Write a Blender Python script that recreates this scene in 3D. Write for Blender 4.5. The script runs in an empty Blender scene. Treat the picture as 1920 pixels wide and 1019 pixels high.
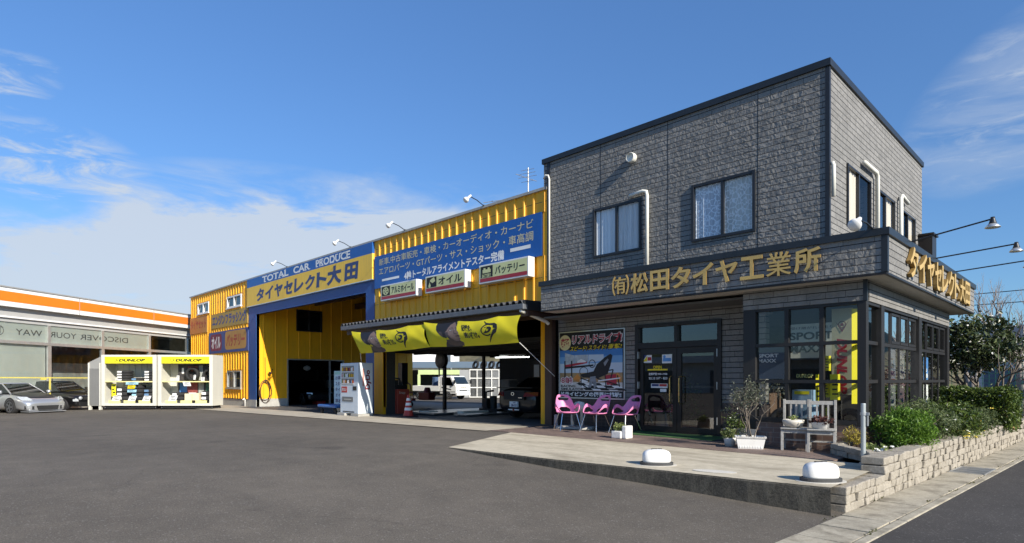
import bpy, bmesh, math, random
import numpy as np
from mathutils import Vector, Matrix
R = math.radians
scene = bpy.context.scene
COL = scene.collection
# ------------------------------------------------------------------ camera, sky, sun, exposure
cam = bpy.data.cameras.new("camera")
cam.sensor_width = 36.0
cam.lens = 36.0 * 1119.2 / 1920.0
cam.shift_y = (713.0 - 509.5) / 1920.0
cam.clip_start = 0.05
cam.clip_end = 3000
camo = bpy.data.objects.new("camera", cam)
camo.location = (0, 0, 1.2)
camo.rotation_euler = (R(90), 0, R(90 - 44.64))
COL.objects.link(camo)
scene.camera = camo
scene.view_settings.view_transform = 'Standard'
scene.view_settings.look = 'None'
scene.view_settings.gamma = 1
scene.view_settings.exposure = 0.85
SUN = Vector((1.8, -0.26, 1.0)).normalized()
sl = bpy.data.lights.new("sun", 'SUN')
sl.energy = 4.0
sl.angle = R(0.55)
sl.color = (1.0, 0.925, 0.80)
so = bpy.data.objects.new("sun", sl)
so.rotation_euler = SUN.to_track_quat('Z', 'Y').to_euler()
so.location = (20, -5, 30)
COL.objects.link(so)
world = bpy.data.worlds.new("World")
scene.world = world
world.use_nodes = True

def build_world():
    nt = world.node_tree; N = nt.nodes; L = nt.links
    bg = N['Background']
    sky = N.new('ShaderNodeTexSky'); sky.sky_type = 'NISHITA'; sky.sun_disc = False
    sky.sun_elevation = math.asin(SUN.z); sky.sun_rotation = math.atan2(SUN.x, SUN.y)
    sky.air_density = 1.0; sky.dust_density = 0.25; sky.ozone_density = 3.0
    def math_(op, a, b=None, c=None):
        n = N.new('ShaderNodeMath'); n.operation = op
        for i, v in enumerate((a, b, c)):
            if v is None: continue
            if isinstance(v, (int, float)): n.inputs[i].default_value = v
            else: L.new(v, n.inputs[i])
        return n.outputs[0]
    tc = N.new('ShaderNodeTexCoord'); sp = N.new('ShaderNodeSeparateXYZ'); L.new(tc.outputs['Generated'], sp.inputs[0])
    az = math_('ARCTAN2', sp.outputs[1], sp.outputs[0])      # compass angle of the sky direction
    el = math_('ARCSINE', sp.outputs[2])
    # cirrus sheet: coordinates on a flat cloud layer
    zz = math_('MAXIMUM', sp.outputs[2], 0.03)
    cx = math_('DIVIDE', sp.outputs[0], zz); cy = math_('DIVIDE', sp.outputs[1], zz)
    cb = N.new('ShaderNodeCombineXYZ'); L.new(cx, cb.inputs[0]); L.new(cy, cb.inputs[1])
    ce = N.new('ShaderNodeCombineXYZ'); L.new(az, ce.inputs[0]); L.new(el, ce.inputs[1])
    def noise(vec, scale, detail, rough, sx, sy, rot, off, dist=0.0):
        mp = N.new('ShaderNodeMapping'); mp.inputs['Scale'].default_value = (sx, sy, 1); mp.inputs['Rotation'].default_value = (0, 0, rot)
        mp.inputs['Location'].default_value = off
        L.new(vec, mp.inputs[0])
        n = N.new('ShaderNodeTexNoise'); n.inputs['Scale'].default_value = scale; n.inputs['Detail'].default_value = detail
        n.inputs['Roughness'].default_value = rough; n.inputs['Distortion'].default_value = dist
        L.new(mp.outputs[0], n.inputs['Vector']); return n.outputs[0]
    def smooth(v, a, b):
        n = N.new('ShaderNodeMapRange'); n.interpolation_type = 'SMOOTHSTEP'; n.inputs[1].default_value = a; n.inputs[2].default_value = b
        L.new(v, n.inputs[0]); return n.outputs[0]
    def blob(a0, e0, ra, re, tilt):
        da = math_('SUBTRACT', az, a0); de = math_('SUBTRACT', math_('SUBTRACT', el, e0), math_('MULTIPLY', da, tilt))
        q = math_('ADD', math_('POWER', math_('ABSOLUTE', math_('DIVIDE', da, ra)), 2.0), math_('POWER', math_('ABSOLUTE', math_('DIVIDE', de, re)), 2.0))
        return math_('MAXIMUM', math_('SUBTRACT', 1.0, q), 0.0)
    n1 = noise(ce.outputs[0], 3.2, 8, 0.62, 1.0, 4.2, R(14), (0.3, 0.2, 0), 0.5)
    n2 = noise(ce.outputs[0], 11.0, 6, 0.65, 1.0, 3.6, R(18), (1.1, 0.4, 0), 0.6)
    def add(*vs):
        o = vs[0]
        for v in vs[1:]: o = math_('ADD', o, v)
        return o
    # cloud bank low in the west: its top edge follows a shallow arch
    dz = math_('DIVIDE', math_('SUBTRACT', az, R(152)), R(22))
    etop = math_('SUBTRACT', R(17.6), math_('MULTIPLY', math_('MULTIPLY', dz, dz), R(4.2)))
    edge = math_('ADD', math_('SUBTRACT', etop, el), math_('MULTIPLY', math_('SUBTRACT', n1, 0.5), R(13)))
    bank = math_('MULTIPLY', smooth(edge, R(-1.0), R(5.5)), smooth(az, R(118), R(140)))
    dens = math_('MULTIPLY', bank, math_('ADD', 0.50, math_('ADD', math_('MULTIPLY', smooth(n1, 0.34, 0.60), 0.50), math_('MULTIPLY', smooth(n2, 0.38, 0.66), 0.26))))
    puff = math_('MULTIPLY', blob(R(155), R(14.2), R(17), R(4.6), 0.02), smooth(n1, 0.30, 0.60))
    dens = math_('ADD', dens, math_('MULTIPLY', puff, 1.3))
    left = math_('MULTIPLY', math_('ADD', blob(R(173), R(16.0), R(7), R(3.2), 0.0), blob(R(177), R(20.5), R(5), R(2.2), -0.3)), smooth(n2, 0.44, 0.68))
    dens = math_('ADD', dens, math_('MULTIPLY', left, 0.95))
    right = math_('MULTIPLY', blob(R(94), R(20.0), R(9), R(6.0), -0.30), math_('ADD', smooth(n1, 0.34, 0.62), smooth(n2, 0.45, 0.7)))
    dens = math_('ADD', dens, math_('MULTIPLY', right, 0.42))
    dens = math_('MINIMUM', dens, 0.86)
    cc = N.new('ShaderNodeMixRGB'); cc.inputs[2].default_value = CLOUD_COL + (1,)
    tint = N.new('ShaderNodeMixRGB'); tint.blend_type = 'MULTIPLY'; tint.inputs[0].default_value = 1.0; tint.inputs[2].default_value = SKY_TINT + (1,); L.new(sky.outputs[0], tint.inputs[1])
    hz = N.new('ShaderNodeMapRange'); hz.inputs[1].default_value = 0.0; hz.inputs[2].default_value = R(34); hz.inputs[3].default_value = 0.62; hz.inputs[4].default_value = 1.0; L.new(el, hz.inputs[0])
    tint2 = N.new('ShaderNodeVectorMath'); tint2.operation = 'SCALE'; L.new(tint.outputs[0], tint2.inputs[0]); L.new(hz.outputs[0], tint2.inputs['Scale'])
    L.new(dens, cc.inputs[0]); L.new(tint2.outputs[0], cc.inputs[1])
    L.new(cc.outputs[0], bg.inputs[0]); bg.inputs[1].default_value = SKY_STR
SKY_STR = 0.1
SKY_TINT = (0.63, 0.86, 1.09)
CLOUD_COL = (3.5, 3.85, 4.3)
build_world()

# ------------------------------------------------------------------ mesh helpers
class Fr:                      # a plane in the place: a runs right, b runs up, d comes out
    def __init__(s, o, u, v, n): s.o, s.u, s.v, s.n = Vector(o), Vector(u), Vector(v), Vector(n)
    def __call__(s, a, b, d=0.0): return tuple(s.o + s.u * a + s.v * b + s.n * d)
def SF(y): return Fr((0, y, 0), (1, 0, 0), (0, 0, 1), (0, -1, 0))      # wall facing the lot
def EF(x): return Fr((x, 0, 0), (0, 1, 0), (0, 0, 1), (1, 0, 0))       # wall facing the road
def WF(x): return Fr((x, 0, 0), (0, -1, 0), (0, 0, 1), (-1, 0, 0))
LOC = Fr((0, 0, 0), (1, 0, 0), (0, 0, 1), (0, -1, 0))
class MB:
    def __init__(s): s.v = []; s.f = []; s.m = []; s.k = 0
    def add(s, vs, fs):
        b = len(s.v); s.v += [tuple(map(float, p)) for p in vs]
        s.f += [tuple(b + i for i in f) for f in fs]; s.m += [s.k] * len(fs); return s
    def box(s, x0, x1, y0, y1, z0, z1):
        return s.add([(x0, y0, z0), (x1, y0, z0), (x1, y1, z0), (x0, y1, z0), (x0, y0, z1), (x1, y0, z1), (x1, y1, z1), (x0, y1, z1)],
                     [(0, 3, 2, 1), (4, 5, 6, 7), (0, 1, 5, 4), (1, 2, 6, 5), (2, 3, 7, 6), (3, 0, 4, 7)])
    def fbox(s, fr, a0, a1, b0, b1, d0, d1):
        P = [fr(a, b, d) for d in (d0, d1) for a, b in ((a0, b0), (a1, b0), (a1, b1), (a0, b1))]
        return s.add(P, [(0, 3, 2, 1), (4, 5, 6, 7), (0, 1, 5, 4), (1, 2, 6, 5), (2, 3, 7, 6), (3, 0, 4, 7)])
    def quad(s, fr, a0, a1, b0, b1, d=0.0):
        return s.add([fr(a0, b0, d), fr(a1, b0, d), fr(a1, b1, d), fr(a0, b1, d)], [(0, 1, 2, 3)])
    def poly(s, fr, pts, d0, d1=None):
        n = len(pts)
        if d1 is None: return s.add([fr(a, b, d0) for a, b in pts], [tuple(range(n))])
        return s.add([fr(a, b, d0) for a, b in pts] + [fr(a, b, d1) for a, b in pts],
                     [tuple(range(n))[::-1], tuple(range(n, 2 * n))] + [(i, (i + 1) % n, n + (i + 1) % n, n + i) for i in range(n)])
    def disc(s, fr, a, b, r, d0, d1=None, n=20, ry=None, t0=0.0):
        ry = ry or r
        return s.poly(fr, [(a + r * math.cos(t0 + 2 * math.pi * i / n), b + ry * math.sin(t0 + 2 * math.pi * i / n)) for i in range(n)], d0, d1)
    def ring(s, fr, a, b, r0, r1, d, n=24, t0=0.0, t1=2 * math.pi, sx=1.0):
        P = []
        for i in range(n + 1):
            t = t0 + (t1 - t0) * i / n
            P += [fr(a + sx * r0 * math.cos(t), b + r0 * math.sin(t), d), fr(a + sx * r1 * math.cos(t), b + r1 * math.sin(t), d)]
        return s.add(P, [(2 * i, 2 * i + 1, 2 * i + 3, 2 * i + 2) for i in range(n)])
    def tube(s, pts, r, n=8, cap=True):
        pts = [Vector(p) for p in pts]; rs = r if isinstance(r, (list, tuple)) else [r] * len(pts)
        P = []; up = None
        for i, p in enumerate(pts):
            t = (pts[min(i + 1, len(pts) - 1)] - pts[max(i - 1, 0)]).normalized()
            if up is None: up = Vector((0, 0, 1)) if abs(t.z) < 0.9 else Vector((1, 0, 0))
            x = t.cross(up).normalized(); y = x.cross(t).normalized(); up = y
            P += [p + (x * math.cos(2 * math.pi * k / n) + y * math.sin(2 * math.pi * k / n)) * rs[i] for k in range(n)]
        m = len(pts)
        F = [(i * n + k, i * n + (k + 1) % n, (i + 1) * n + (k + 1) % n, (i + 1) * n + k) for i in range(m - 1) for k in range(n)]
        if cap: F += [tuple(range(n))[::-1], tuple((m - 1) * n + k for k in range(n))]
        return s.add(P, F)
    def lathe(s, prof, c=(0, 0, 0), n=20, sx=1.0, sy=1.0, axis='z', cap=True, pw=1.0):
        P = []
        for r, h in prof:
            for k in range(n):
                t = 2 * math.pi * k / n; ct, st = math.cos(t), math.sin(t)
                if pw != 1.0:
                    ct = math.copysign(abs(ct) ** pw, ct); st = math.copysign(abs(st) ** pw, st)
                x, y = r * ct * sx, r * st * sy
                q = (x, y, h) if axis == 'z' else ((x, h, y) if axis == 'y' else (h, x, y))
                P.append((c[0] + q[0], c[1] + q[1], c[2] + q[2]))
        m = len(prof)
        F = [(i * n + k, i * n + (k + 1) % n, (i + 1) * n + (k + 1) % n, (i + 1) * n + k) for i in range(m - 1) for k in range(n)]
        if cap: F += [tuple(range(n))[::-1], tuple((m - 1) * n + k for k in range(n))]
        return s.add(P, F)
    def text(s, fr, body, a0, a1, b0, b1, d=0.0, thick=0.0, bold=0.0, shear=0.0, warp=None):
        V, F = glyphs(body, bold, thick > 0)
        x0, x1, y0, y1 = V[:, 0].min(), V[:, 0].max(), V[:, 1].min(), V[:, 1].max()
        out = []
        for x, y, z in V:
            a = a0 + (a1 - a0) * (x - x0) / (x1 - x0); b = b0 + (b1 - b0) * (y - y0) / (y1 - y0)
            a += shear * (b - b0)
            if warp: out.append(warp(a, b)); continue
            out.append(fr(a, b, d + (thick * (z / 0.1 + 0.5) if thick > 0 else 0)))
        return s.add(out, F)
GC = {}
def glyphs(body, bold, thick):
    key = (body, bold, thick)
    if key in GC: return GC[key]
    cu = bpy.data.curves.new('t', 'FONT'); cu.body = body; cu.size = 1; cu.offset = bold; cu.resolution_u = 3
    cu.extrude = 0.05 if thick else 0.0
    o = bpy.data.objects.new('t', cu); COL.objects.link(o); bpy.context.view_layer.update()
    me = bpy.data.meshes.new_from_object(o.evaluated_get(bpy.context.evaluated_depsgraph_get()))
    V = np.array([v.co[:] for v in me.vertices]); F = [tuple(p.vertices) for p in me.polygons]
    bpy.data.objects.remove(o); bpy.data.curves.remove(cu); bpy.data.meshes.remove(me)
    GC[key] = (V, F); return V, F

ORG = {}
def link(name, me, loc, parent):
    o = bpy.data.objects.new(name, me); COL.objects.link(o); o.location = loc
    if parent is not None: o.parent = parent
    return o
def obj(name, mb, mat, parent=None, smooth=False, recalc=True, sub=0, bevel=0.0):
    mats = mat if isinstance(mat, (list, tuple)) else [mat]
    if parent is not None: org = ORG[parent]; loc = (0, 0, 0)
    else:
        V = np.array(mb.v); lo, hi = V.min(0), V.max(0); org = Vector(((lo[0] + hi[0]) / 2, (lo[1] + hi[1]) / 2, lo[2])); loc = org
    me = bpy.data.meshes.new(name)
    me.from_pydata([(x - org[0], y - org[1], z - org[2]) for x, y, z in mb.v], [], mb.f)
    for m in mats: me.materials.append(m)
    if len(mats) > 1: me.polygons.foreach_set('material_index', mb.m)
    if recalc:
        bm = bmesh.new(); bm.from_mesh(me); bmesh.ops.recalc_face_normals(bm, faces=bm.faces); bm.to_mesh(me); bm.free()
    if smooth: me.polygons.foreach_set('use_smooth', [True] * len(me.polygons))
    me.update()
    o = link(name, me, loc, parent); ORG[o] = org
    if bevel:
        b = o.modifiers.new('bevel', 'BEVEL'); b.width = bevel; b.segments = 2; b.limit_method = 'ANGLE'; b.angle_limit = R(40)
    if sub:
        b = o.modifiers.new('subdivision', 'SUBSURF'); b.levels = sub; b.render_levels = sub
    return o
def tag(o, label, cat, group=None):
    o['label'] = label; o['category'] = cat
    if group: o['group'] = group
    return o
def thing(name, label, cat, loc=(0, 0, 0), rz=0.0, group=None, local=False):
    o = bpy.data.objects.new(name, None); COL.objects.link(o); o.location = loc; o.rotation_euler = (0, 0, rz); o.empty_display_size = 0.2
    ORG[o] = Vector((0, 0, 0)) if local else Vector(loc)
    return tag(o, label, cat, group)
def boxes(name, L_, mat, parent, fr=None, **k):
    for q in L_:
        f = MB(); f.fbox(fr, *q) if fr else f.box(*q); obj(name, f, mat, parent, **k)
def struct(name, mb, mat, kind='structure', **k):
    o = obj(name, mb, mat, **k); o['kind'] = kind; return o
def copy_tree(o, parent=None):
    c = o.copy(); COL.objects.link(c)
    if parent is not None: c.parent = parent
    for ch in list(o.children): copy_tree(ch, c)
    return c
def rects(a0, a1, b0, b1, holes):
    A = sorted({a0, a1, *[h[0] for h in holes], *[h[1] for h in holes]}); B = sorted({b0, b1, *[h[2] for h in holes], *[h[3] for h in holes]})
    A = [a for a in A if a0 <= a <= a1]; B = [b for b in B if b0 <= b <= b1]
    out = []
    for i in range(len(A) - 1):
        run = None
        for j in range(len(B) - 1):
            ca, cb = (A[i] + A[i + 1]) / 2, (B[j] + B[j + 1]) / 2
            if any(h[0] < ca < h[1] and h[2] < cb < h[3] for h in holes):
                if run: out.append((A[i], A[i + 1]) + tuple(run)); run = None
            elif run: run[1] = B[j + 1]
            else: run = [B[j], B[j + 1]]
        if run: out.append((A[i], A[i + 1]) + tuple(run))
    return out
def wall(mb, fr, a0, a1, b0, b1, d0, d1, holes=()):
    for r in rects(a0, a1, b0, b1, list(holes)): mb.fbox(fr, *r, d0, d1)
    return mb
def ribs(mb, fr, a0, a1, b0, b1, d, holes=(), pitch=0.37, w=0.080, top=0.048, h=0.034):
    a = a0 + pitch / 2
    while a < a1 - w / 2:
        iv = [(b0, b1)]
        for h_ in holes:
            if h_[0] - w / 2 < a < h_[1] + w / 2:
                nv = []
                for p, q in iv:
                    if h_[3] <= p or h_[2] >= q: nv.append((p, q)); continue
                    if h_[2] > p: nv.append((p, h_[2]))
                    if h_[3] < q: nv.append((h_[3], q))
                iv = nv
        for p, q in iv:
            P = [fr(a - w / 2, p, d), fr(a - top / 2, p, d + h), fr(a + top / 2, p, d + h), fr(a + w / 2, p, d)]
            Q = [fr(a - w / 2, q, d), fr(a - top / 2, q, d + h), fr(a + top / 2, q, d + h), fr(a + w / 2, q, d)]
            mb.add(P + Q, [(0, 1, 5, 4), (1, 2, 6, 5), (2, 3, 7, 6), (0, 3, 2, 1), (4, 5, 6, 7)])
        a += pitch
    return mb
def gz(x):                     # the lot falls gently away to the left
    return -0.008 * max(0.0, -x - 10.6)

# ------------------------------------------------------------------ materials
MAT = {}
def nodes(name):
    m = bpy.data.materials.new(name); m.use_nodes = True
    return m, m.node_tree.nodes, m.node_tree.links, m.node_tree.nodes['Principled BSDF']
def pos(N, L, scale=(1, 1, 1)):
    g = N.new('ShaderNodeNewGeometry'); mp = N.new('ShaderNodeMapping'); mp.inputs['Scale'].default_value = scale
    L.new(g.outputs['Position'], mp.inputs[0]); return mp.outputs[0]
def tnoise(N, L, vec, scale, detail=5, rough=0.6, dist=0.0):
    n = N.new('ShaderNodeTexNoise'); n.inputs['Scale'].default_value = scale; n.inputs['Detail'].default_value = detail
    n.inputs['Roughness'].default_value = rough; n.inputs['Distortion'].default_value = dist
    L.new(vec, n.inputs['Vector']); return n.outputs[0]
def ramp(N, L, v, a, b, c0, c1):
    r = N.new('ShaderNodeValToRGB'); r.color_ramp.elements[0].position = a; r.color_ramp.elements[1].position = b
    r.color_ramp.elements[0].color = tuple(c0) + (1,); r.color_ramp.elements[1].color = tuple(c1) + (1,)
    L.new(v, r.inputs[0]); return r.outputs[0]
def mixc(N, L, fac, c0, c1, mode='MIX'):
    x = N.new('ShaderNodeMixRGB'); x.blend_type = mode
    for i, v in enumerate((fac, c0, c1)):
        if hasattr(v, 'links'): L.new(v, x.inputs[i])
        elif isinstance(v, (int, float)): x.inputs[i].default_value = v
        else: x.inputs[i].default_value = tuple(v) + (1,)
    return x.outputs[0]
def bump(N, L, p, h, strength, dist):
    b = N.new('ShaderNodeBump'); b.inputs['Strength'].default_value = strength; b.inputs['Distance'].default_value = dist
    L.new(h, b.inputs['Height']); L.new(b.outputs[0], p.inputs['Normal']); return b
def paint(name, col, rough=0.5, metal=0.0, var=0.12, scale=3.0, spec=0.5, bmp=0.0, bscale=60.0, coat=0.0):
    if name in MAT: return MAT[name]
    m, N, L, p = nodes(name)
    p.inputs['Roughness'].default_value = rough; p.inputs['Metallic'].default_value = metal; p.inputs['Specular IOR Level'].default_value = spec
    p.inputs['Coat Weight'].default_value = coat; p.inputs['Coat Roughness'].default_value = 0.05
    v = pos(N, L)
    if var > 0:
        n = tnoise(N, L, v, scale, 6, 0.65)
        L.new(ramp(N, L, n, 0.3, 0.72, [c * (1 - var) for c in col], [min(1, c * (1 + var)) for c in col]), p.inputs['Base Color'])
    else: p.inputs['Base Color'].default_value = tuple(col) + (1,)
    if bmp > 0: bump(N, L, p, tnoise(N, L, v, bscale, 5, 0.6), bmp, 0.01)
    MAT[name] = m; return m
def worn(name, col, dirt, amount=0.5, rough=0.6, streak=True, spec=0.4):   # painted metal with rain streaks and grime
    if name in MAT: return MAT[name]
    m, N, L, p = nodes(name)
    p.inputs['Roughness'].default_value = rough; p.inputs['Specular IOR Level'].default_value = spec
    s = tnoise(N, L, pos(N, L, (5.0, 5.0, 0.35)), 2.4, 6, 0.6) if streak else tnoise(N, L, pos(N, L), 2.0, 6, 0.6)
    g = tnoise(N, L, pos(N, L), 0.8, 5, 0.6)
    f = N.new('ShaderNodeMath'); f.operation = 'MULTIPLY'; L.new(s, f.inputs[0]); L.new(g, f.inputs[1])
    r = N.new('ShaderNodeMapRange'); r.inputs[1].default_value = 0.18; r.inputs[2].default_value = 0.46; r.inputs[4].default_value = amount
    L.new(f.outputs[0], r.inputs[0])
    c1 = mixc(N, L, tnoise(N, L, pos(N, L), 1.3, 4), [c * 0.9 for c in col], [min(1, c * 1.1) for c in col])
    L.new(mixc(N, L, r.outputs[0], c1, dirt), p.inputs['Base Color'])
    MAT[name] = m; return m
def m_siding():
    m, N, L, p = nodes('split_face_siding')
    g = N.new('ShaderNodeNewGeometry'); sp = N.new('ShaderNodeSeparateXYZ'); L.new(g.outputs['Position'], sp.inputs[0])
    ad = N.new('ShaderNodeMath'); L.new(sp.outputs[0], ad.inputs[0]); L.new(sp.outputs[1], ad.inputs[1])
    cb = N.new('ShaderNodeCombineXYZ'); L.new(ad.outputs[0], cb.inputs[0]); L.new(sp.outputs[2], cb.inputs[1])
    br = N.new('ShaderNodeTexBrick'); br.inputs['Scale'].default_value = 1; br.inputs['Brick Width'].default_value = 0.31; br.inputs['Row Height'].default_value = 0.112
    br.inputs['Mortar Size'].default_value = 0.0045; br.inputs['Mortar Smooth'].default_value = 0.2; br.offset = 0.37; br.offset_frequency = 3; br.squash = 1.45; br.squash_frequency = 2
    br.inputs['Color1'].default_value = (0, 0, 0, 1); br.inputs['Color2'].default_value = (1, 1, 1, 1); br.inputs['Mortar'].default_value = (0.5, 0.5, 0.5, 1)
    L.new(cb.outputs[0], br.inputs['Vector'])
    # each block breaks differently: shift the noise by the block's own random value
    sc = N.new('ShaderNodeVectorMath'); sc.operation = 'MULTIPLY_ADD'; L.new(br.outputs['Color'], sc.inputs[0]); sc.inputs[1].default_value = (7, 5, 9); L.new(cb.outputs[0], sc.inputs[2])
    n1 = tnoise(N, L, sc.outputs[0], 7.0, 2, 0.5, 1.2); n2 = tnoise(N, L, sc.outputs[0], 26.0, 4, 0.6)
    vo = N.new('ShaderNodeTexVoronoi'); vo.inputs['Scale'].default_value = 9.0; L.new(sc.outputs[0], vo.inputs['Vector'])
    def mth(op, a, b):
        q = N.new('ShaderNodeMath'); q.operation = op
        for i, v in enumerate((a, b)):
            if isinstance(v, (int, float)): q.inputs[i].default_value = v
            else: L.new(v, q.inputs[i])
        return q.outputs[0]
    h = mth('ADD', mth('MULTIPLY', n1, 1.25), mth('ADD', mth('MULTIPLY', n2, 0.30), mth('MULTIPLY', vo.outputs['Distance'], 0.30)))
    # long courses read stronger than the faint end joints
    rw = mth('FRACT', mth('DIVIDE', sp.outputs[2], 0.112), 0.0); hj = mth('LESS_THAN', mth('ABSOLUTE', mth('SUBTRACT', rw, 0.0), 0.0), 0.085)
    jf = mth('MAXIMUM', hj, mth('MULTIPLY', br.outputs['Fac'], 0.62))
    h = mth('SUBTRACT', h, mth('MULTIPLY', jf, 1.1))
    bump(N, L, p, h, 0.9, 0.024)
    tone = mixc(N, L, br.outputs['Color'], SIDING[0], SIDING[1])
    tone = mixc(N, L, tnoise(N, L, cb.outputs[0], 0.5, 4), tone, mixc(N, L, 1.0, tone, (0.86, 0.86, 0.84), 'MULTIPLY'))
    strk = tnoise(N, L, pos(N, L, (4.5, 4.5, 0.28)), 1.6, 5, 0.6); tone = mixc(N, L, 0.8, tone, ramp(N, L, strk, 0.34, 0.66, (0.84, 0.84, 0.83), (1.07, 1.07, 1.06)), 'MULTIPLY')
    L.new(mixc(N, L, jf, tone, (0.016, 0.016, 0.016)), p.inputs['Base Color'])
    p.inputs['Roughness'].default_value = 0.72; p.inputs['Specular IOR Level'].default_value = 0.35
    return m
SIDING = ((0.207, 0.201, 0.193), (0.258, 0.250, 0.240))
def m_tile(name, c1, c2, mortar, w, h, ms=0.006, horizontal=False, rough=0.55, bmp=0.5, off=0.5):
    m, N, L, p = nodes(name)
    g = N.new('ShaderNodeNewGeometry'); sp = N.new('ShaderNodeSeparateXYZ'); L.new(g.outputs['Position'], sp.inputs[0])
    cb = N.new('ShaderNodeCombineXYZ')
    if horizontal: L.new(sp.outputs[0], cb.inputs[0]); L.new(sp.outputs[1], cb.inputs[1])
    else:
        ad = N.new('ShaderNodeMath'); L.new(sp.outputs[0], ad.inputs[0]); L.new(sp.outputs[1], ad.inputs[1]); L.new(ad.outputs[0], cb.inputs[0]); L.new(sp.outputs[2], cb.inputs[1])
    br = N.new('ShaderNodeTexBrick'); br.inputs['Scale'].default_value = 1; br.inputs['Brick Width'].default_value = w; br.inputs['Row Height'].default_value = h
    br.inputs['Mortar Size'].default_value = ms; br.offset = off
    br.inputs['Color1'].default_value = tuple(c1) + (1,); br.inputs['Color2'].default_value = tuple(c2) + (1,); br.inputs['Mortar'].default_value = tuple(mortar) + (1,)
    L.new(cb.outputs[0], br.inputs['Vector'])
    d = tnoise(N, L, pos(N, L), 2.2, 6); 
    c = mixc(N, L, 0.55, br.outputs['Color'], ramp(N, L, d, 0.3, 0.75, (0.55, 0.55, 0.55), (1.25, 1.22, 1.18)), 'MULTIPLY')
    L.new(c, p.inputs['Base Color']); p.inputs['Roughness'].default_value = rough
    inv = N.new('ShaderNodeMath'); inv.operation = 'SUBTRACT'; inv.inputs[0].default_value = 1.0; L.new(br.outputs['Fac'], inv.inputs[1])
    bump(N, L, p, inv.outputs[0], bmp, 0.006); MAT[name] = m; return m
def m_asphalt(name, c0, c1, stones=0.28):
    m, N, L, p = nodes(name)
    v = pos(N, L)
    big = tnoise(N, L, v, 0.22, 5, 0.6); mid = tnoise(N, L, v, 2.2, 5, 0.6); fine = tnoise(N, L, v, 95, 3, 0.7)
    vo = N.new('ShaderNodeTexVoronoi'); vo.inputs['Scale'].default_value = 75; L.new(v, vo.inputs['Vector'])
    base = ramp(N, L, big, 0.33, 0.68, c0, c1)
    base = mixc(N, L, 0.6, base, ramp(N, L, mid, 0.3, 0.7, (0.78, 0.78, 0.78), (1.18, 1.17, 1.15)), 'MULTIPLY')
    # old wear: broad paler tracks, dark drips and hairline cracks
    tr = tnoise(N, L, pos(N, L, (0.10, 0.9, 1)), 1.0, 4, 0.6, 0.8); base = mixc(N, L, 0.35, base, ramp(N, L, tr, 0.35, 0.65, (0.86, 0.86, 0.87), (1.10, 1.09, 1.07)), 'MULTIPLY')
    sp_ = tnoise(N, L, v, 0.85, 2, 0.4); base = mixc(N, L, ramp(N, L, sp_, 0.70, 0.76, (0, 0, 0), (0.45, 0.45, 0.45)), base, [c * 0.5 for c in c0])
    vc = N.new('ShaderNodeTexVoronoi'); vc.feature = 'DISTANCE_TO_EDGE'; vc.inputs['Scale'].default_value = 0.42; dv = N.new('ShaderNodeVectorMath'); dv.operation = 'MULTIPLY_ADD'; nz = N.new('ShaderNodeTexNoise'); nz.inputs['Scale'].default_value = 1.6; nz.inputs['Detail'].default_value = 6; L.new(v, nz.inputs['Vector']); L.new(nz.outputs['Color'], dv.inputs[0]); dv.inputs[1].default_value = (0.8, 0.8, 0); L.new(v, dv.inputs[2]); L.new(dv.outputs[0], vc.inputs['Vector'])
    cm = N.new('ShaderNodeMath'); cm.operation = 'MULTIPLY'; L.new(ramp(N, L, vc.outputs['Distance'], 0.0, 0.0035, (0.34, 0.34, 0.34), (0, 0, 0)), cm.inputs[0]); L.new(ramp(N, L, tnoise(N, L, v, 0.12, 3), 0.50, 0.62, (0, 0, 0), (1, 1, 1)), cm.inputs[1]); base = mixc(N, L, cm.outputs[0], base, (0.03, 0.028, 0.025))
    base = mixc(N, L, 0.85, base, ramp(N, L, fine, 0.32, 0.7, (0.5, 0.5, 0.5), (1.55, 1.52, 1.48)), 'MULTIPLY')
    sc = N.new('ShaderNodeSeparateColor'); L.new(vo.outputs['Color'], sc.inputs[0])
    gt = N.new('ShaderNodeMath'); gt.operation = 'GREATER_THAN'; gt.inputs[1].default_value = 0.965; L.new(sc.outputs[0], gt.inputs[0])
    f = N.new('ShaderNodeMath'); f.operation = 'MULTIPLY'; f.inputs[1].default_value = stones; L.new(gt.outputs[0], f.inputs[0])
    L.new(mixc(N, L, f.outputs[0], base, (0.34, 0.33, 0.31)), p.inputs['Base Color'])
    p.inputs['Roughness'].default_value = 0.9; p.inputs['Specular IOR Level'].default_value = 0.22
    bump(N, L, p, fine, 0.55, 0.006); MAT[name] = m; return m
def m_concrete(name, c0, c1, stain=(0.16, 0.15, 0.13), sc=1.0, rough=0.85, bmp=0.25, amt=0.55, st=(1, 1, 1)):
    if name in MAT: return MAT[name]
    m, N, L, p = nodes(name); v = pos(N, L)
    a = tnoise(N, L, pos(N, L, st), 0.9 * sc, 6, 0.65, 0.4); b = tnoise(N, L, v, 5 * sc, 6, 0.7); c = tnoise(N, L, v, 70, 3, 0.6)
    base = ramp(N, L, b, 0.3, 0.72, c0, c1)
    f = N.new('ShaderNodeMapRange'); f.inputs[1].default_value = 0.46; f.inputs[2].default_value = 0.74; f.inputs[4].default_value = amt; L.new(a, f.inputs[0])
    base = mixc(N, L, f.outputs[0], base, stain)
    L.new(mixc(N, L, 0.5, base, ramp(N, L, c, 0.3, 0.7, (0.75, 0.75, 0.75), (1.25, 1.25, 1.25)), 'MULTIPLY'), p.inputs['Base Color'])
    p.inputs['Roughness'].default_value = rough; p.inputs['Specular IOR Level'].default_value = 0.25
    bump(N, L, p, c, bmp, 0.006); MAT[name] = m; return m
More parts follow.
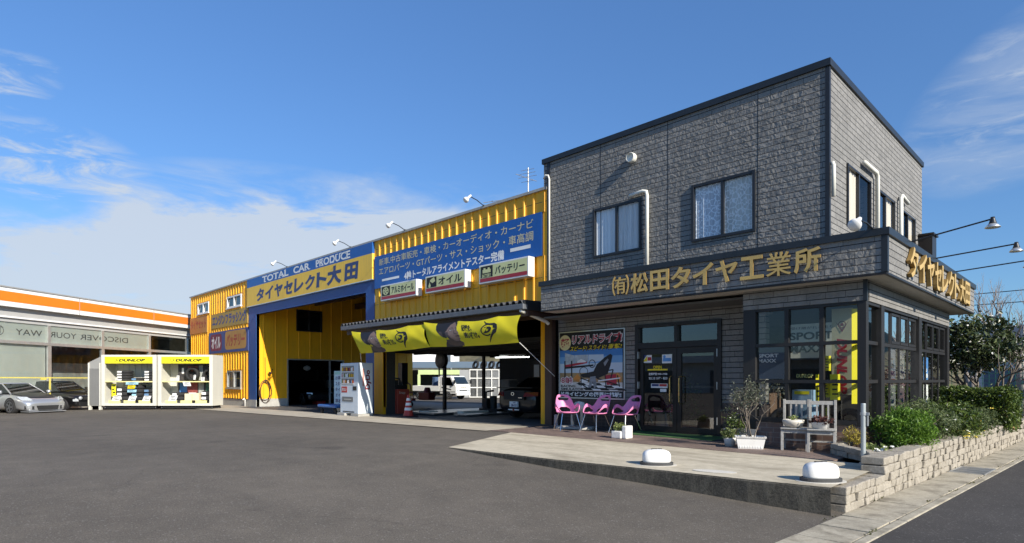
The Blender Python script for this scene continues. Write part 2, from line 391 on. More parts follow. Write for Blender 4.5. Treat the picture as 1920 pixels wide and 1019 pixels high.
def m_glass(name, tint=(0.9, 0.95, 0.95), refl=1.0, base=0.03):
    if name in MAT: return MAT[name]
    m = bpy.data.materials.new(name); m.use_nodes = True; N = m.node_tree.nodes; L = m.node_tree.links
    N.remove(N['Principled BSDF']); out = N['Material Output']
    t = N.new('ShaderNodeBsdfTransparent'); t.inputs[0].default_value = tuple(tint) + (1,)
    g = N.new('ShaderNodeBsdfGlossy'); g.inputs['Roughness'].default_value = 0.0; g.inputs[0].default_value = (1, 1, 1, 1)
    fr = N.new('ShaderNodeFresnel'); fr.inputs[0].default_value = 1.5
    ma = N.new('ShaderNodeMath'); ma.operation = 'MULTIPLY_ADD'; ma.inputs[1].default_value = refl; ma.inputs[2].default_value = base; ma.use_clamp = True
    L.new(fr.outputs[0], ma.inputs[0])
    mx = N.new('ShaderNodeMixShader'); L.new(ma.outputs[0], mx.inputs[0]); L.new(t.outputs[0], mx.inputs[1]); L.new(g.outputs[0], mx.inputs[2]); L.new(mx.outputs[0], out.inputs[0])
    MAT[name] = m; return m
def m_emit(name, col, s):
    if name in MAT: return MAT[name]
    m, N, L, p = nodes(name); p.inputs['Base Color'].default_value = tuple(col) + (1,); p.inputs['Emission Color'].default_value = tuple(col) + (1,); p.inputs['Emission Strength'].default_value = s
    MAT[name] = m; return m
def m_leaf(name, c0, c1, rough=0.45, trans=0.25, scale=2.0):
    if name in MAT: return MAT[name]
    m, N, L, p = nodes(name)
    g = N.new('ShaderNodeNewGeometry')
    col = ramp(N, L, g.outputs['Random Per Island'], 0.05, 0.95, c0, c1)
    col = mixc(N, L, 0.5, col, ramp(N, L, tnoise(N, L, pos(N, L), scale, 3), 0.35, 0.65, (0.7, 0.72, 0.7), (1.3, 1.25, 1.1)), 'MULTIPLY')
    L.new(col, p.inputs['Base Color']); p.inputs['Roughness'].default_value = rough; p.inputs['Specular IOR Level'].default_value = 0.4
    out = N['Material Output']; tr = N.new('ShaderNodeBsdfTranslucent'); L.new(col, tr.inputs[0])
    mx = N.new('ShaderNodeMixShader'); mx.inputs[0].default_value = trans; L.new(p.outputs[0], mx.inputs[1]); L.new(tr.outputs[0], mx.inputs[2]); L.new(mx.outputs[0], out.inputs[0])
    MAT[name] = m; return m
def m_curtain(name, col, freq=14.0, pattern=False):
    if name in MAT: return MAT[name]
    m, N, L, p = nodes(name)
    v = pos(N, L)
    w = tnoise(N, L, pos(N, L, (freq, freq, 0.5)), 1.0, 3, 0.5, 0.3)
    c = ramp(N, L, w, 0.3, 0.7, [x * 0.72 for x in col], col)
    if pattern:
        vo = N.new('ShaderNodeTexVoronoi'); vo.feature = 'DISTANCE_TO_EDGE'; vo.inputs['Scale'].default_value = 9; L.new(v, vo.inputs['Vector'])
        c = mixc(N, L, ramp(N, L, vo.outputs['Distance'], 0.04, 0.10, (1, 1, 1), (0, 0, 0)), c, [min(1, x * 1.35) for x in col])
    L.new(c, p.inputs['Base Color']); p.inputs['Roughness'].default_value = 0.9; bump(N, L, p, w, 0.25, 0.02)
    MAT[name] = m; return m

siding = m_siding()
yellow = worn('yellow_cladding', (0.95, 0.445, 0.010), (0.50, 0.24, 0.03), 0.42, 0.5)
yellow_sign = worn('yellow_sign_panel', (0.90, 0.57, 0.07), (0.55, 0.37, 0.09), 0.45, 0.6)
yellow_old = worn('faded_yellow_panel', (0.46, 0.30, 0.06), (0.30, 0.22, 0.10), 0.8, 0.7)
orange_old = worn('faded_orange_panel', (0.50, 0.20, 0.05), (0.45, 0.28, 0.09), 0.9, 0.7)
red_old = paint('faded_red_paint', (0.38, 0.07, 0.04), 0.7, var=0.35)
bluep = worn('blue_paint', (0.016, 0.075, 0.27), (0.03, 0.07, 0.17), 0.5, 0.5)
blue_old = worn('faded_blue_paint', (0.045, 0.08, 0.24), (0.10, 0.11, 0.20), 0.8, 0.65)
bluesign = worn('blue_sign_face', (0.012, 0.10, 0.37), (0.02, 0.08, 0.22), 0.4, 0.4)
navy = paint('navy_lettering', (0.025, 0.045, 0.15), 0.5)
cream = paint('cream_lettering', (0.60, 0.55, 0.36), 0.6)
white = paint('white_paint', (0.78, 0.78, 0.76), 0.45, var=0.05)
whitemat = paint('white_plastic', (0.72, 0.72, 0.70), 0.4, var=0.06)
offwhite = worn('off_white_panel', (0.72, 0.71, 0.64), (0.50, 0.48, 0.42), 0.5, 0.5)
black = paint('black_paint', (0.012, 0.012, 0.013), 0.45, var=0.1)
ink = paint('black_ink', (0.010, 0.010, 0.011), 0.6, var=0)
darkmetal = paint('dark_grey_metal', (0.028, 0.030, 0.034), 0.42, 0.3, var=0.15)
bronze = paint('bronze_aluminium', (0.030, 0.024, 0.021), 0.38, 0.4, var=0.12)
brownm = worn('brown_steel', (0.055, 0.030, 0.024), (0.10, 0.055, 0.035), 0.6, 0.55)
greyframe = worn('charcoal_frame', (0.019, 0.018, 0.0175), (0.034, 0.032, 0.030), 0.5, 0.5)
capm = paint('charcoal_flashing', (0.032, 0.036, 0.040), 0.4, 0.4, var=0.15)
soffit = m_concrete('soffit_board', (0.42, 0.39, 0.35), (0.50, 0.47, 0.42), (0.34, 0.31, 0.27), 0.8, 0.8, 0.1, 0.4)
gold = paint('gold_lettering', (0.60, 0.40, 0.13), 0.42, 0.25, var=0.12)
golds = paint('gold_letter_sides', (0.30, 0.19, 0.06), 0.5, 0.3, var=0.15)
galv = paint('galvanised_steel', (0.42, 0.43, 0.43), 0.4, 0.6, var=0.2, scale=9)
alu = paint('aluminium', (0.62, 0.62, 0.60), 0.35, 0.7, var=0.1)
brass = paint('brass', (0.66, 0.47, 0.18), 0.25, 0.9, var=0.1)
red = paint('red_paint', (0.42, 0.022, 0.02), 0.45, var=0.15)
orange = paint('orange_fascia', (0.82, 0.20, 0.012), 0.45, var=0.05)
rubber = paint('tyre_rubber', (0.016, 0.016, 0.017), 0.8, var=0.3, scale=20)
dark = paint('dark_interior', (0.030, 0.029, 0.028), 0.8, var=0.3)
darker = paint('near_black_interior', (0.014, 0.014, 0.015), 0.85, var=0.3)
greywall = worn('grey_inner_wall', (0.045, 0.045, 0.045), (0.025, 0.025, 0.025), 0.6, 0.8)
glass = m_glass('window_glass', (0.90, 0.93, 0.93), 0.85, 0.025)
glassdark = m_glass('tinted_door_glass', (0.50, 0.53, 0.53), 1.1, 0.06)
carglass = m_glass('car_glass', (0.10, 0.12, 0.12), 1.2, 0.05)
pearyellow = paint('bright_yellow', (0.82, 0.62, 0.012), 0.5, var=0.06)
lemon = paint('lemon_sign', (0.84, 0.74, 0.02), 0.45, var=0.04)
cyanp = paint('pale_blue_print', (0.35, 0.60, 0.72), 0.5, var=0.15)
skyprint = paint('blue_print', (0.10, 0.28, 0.58), 0.5, var=0.25)
asphalt = m_asphalt('lot_asphalt', (0.103, 0.092, 0.078), (0.136, 0.121, 0.102))
roadm = m_asphalt('road_asphalt', (0.055, 0.052, 0.050), (0.070, 0.066, 0.063), 0.25)
conc = m_concrete('terrace_concrete', (0.42, 0.37, 0.275), (0.60, 0.535, 0.41), (0.25, 0.215, 0.155), 1.3, amt=0.9, st=(0.5, 1.6, 1))
concstrip = m_concrete('apron_concrete', (0.40, 0.355, 0.28), (0.50, 0.45, 0.36), (0.26, 0.22, 0.17), 1.4, amt=0.7)
kerbm = m_concrete('weathered_kerb', (0.032, 0.030, 0.025), (0.095, 0.088, 0.074), (0.17, 0.16, 0.13), 7.0, 0.95, 0.9, 0.45, st=(1.5, 1.5, 0.5))
floorm = m_concrete('garage_floor', (0.085, 0.088, 0.092), (0.115, 0.117, 0.12), (0.045, 0.045, 0.045), 0.9, 0.55, 0.1, 0.7)
slab = m_concrete('gutter_slab_concrete', (0.33, 0.295, 0.225), (0.46, 0.415, 0.325), (0.15, 0.132, 0.098), 3.4, 0.92, 0.9, 0.95)
stone = m_concrete('split_stone', (0.27, 0.24, 0.195), (0.41, 0.37, 0.305), (0.16, 0.138, 0.105), 6.0, 0.92, 1.0, 0.7)
browntile = m_tile('brown_wall_tile', (0.20, 0.125, 0.10), (0.255, 0.165, 0.13), (0.30, 0.25, 0.22), 0.235, 0.085, 0.006)
darktile = m_tile('dark_wall_tile', (0.045, 0.030, 0.026), (0.058, 0.040, 0.034), (0.10, 0.08, 0.07), 0.12, 0.085, 0.005, off=0.0)
paver = m_tile('brown_clay_paver', (0.17, 0.12, 0.10), (0.235, 0.17, 0.14), (0.10, 0.085, 0.07), 0.21, 0.105, 0.006, True, 0.8)
soil = m_concrete('dark_soil', (0.035, 0.026, 0.019), (0.075, 0.055, 0.04), (0.02, 0.015, 0.01), 6, 0.95, 1.0)
# ================================================================== ground
YW = 11.94            # face of the workshop and of the office
def lot_z(x): return gz(x) - 0.05 * max(0.0, min(x, -1.9) + 8.4)
mb = MB()
xs = sorted({-900, -400, -200, -120, -80, -60, -50, -45, *range(-42, -10, 2), -10.6, -9.5, -8.4, -7.6, -6.8, -6, -5.2, -4.4, -3.6, -2.8, -2.4, -1.9, 0, 4, 10, 30, 100, 300, 900})
ys = [-900, -300, -100, -40, -20, -10, -5, 0, 3, 5, 6, 7, 8, 9, 10, 12, 16, 20, 30, 60, 120, 300, 900]
for x in xs:
    for y in ys:
        z = lot_z(max(x, -60))
        mb.v.append((x, y, z - 0.012))
ny = len(ys)
for i in range(len(xs) - 1):
    for j in range(ny - 1):
        mb.f.append((i * ny + j, (i + 1) * ny + j, (i + 1) * ny + j + 1, i * ny + j + 1)); mb.m.append(0)
o = struct('ground', mb, asphalt, recalc=False, smooth=True)

# street side: gutter slabs, edging and carriageway run slightly askew to the building
SU = Vector((0.0442, 0.99902, 0)); SN = Vector((0.99902, -0.0442, 0)); S0 = Vector((-2.18, 7.515, 0))
def st(s, n, z): p = S0 + SU * s + SN * n; return (p.x, p.y, z)
rnd = random.Random(4)
mb = MB()
s = -14.0
def stbox(mb, s0, s1, n0, n1, z0, z1, dz=(0, 0, 0, 0)):
    P = [st(a, n, z0) for a, n in ((s0, n0), (s1, n0), (s1, n1), (s0, n1))] + [st(a, n, z1 + dz[i]) for i, (a, n) in enumerate(((s0, n0), (s1, n0), (s1, n1), (s0, n1)))]
    mb.add(P, [(0, 1, 2, 3), (4, 7, 6, 5), (0, 4, 5, 1), (1, 5, 6, 2), (2, 6, 7, 3), (3, 7, 4, 0)])
while s < 42:
    l = 0.6
    if not (4.55 < s + 0.3 < 5.35):
        g = 0.010 + rnd.random() * 0.018
        stbox(mb, s + g, s + l - g * 0.5, 0.02, 0.50, -0.6, -0.31 + rnd.uniform(-0.006, 0.004), [rnd.uniform(-0.008, 0.006) for _ in range(4)])
    s += l
struct('pavement', mb, slab, bevel=0.006)
mb = MB(); stbox(mb, -14, 42, 0.004, 0.512, -0.62, -0.37); struct('gutter_channel', mb, soil)
mb = MB()
s = -14.0
while s < 42:
    stbox(mb, s + 0.006, s + 1.99, 0.515, 0.615, -0.6, -0.305 + rnd.uniform(-0.004, 0.004)); s += 2.0
struct('kerb', mb, slab, bevel=0.012)
mb = MB()
for k in range(90):                                            # weeds and grit gathered in the joints
    s = rnd.uniform(-1, 22); n = rnd.choice((0.0, 0.515)) + rnd.gauss(0, 0.012)
    for q in range(5):
        c = st(s + rnd.gauss(0, 0.05), n + rnd.gauss(0, 0.01), -0.309); a = rnd.uniform(0, 6.3); l = rnd.uniform(0.01, 0.03)
        mb.add([c, (c[0] + math.cos(a) * l, c[1] + math.sin(a) * l, c[2] + 0.008), (c[0] + math.cos(a + 0.5) * l, c[1] + math.sin(a + 0.5) * l, c[2] + l)], [(0, 1, 2)])
struct('joint_weeds', mb, m_leaf('joint_weed', (0.05, 0.06, 0.02), (0.14, 0.13, 0.05)), kind='stuff')
mb = MB(); mb.add([st(-60, 0.615, -0.316), st(-60, 9.5, -0.316), st(260, 9.5, -0.316), st(260, 0.615, -0.316)], [(0, 1, 2, 3)])
struct('road', mb, roadm)
# steel drain grate let into the gutter
g = thing('drain_grate', 'grey steel drain grate let into the concrete gutter slabs by the stone wall', 'drain grate', st(4.95, 0.28, -0.33))
mb = MB()
for k in range(26): stbox(mb, 4.52 + k * 0.034, 4.534 + k * 0.034, 0.06, 0.5, -0.345, -0.306)
obj('grating', mb, galv, g)
mb = MB()
for a in (4.5, 4.76, 5.08, 5.385): stbox(mb, a, a + 0.02, 0.03, 0.512, -0.345, -0.301)
for n in (0.03, 0.49): stbox(mb, 4.5, 5.405, n, n + 0.022, -0.345, -0.302)
obj('frame', mb, alu, g)

# raised concrete terrace in front of the office, its edge growing out of the sloping lot
edge = [(-8.39, 6.68), (-7.2, 6.73), (-5.96, 6.80), (-4.27, 7.0), (-3.13, 7.09), (-2.24, 7.21)]
rj = random.Random(17); mb = MB(); top = []
for (x0, y0), (x1, y1) in zip(edge[:-1], edge[1:]):
    for k in range(14): top.append((x0 + (x1 - x0) * k / 14, y0 + (y1 - y0) * k / 14 + max(0, rj.gauss(0, 0.009))))
top += [edge[-1], (-2.30, 9.6), (-9.76, 9.6)]
n = len(top); mb.add([(x, y, 0.0) for x, y in top], [tuple(range(n))])
struct('terrace', mb, conc)
mb = MB()
P = edge + [(-2.24, 7.21)]
fine = []
for (x0, y0), (x1, y1) in zip(edge[:-1], edge[1:]):
    for k in range(8): fine.append((x0 + (x1 - x0) * k / 8, y0 + (y1 - y0) * k / 8))
fine.append(edge[-1])
rows = [(-0.6, 0.012), (-0.25, 0.008), (-0.12, 0.004), (-0.02, 0.0), (0.0, 0.014)]
for (x, y) in fine:
    for z, d in rows: mb.v.append((x, y - 0.004 + d - rnd.random() * 0.006, z - 0.001))
m = len(rows)
for i in range(len(fine) - 1):
    for j in range(m - 1): mb.f.append((i * m + j, (i + 1) * m + j, (i + 1) * m + j + 1, i * m + j + 1)); mb.m.append(0)
struct('terrace_kerb', mb, kerbm)
mb = MB(); mb.add([(-9.76, 9.6, 0.0), (-8.39, 6.68, 0.0), (-8.39, 6.68, -0.5), (-9.76, 9.6, -0.5)], [(0, 1, 2, 3)])
struct('terrace_side', mb, conc)
# brown clay pavers along the office wall
mb = MB(); mb.box(-10.45, -2.95, 9.6, 11.98, -0.3, 0.006)
struct('paved_walk', mb, paver)
# concrete apron strip along the workshop and the workshop floors
mb = MB()
xx = [-10.45, -14, -18, -22, -26, -30, -34, -38, -42]
for x in xx:
    for y, dz in ((9.45 + (x + 10) * 0.018, 0.006), (11.5, 0.012), (11.94, 0.012)): mb.v.append((x, y, gz(x) + dz))
for i in range(len(xx) - 1):
    for j in range(2): mb.f.append((i * 3 + j, i * 3 + j + 1, i * 3 + j + 4, i * 3 + j + 3)); mb.m.append(0)
struct('apron_strip', mb, concstrip)
mb = MB()
xx = [-10.45, -16, -22, -30.35, -31]
for x in xx:
    for y in (11.05, 16, 21.4): mb.v.append((x, y, gz(x) + 0.016))
for i in range(len(xx) - 1):
    for j in range(2): mb.f.append((i * 3 + j, i * 3 + j + 1, i * 3 + j + 4, i * 3 + j + 3)); mb.m.append(0)
me = struct('workshop_floor', mb, floorm)

# ================================================================== office building
OFF = thing('office_building', 'two storey office of dark split face block with glazed corner showroom', 'building', (-6.9, 15.5, 0))
s_, e_, w_ = SF(YW), EF(-3.74), WF(-10.865)
EWIN = [(12.95, 14.52, 4.25, 5.47), (15.0, 16.5, 4.35, 5.45), (17.1, 18.55, 4.35, 5.42)]
WIN = [(-9.19, -7.79, 4.24, 5.455), (-6.504, -5.106, 4.20, 5.435)]     # a0,a1,b0,b1
ZT, CAP = 7.15, 0.13
mb = MB()
wall(mb, s_, -10.865, -3.74, 3.45, ZT - CAP, -0.18, 0, WIN + [(-10.9, -10.74, 3, 6.385)])
wall(mb, Fr((-3.74, 0, 0), (0, 1, 0), (0, 0, 1), (1, 0, 0)), YW + 0.18, 19.45, 3.45, ZT - CAP, -0.18, 0, EWIN)
mb.box(-10.865, -10.69, YW + 0.18, 19.27, 3.45, ZT - CAP); mb.box(-10.865, -3.92, 19.27, 19.45, 3.45, ZT - CAP)
obj('upper_wall', mb, siding, OFF)
mb = MB(); mb.box(-10.905, -3.70, YW - 0.045, 19.5, ZT - CAP, ZT); mb.box(-10.2, -4.0, 12.2, 19.2, 3.46, 3.5)
rf = obj('roof', mb, capm, OFF)
boxes('corner_trim', [(-3.80, -3.725, YW - 0.014, YW + 0.06, 3.55, ZT - CAP - 0.003), (-10.738, -10.64, YW - 0.014, YW + 0.03, 3.55, ZT - CAP - 0.003)], darkmetal, OFF)
boxes('panel_joint', [(x - 0.006, x + 0.006, 3.56, ZT - CAP - 0.003, 0, 0.003) for x in (-8.97, -7.10, -5.06)], ink, OFF, s_)
cwhite = m_curtain('white_net_curtain', (0.90, 0.91, 0.92)); cleaf = m_curtain('leaf_pattern_curtain', (0.66, 0.70, 0.76), 10, True); cgrey = m_curtain('grey_lined_curtain', (0.84, 0.84, 0.80), 3.0, True); cbeige = m_curtain('beige_curtain', (0.66, 0.60, 0.50), 9)
def sash(fr, a0, a1, b0, b1, cl, cr, parent, t=0.055, cd=0.055):
    f = MB()
    f.fbox(fr, a0, a0 + t, b0, b1, -0.10, 0.04); f.fbox(fr, a1 - t, a1, b0, b1, -0.10, 0.04)
    f.fbox(fr, a0 + t, a1 - t, b0, b0 + t, -0.10, 0.035); f.fbox(fr, a0 + t, a1 - t, b1 - t, b1, -0.10, 0.03)
    w = obj('window', f, darkmetal, parent); mid = (a0 + a1) / 2
    f = MB(); f.fbox(fr, mid - 0.03, mid + 0.03, b0 + t, b1 - t, -0.04, 0.02); obj('mullion', f, darkmetal, w)
    f = MB(); f.quad(fr, a0 + t, mid - 0.03, b0 + t, b1 - t, -0.012); f.quad(fr, mid + 0.03, a1 - t, b0 + t, b1 - t, 0.004); obj('pane', f, m_glass('clear_window_glass', (0.96, 0.97, 0.97), 0.45, 0.01), w)
    for c, p, q in ((cl, a0 + t, mid), (cr, mid, a1 - t)):
        if c is None: continue
        f = MB(); k = 36
        for i in range(k + 1):
            a = p + (q - p) * i / k; dd = -cd + 0.014 * math.sin(i * 1.9) + 0.010 * math.sin(i * 0.7 + 1)
            f.v += [fr(a, b0 - 0.02, dd), fr(a, b1 + 0.02, dd)]
        f.f = [(2 * i, 2 * i + 2, 2 * i + 3, 2 * i + 1) for i in range(k)]; f.m = [0] * k
        obj('curtain', f, c, w, smooth=True)
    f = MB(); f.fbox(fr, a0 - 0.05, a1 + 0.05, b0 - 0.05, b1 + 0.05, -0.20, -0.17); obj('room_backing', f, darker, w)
sash(s_, *WIN[0], cwhite, cwhite, OFF)
sash(s_, *WIN[1], cleaf, cgrey, OFF)
for q in EWIN: sash(EF(-3.74), *q, *((cbeige, None) if q[0] < 14 else (None, cbeige)), OFF, 0.04, 0.05)
# fascia ring, deck and soffit
XF, YF, XFL, YFB = -2.486, 10.579, -9.72, 18.6
ZS, ZFT = 2.873, 3.557
mb = MB()
mb.fbox(SF(YF), XFL, XF, ZS, ZFT - 0.11, -0.08, 0); mb.fbox(EF(XF), YF + 0.08, YFB, ZS, ZFT - 0.11, -0.08, 0); mb.box(XFL, XFL + 0.08, YF + 0.08, YW, ZS, ZFT - 0.11)
mb.box(XFL + 0.08, XF - 0.08, YFB - 0.08, YFB, ZS, ZFT - 0.11)
obj('fascia', mb, siding, OFF)
mb = MB()
mb.fbox(SF(YF), XFL - 0.05, XF + 0.04, ZFT - 0.11, ZFT, -0.2, 0.04); mb.fbox(EF(XF), YF + 0.2, YFB + 0.03, ZFT - 0.11, ZFT, -0.2, 0.04); mb.box(XFL - 0.05, XFL + 0.15, YF + 0.2, YW, ZFT - 0.11, ZFT)
mb.box(XF - 0.075, XF + 0.012, YF - 0.012, YF + 0.075, ZS + 0.004, ZFT - 0.111)
mb.box(XFL + 0.08, XF - 0.2, YF + 0.2, YFB, ZFT - 0.16, ZFT - 0.12)
obj('parapet_cap', mb, capm, OFF)
mb = MB(); mb.box(XFL + 0.01, XF - 0.01, YF + 0.01, YFB - 0.01, ZS - 0.03, ZS - 0.004)
so_ = obj('soffit', mb, soffit, OFF)
mb = MB(); mb.fbox(SF(YF), XFL, XF, ZS - 0.035, ZS - 0.002, -0.05, 0.006); mb.fbox(EF(XF), YF + 0.05, YFB, ZS - 0.035, ZS - 0.002, -0.05, 0.006)
obj('drip_edge', mb, bronze, OFF)
mb = MB()
for x in (-6.95,): mb.lathe([(0.02, 0), (0.10, 0), (0.11, -0.012), (0.085, -0.02)], (x, 11.3, ZS - 0.031), 20)
obj('downlight', mb, bronze, OFF)
# ground floor wall with the door opening
BX0, BX1, BY0, BY1 = -4.905, -2.872, 10.934, 17.75
DO = (-7.95, -5.82, 0.0, 2.49)
mb = MB(); wall(mb, s_, -10.35, BX0, 0.72, ZS - 0.03, -0.18, 0, [DO]); mb.box(-10.35, -10.17, YW + 0.18, BY1, 0, ZS - 0.03); mb.box(-10.17, BX1 - 0.2, BY1 - 0.18, BY1, 0, ZS - 0.03)
obj('ground_floor_wall', mb, siding, OFF)
boxes('tiled_plinth', [(-10.35, DO[0], 0.0, 0.72, -0.18, 0.006), (DO[1], BX0 + 0.02, 0.0, 0.72, -0.18, 0.006)], darktile, OFF, s_)
# entrance doors
mb = MB(); t = 0.09
mb.fbox(s_, DO[0], DO[0] + t, 0, DO[3], -0.14, 0.035); mb.fbox(s_, DO[1] - t, DO[1], 0, DO[3], -0.14, 0.035); mb.fbox(s_, DO[0] + t, DO[1] - t, DO[3] - 0.07, DO[3], -0.14, 0.035)
mb.fbox(s_, DO[0] + t, DO[1] - t, 1.93, 2.06, -0.14, 0.03); mb.fbox(s_, -6.925, -6.845, 2.06, DO[3] - 0.07, -0.12, 0.03); mb.fbox(s_, DO[0] + t, DO[1] - t, 0.0, 0.025, -0.14, 0.05)
obj('door_frame', mb, bronze, OFF)
mb = MB(); mb.quad(s_, DO[0] + t, -6.925, 2.06, DO[3] - 0.07, -0.06); mb.quad(s_, -6.845, DO[1] - t, 2.06, DO[3] - 0.07, -0.06); obj('transom_pane', mb, glassdark, OFF)
for sgn, a0, a1 in ((1, DO[0] + t + 0.004, -6.89), (-1, -6.88, DO[1] - t - 0.004)):
    mb = MB(); k = 0.10
    mb.fbox(s_, a0, a0 + k, 0.03, 1.925, -0.08, -0.02); mb.fbox(s_, a1 - k, a1, 0.03, 1.925, -0.08, -0.02); mb.fbox(s_, a0 + k, a1 - k, 0.03, 0.15, -0.08, -0.02); mb.fbox(s_, a0 + k, a1 - k, 1.79, 1.925, -0.08, -0.02)
    d = obj('door', mb, bronze, OFF)
    mb = MB(); mb.quad(s_, a0 + k, a1 - k, 0.15, 1.79, -0.05); obj('pane', mb, glassdark, d)
    h = -7.0 if sgn > 0 else -6.77
    mb = MB(); mb.tube([s_(h, 0.68, -0.03), s_(h, 0.68, 0.06), s_(h, 0.72, 0.085), s_(h, 1.24, 0.085), s_(h, 1.28, 0.06), s_(h, 1.28, -0.03)], 0.014); obj('handle', mb, brass, d)
    boxes('hinge', [((a0 - 0.012) if sgn > 0 else a1 - 0.003, (a0 + 0.003) if sgn > 0 else a1 + 0.012, z, z + 0.16, -0.02, 0.045) for z in (0.25, 1.0, 1.7)], alu, d, s_)
# stickers on the glass of the left leaf
st_ = SF(YW + 0.045)
mb = MB(); mb.k = 0; mb.quad(st_, -7.79, -7.54, 1.60, 1.78, 0.002); mb.quad(st_, -7.27, -7.02, 1.58, 1.78, 0.002); mb.quad(st_, -7.56, -7.13, 1.02, 1.12, 0.002); mb.quad(st_, -7.32, -7.16, 0.93, 1.0, 0.002)
mb.k = 1; mb.poly(st_, [(-7.79, 1.63), (-7.67, 1.78), (-7.79, 1.78)], 0.004); mb.quad(st_, -7.54, -7.355, 1.055, 1.11, 0.004)
mb.k = 2; mb.quad(st_, -7.65, -7.13, 1.42, 1.455, 0.002); mb.poly(st_, [(-7.78, 1.63), (-7.66, 1.63), (-7.66, 1.76)], 0.004)
mb.k = 3; mb.quad(st_, -7.34, -7.15, 1.055, 1.11, 0.004); mb.quad(st_, -7.65, -7.55, 1.65, 1.73, 0.004)
mb.k = 4; mb.quad(st_, -7.25, -7.04, 1.62, 1.70, 0.004); mb.disc(st_, -7.21, 1.73, 0.035, 0.004)
mb.k = 0; mb.text(st_, '営業時間 9:00~19:00', -7.62, -7.14, 1.31, 1.37, 0.003, bold=0.02); mb.text(st_, '定休日 日曜・祝日', -7.62, -7.14, 1.21, 1.27, 0.003, bold=0.02)
mb.k = 2; mb.text(st_, 'OPEN', -7.5, -7.28, 1.46, 1.53, 0.003, bold=0.03)
obj('window_sticker', mb, [white, navy, pearyellow, red, skyprint], OFF)
# showroom bay: band, dark posts, rails and glass
mb = MB(); mb.fbox(SF(BY0), BX0, BX1, 2.50, ZS - 0.03, -0.14, 0.02); mb.fbox(EF(BX1), BY0 + 0.14, BY1, 2.50, ZS - 0.03, -0.14, 0.02); mb.box(BX0, BX0 + 0.14, BY0 + 0.14, YW, 2.50, ZS - 0.03)
obj('bay_band', mb, siding, OFF)
mb = MB(); mb.box(BX1 - 0.03, BX1 + 0.028, BY0 - 0.028, BY0 + 0.03, 2.495, ZS - 0.031); obj('band_corner', mb, capm, OFF)
mb = MB(); mb.fbox(SF(BY0), BX0, BX1, 0.0, 0.44, -0.14, 0.0); mb.fbox(EF(BX1), BY0 + 0.14, BY1, 0.0, 0.44, -0.14, 0.0)
obj('bay_plinth', mb, browntile, OFF)
F1, E1 = SF(BY0), EF(BX1)
boxes('post', [(BX0, -4.675, 0.0, 2.50, -0.16, 0.012)], greyframe, OFF, F1, bevel=0.006)
boxes('post', [(BX1 - 0.12, BX1 + 0.015, BY0 - 0.015, BY0 + 0.12, 0.44, 2.50)], greyframe, OFF, bevel=0.006)
boxes('post', [(a0, a1, 0.44, 2.50, -0.14, 0.02) for a0, a1 in ((11.80, 11.99), (14.62, 14.85), (17.55, 17.75))], greyframe, OFF, E1, bevel=0.006)
mb = MB()
mb.fbox(F1, -4.675, BX1 - 0.12, 0.44, 0.525, -0.12, 0.03); mb.fbox(F1, -4.675, BX1 - 0.12, 2.45, 2.50, -0.12, 0.0)
for z in (1.145, 1.80): mb.fbox(F1, -4.675, BX1 - 0.12, z, z + 0.06, -0.10, 0.004)
for a in (-4.16, -3.58): mb.fbox(F1, a, a + 0.07, 0.525, 2.45, -0.10, 0.0)
segs = [(11.0, 11.80, 1), (11.99, 14.62, 4), (14.90, 17.55, 4)]
for a0, a1, n in segs:
    mb.fbox(E1, a0, a1, 0.44, 0.525, -0.12, 0.03); mb.fbox(E1, a0, a1, 2.45, 2.50, -0.12, 0.0)
    for z in (1.145, 1.80): mb.fbox(E1, a0, a1, z, z + 0.06, -0.09, -0.035)
    for k in range(1, n): a = a0 + (a1 - a0) * k / n; mb.fbox(E1, a - 0.028, a + 0.028, 0.525, 2.45, -0.09, -0.045)
    if n > 1:
        for k in range(1, n):
            p, q = a0 + (a1 - a0) * k / n + 0.028, a0 + (a1 - a0) * (k + 1) / n - 0.028
            for u0, u1, v0, v1 in ((p, p + 0.045, 1.87, 2.44), (q - 0.045, q, 1.87, 2.44), (p + 0.045, q - 0.045, 1.87, 1.92), (p + 0.045, q - 0.045, 2.39, 2.44)): mb.fbox(E1, u0, u1, v0, v1, -0.06, -0.035)
obj('glazing_bar', mb, greyframe, OFF)
mb = MB(); mb.quad(F1, -4.675, BX1 - 0.12, 0.52, 2.46, -0.06)
for a0, a1, n in segs: mb.quad(E1, a0, a1, 0.52, 2.46, -0.06)
obj('showroom_pane', mb, glass, OFF)
# showroom room
mb = MB(); mb.box(-10.15, BX1 - 0.15, BY0 + 0.15, BY1 - 0.2, -0.05, 0.02); mb.box(-10.16, -10.12, YW + 0.2, BY1 - 0.2, 0.02, 2.8); mb.box(-10.1, BX1 - 0.2, BY1 - 0.24, BY1 - 0.2, 0.02, 2.8)
obj('interior', mb, paint('interior_wall', (0.055, 0.053, 0.05), 0.8, var=0.4), OFF)
mb = MB(); mb.box(-10.1, BX1 - 0.16, BY0 + 0.16, BY1 - 0.25, 2.74, 2.78); obj('ceiling', mb, paint('ceiling_board', (0.10, 0.10, 0.10), 0.8), OFF)

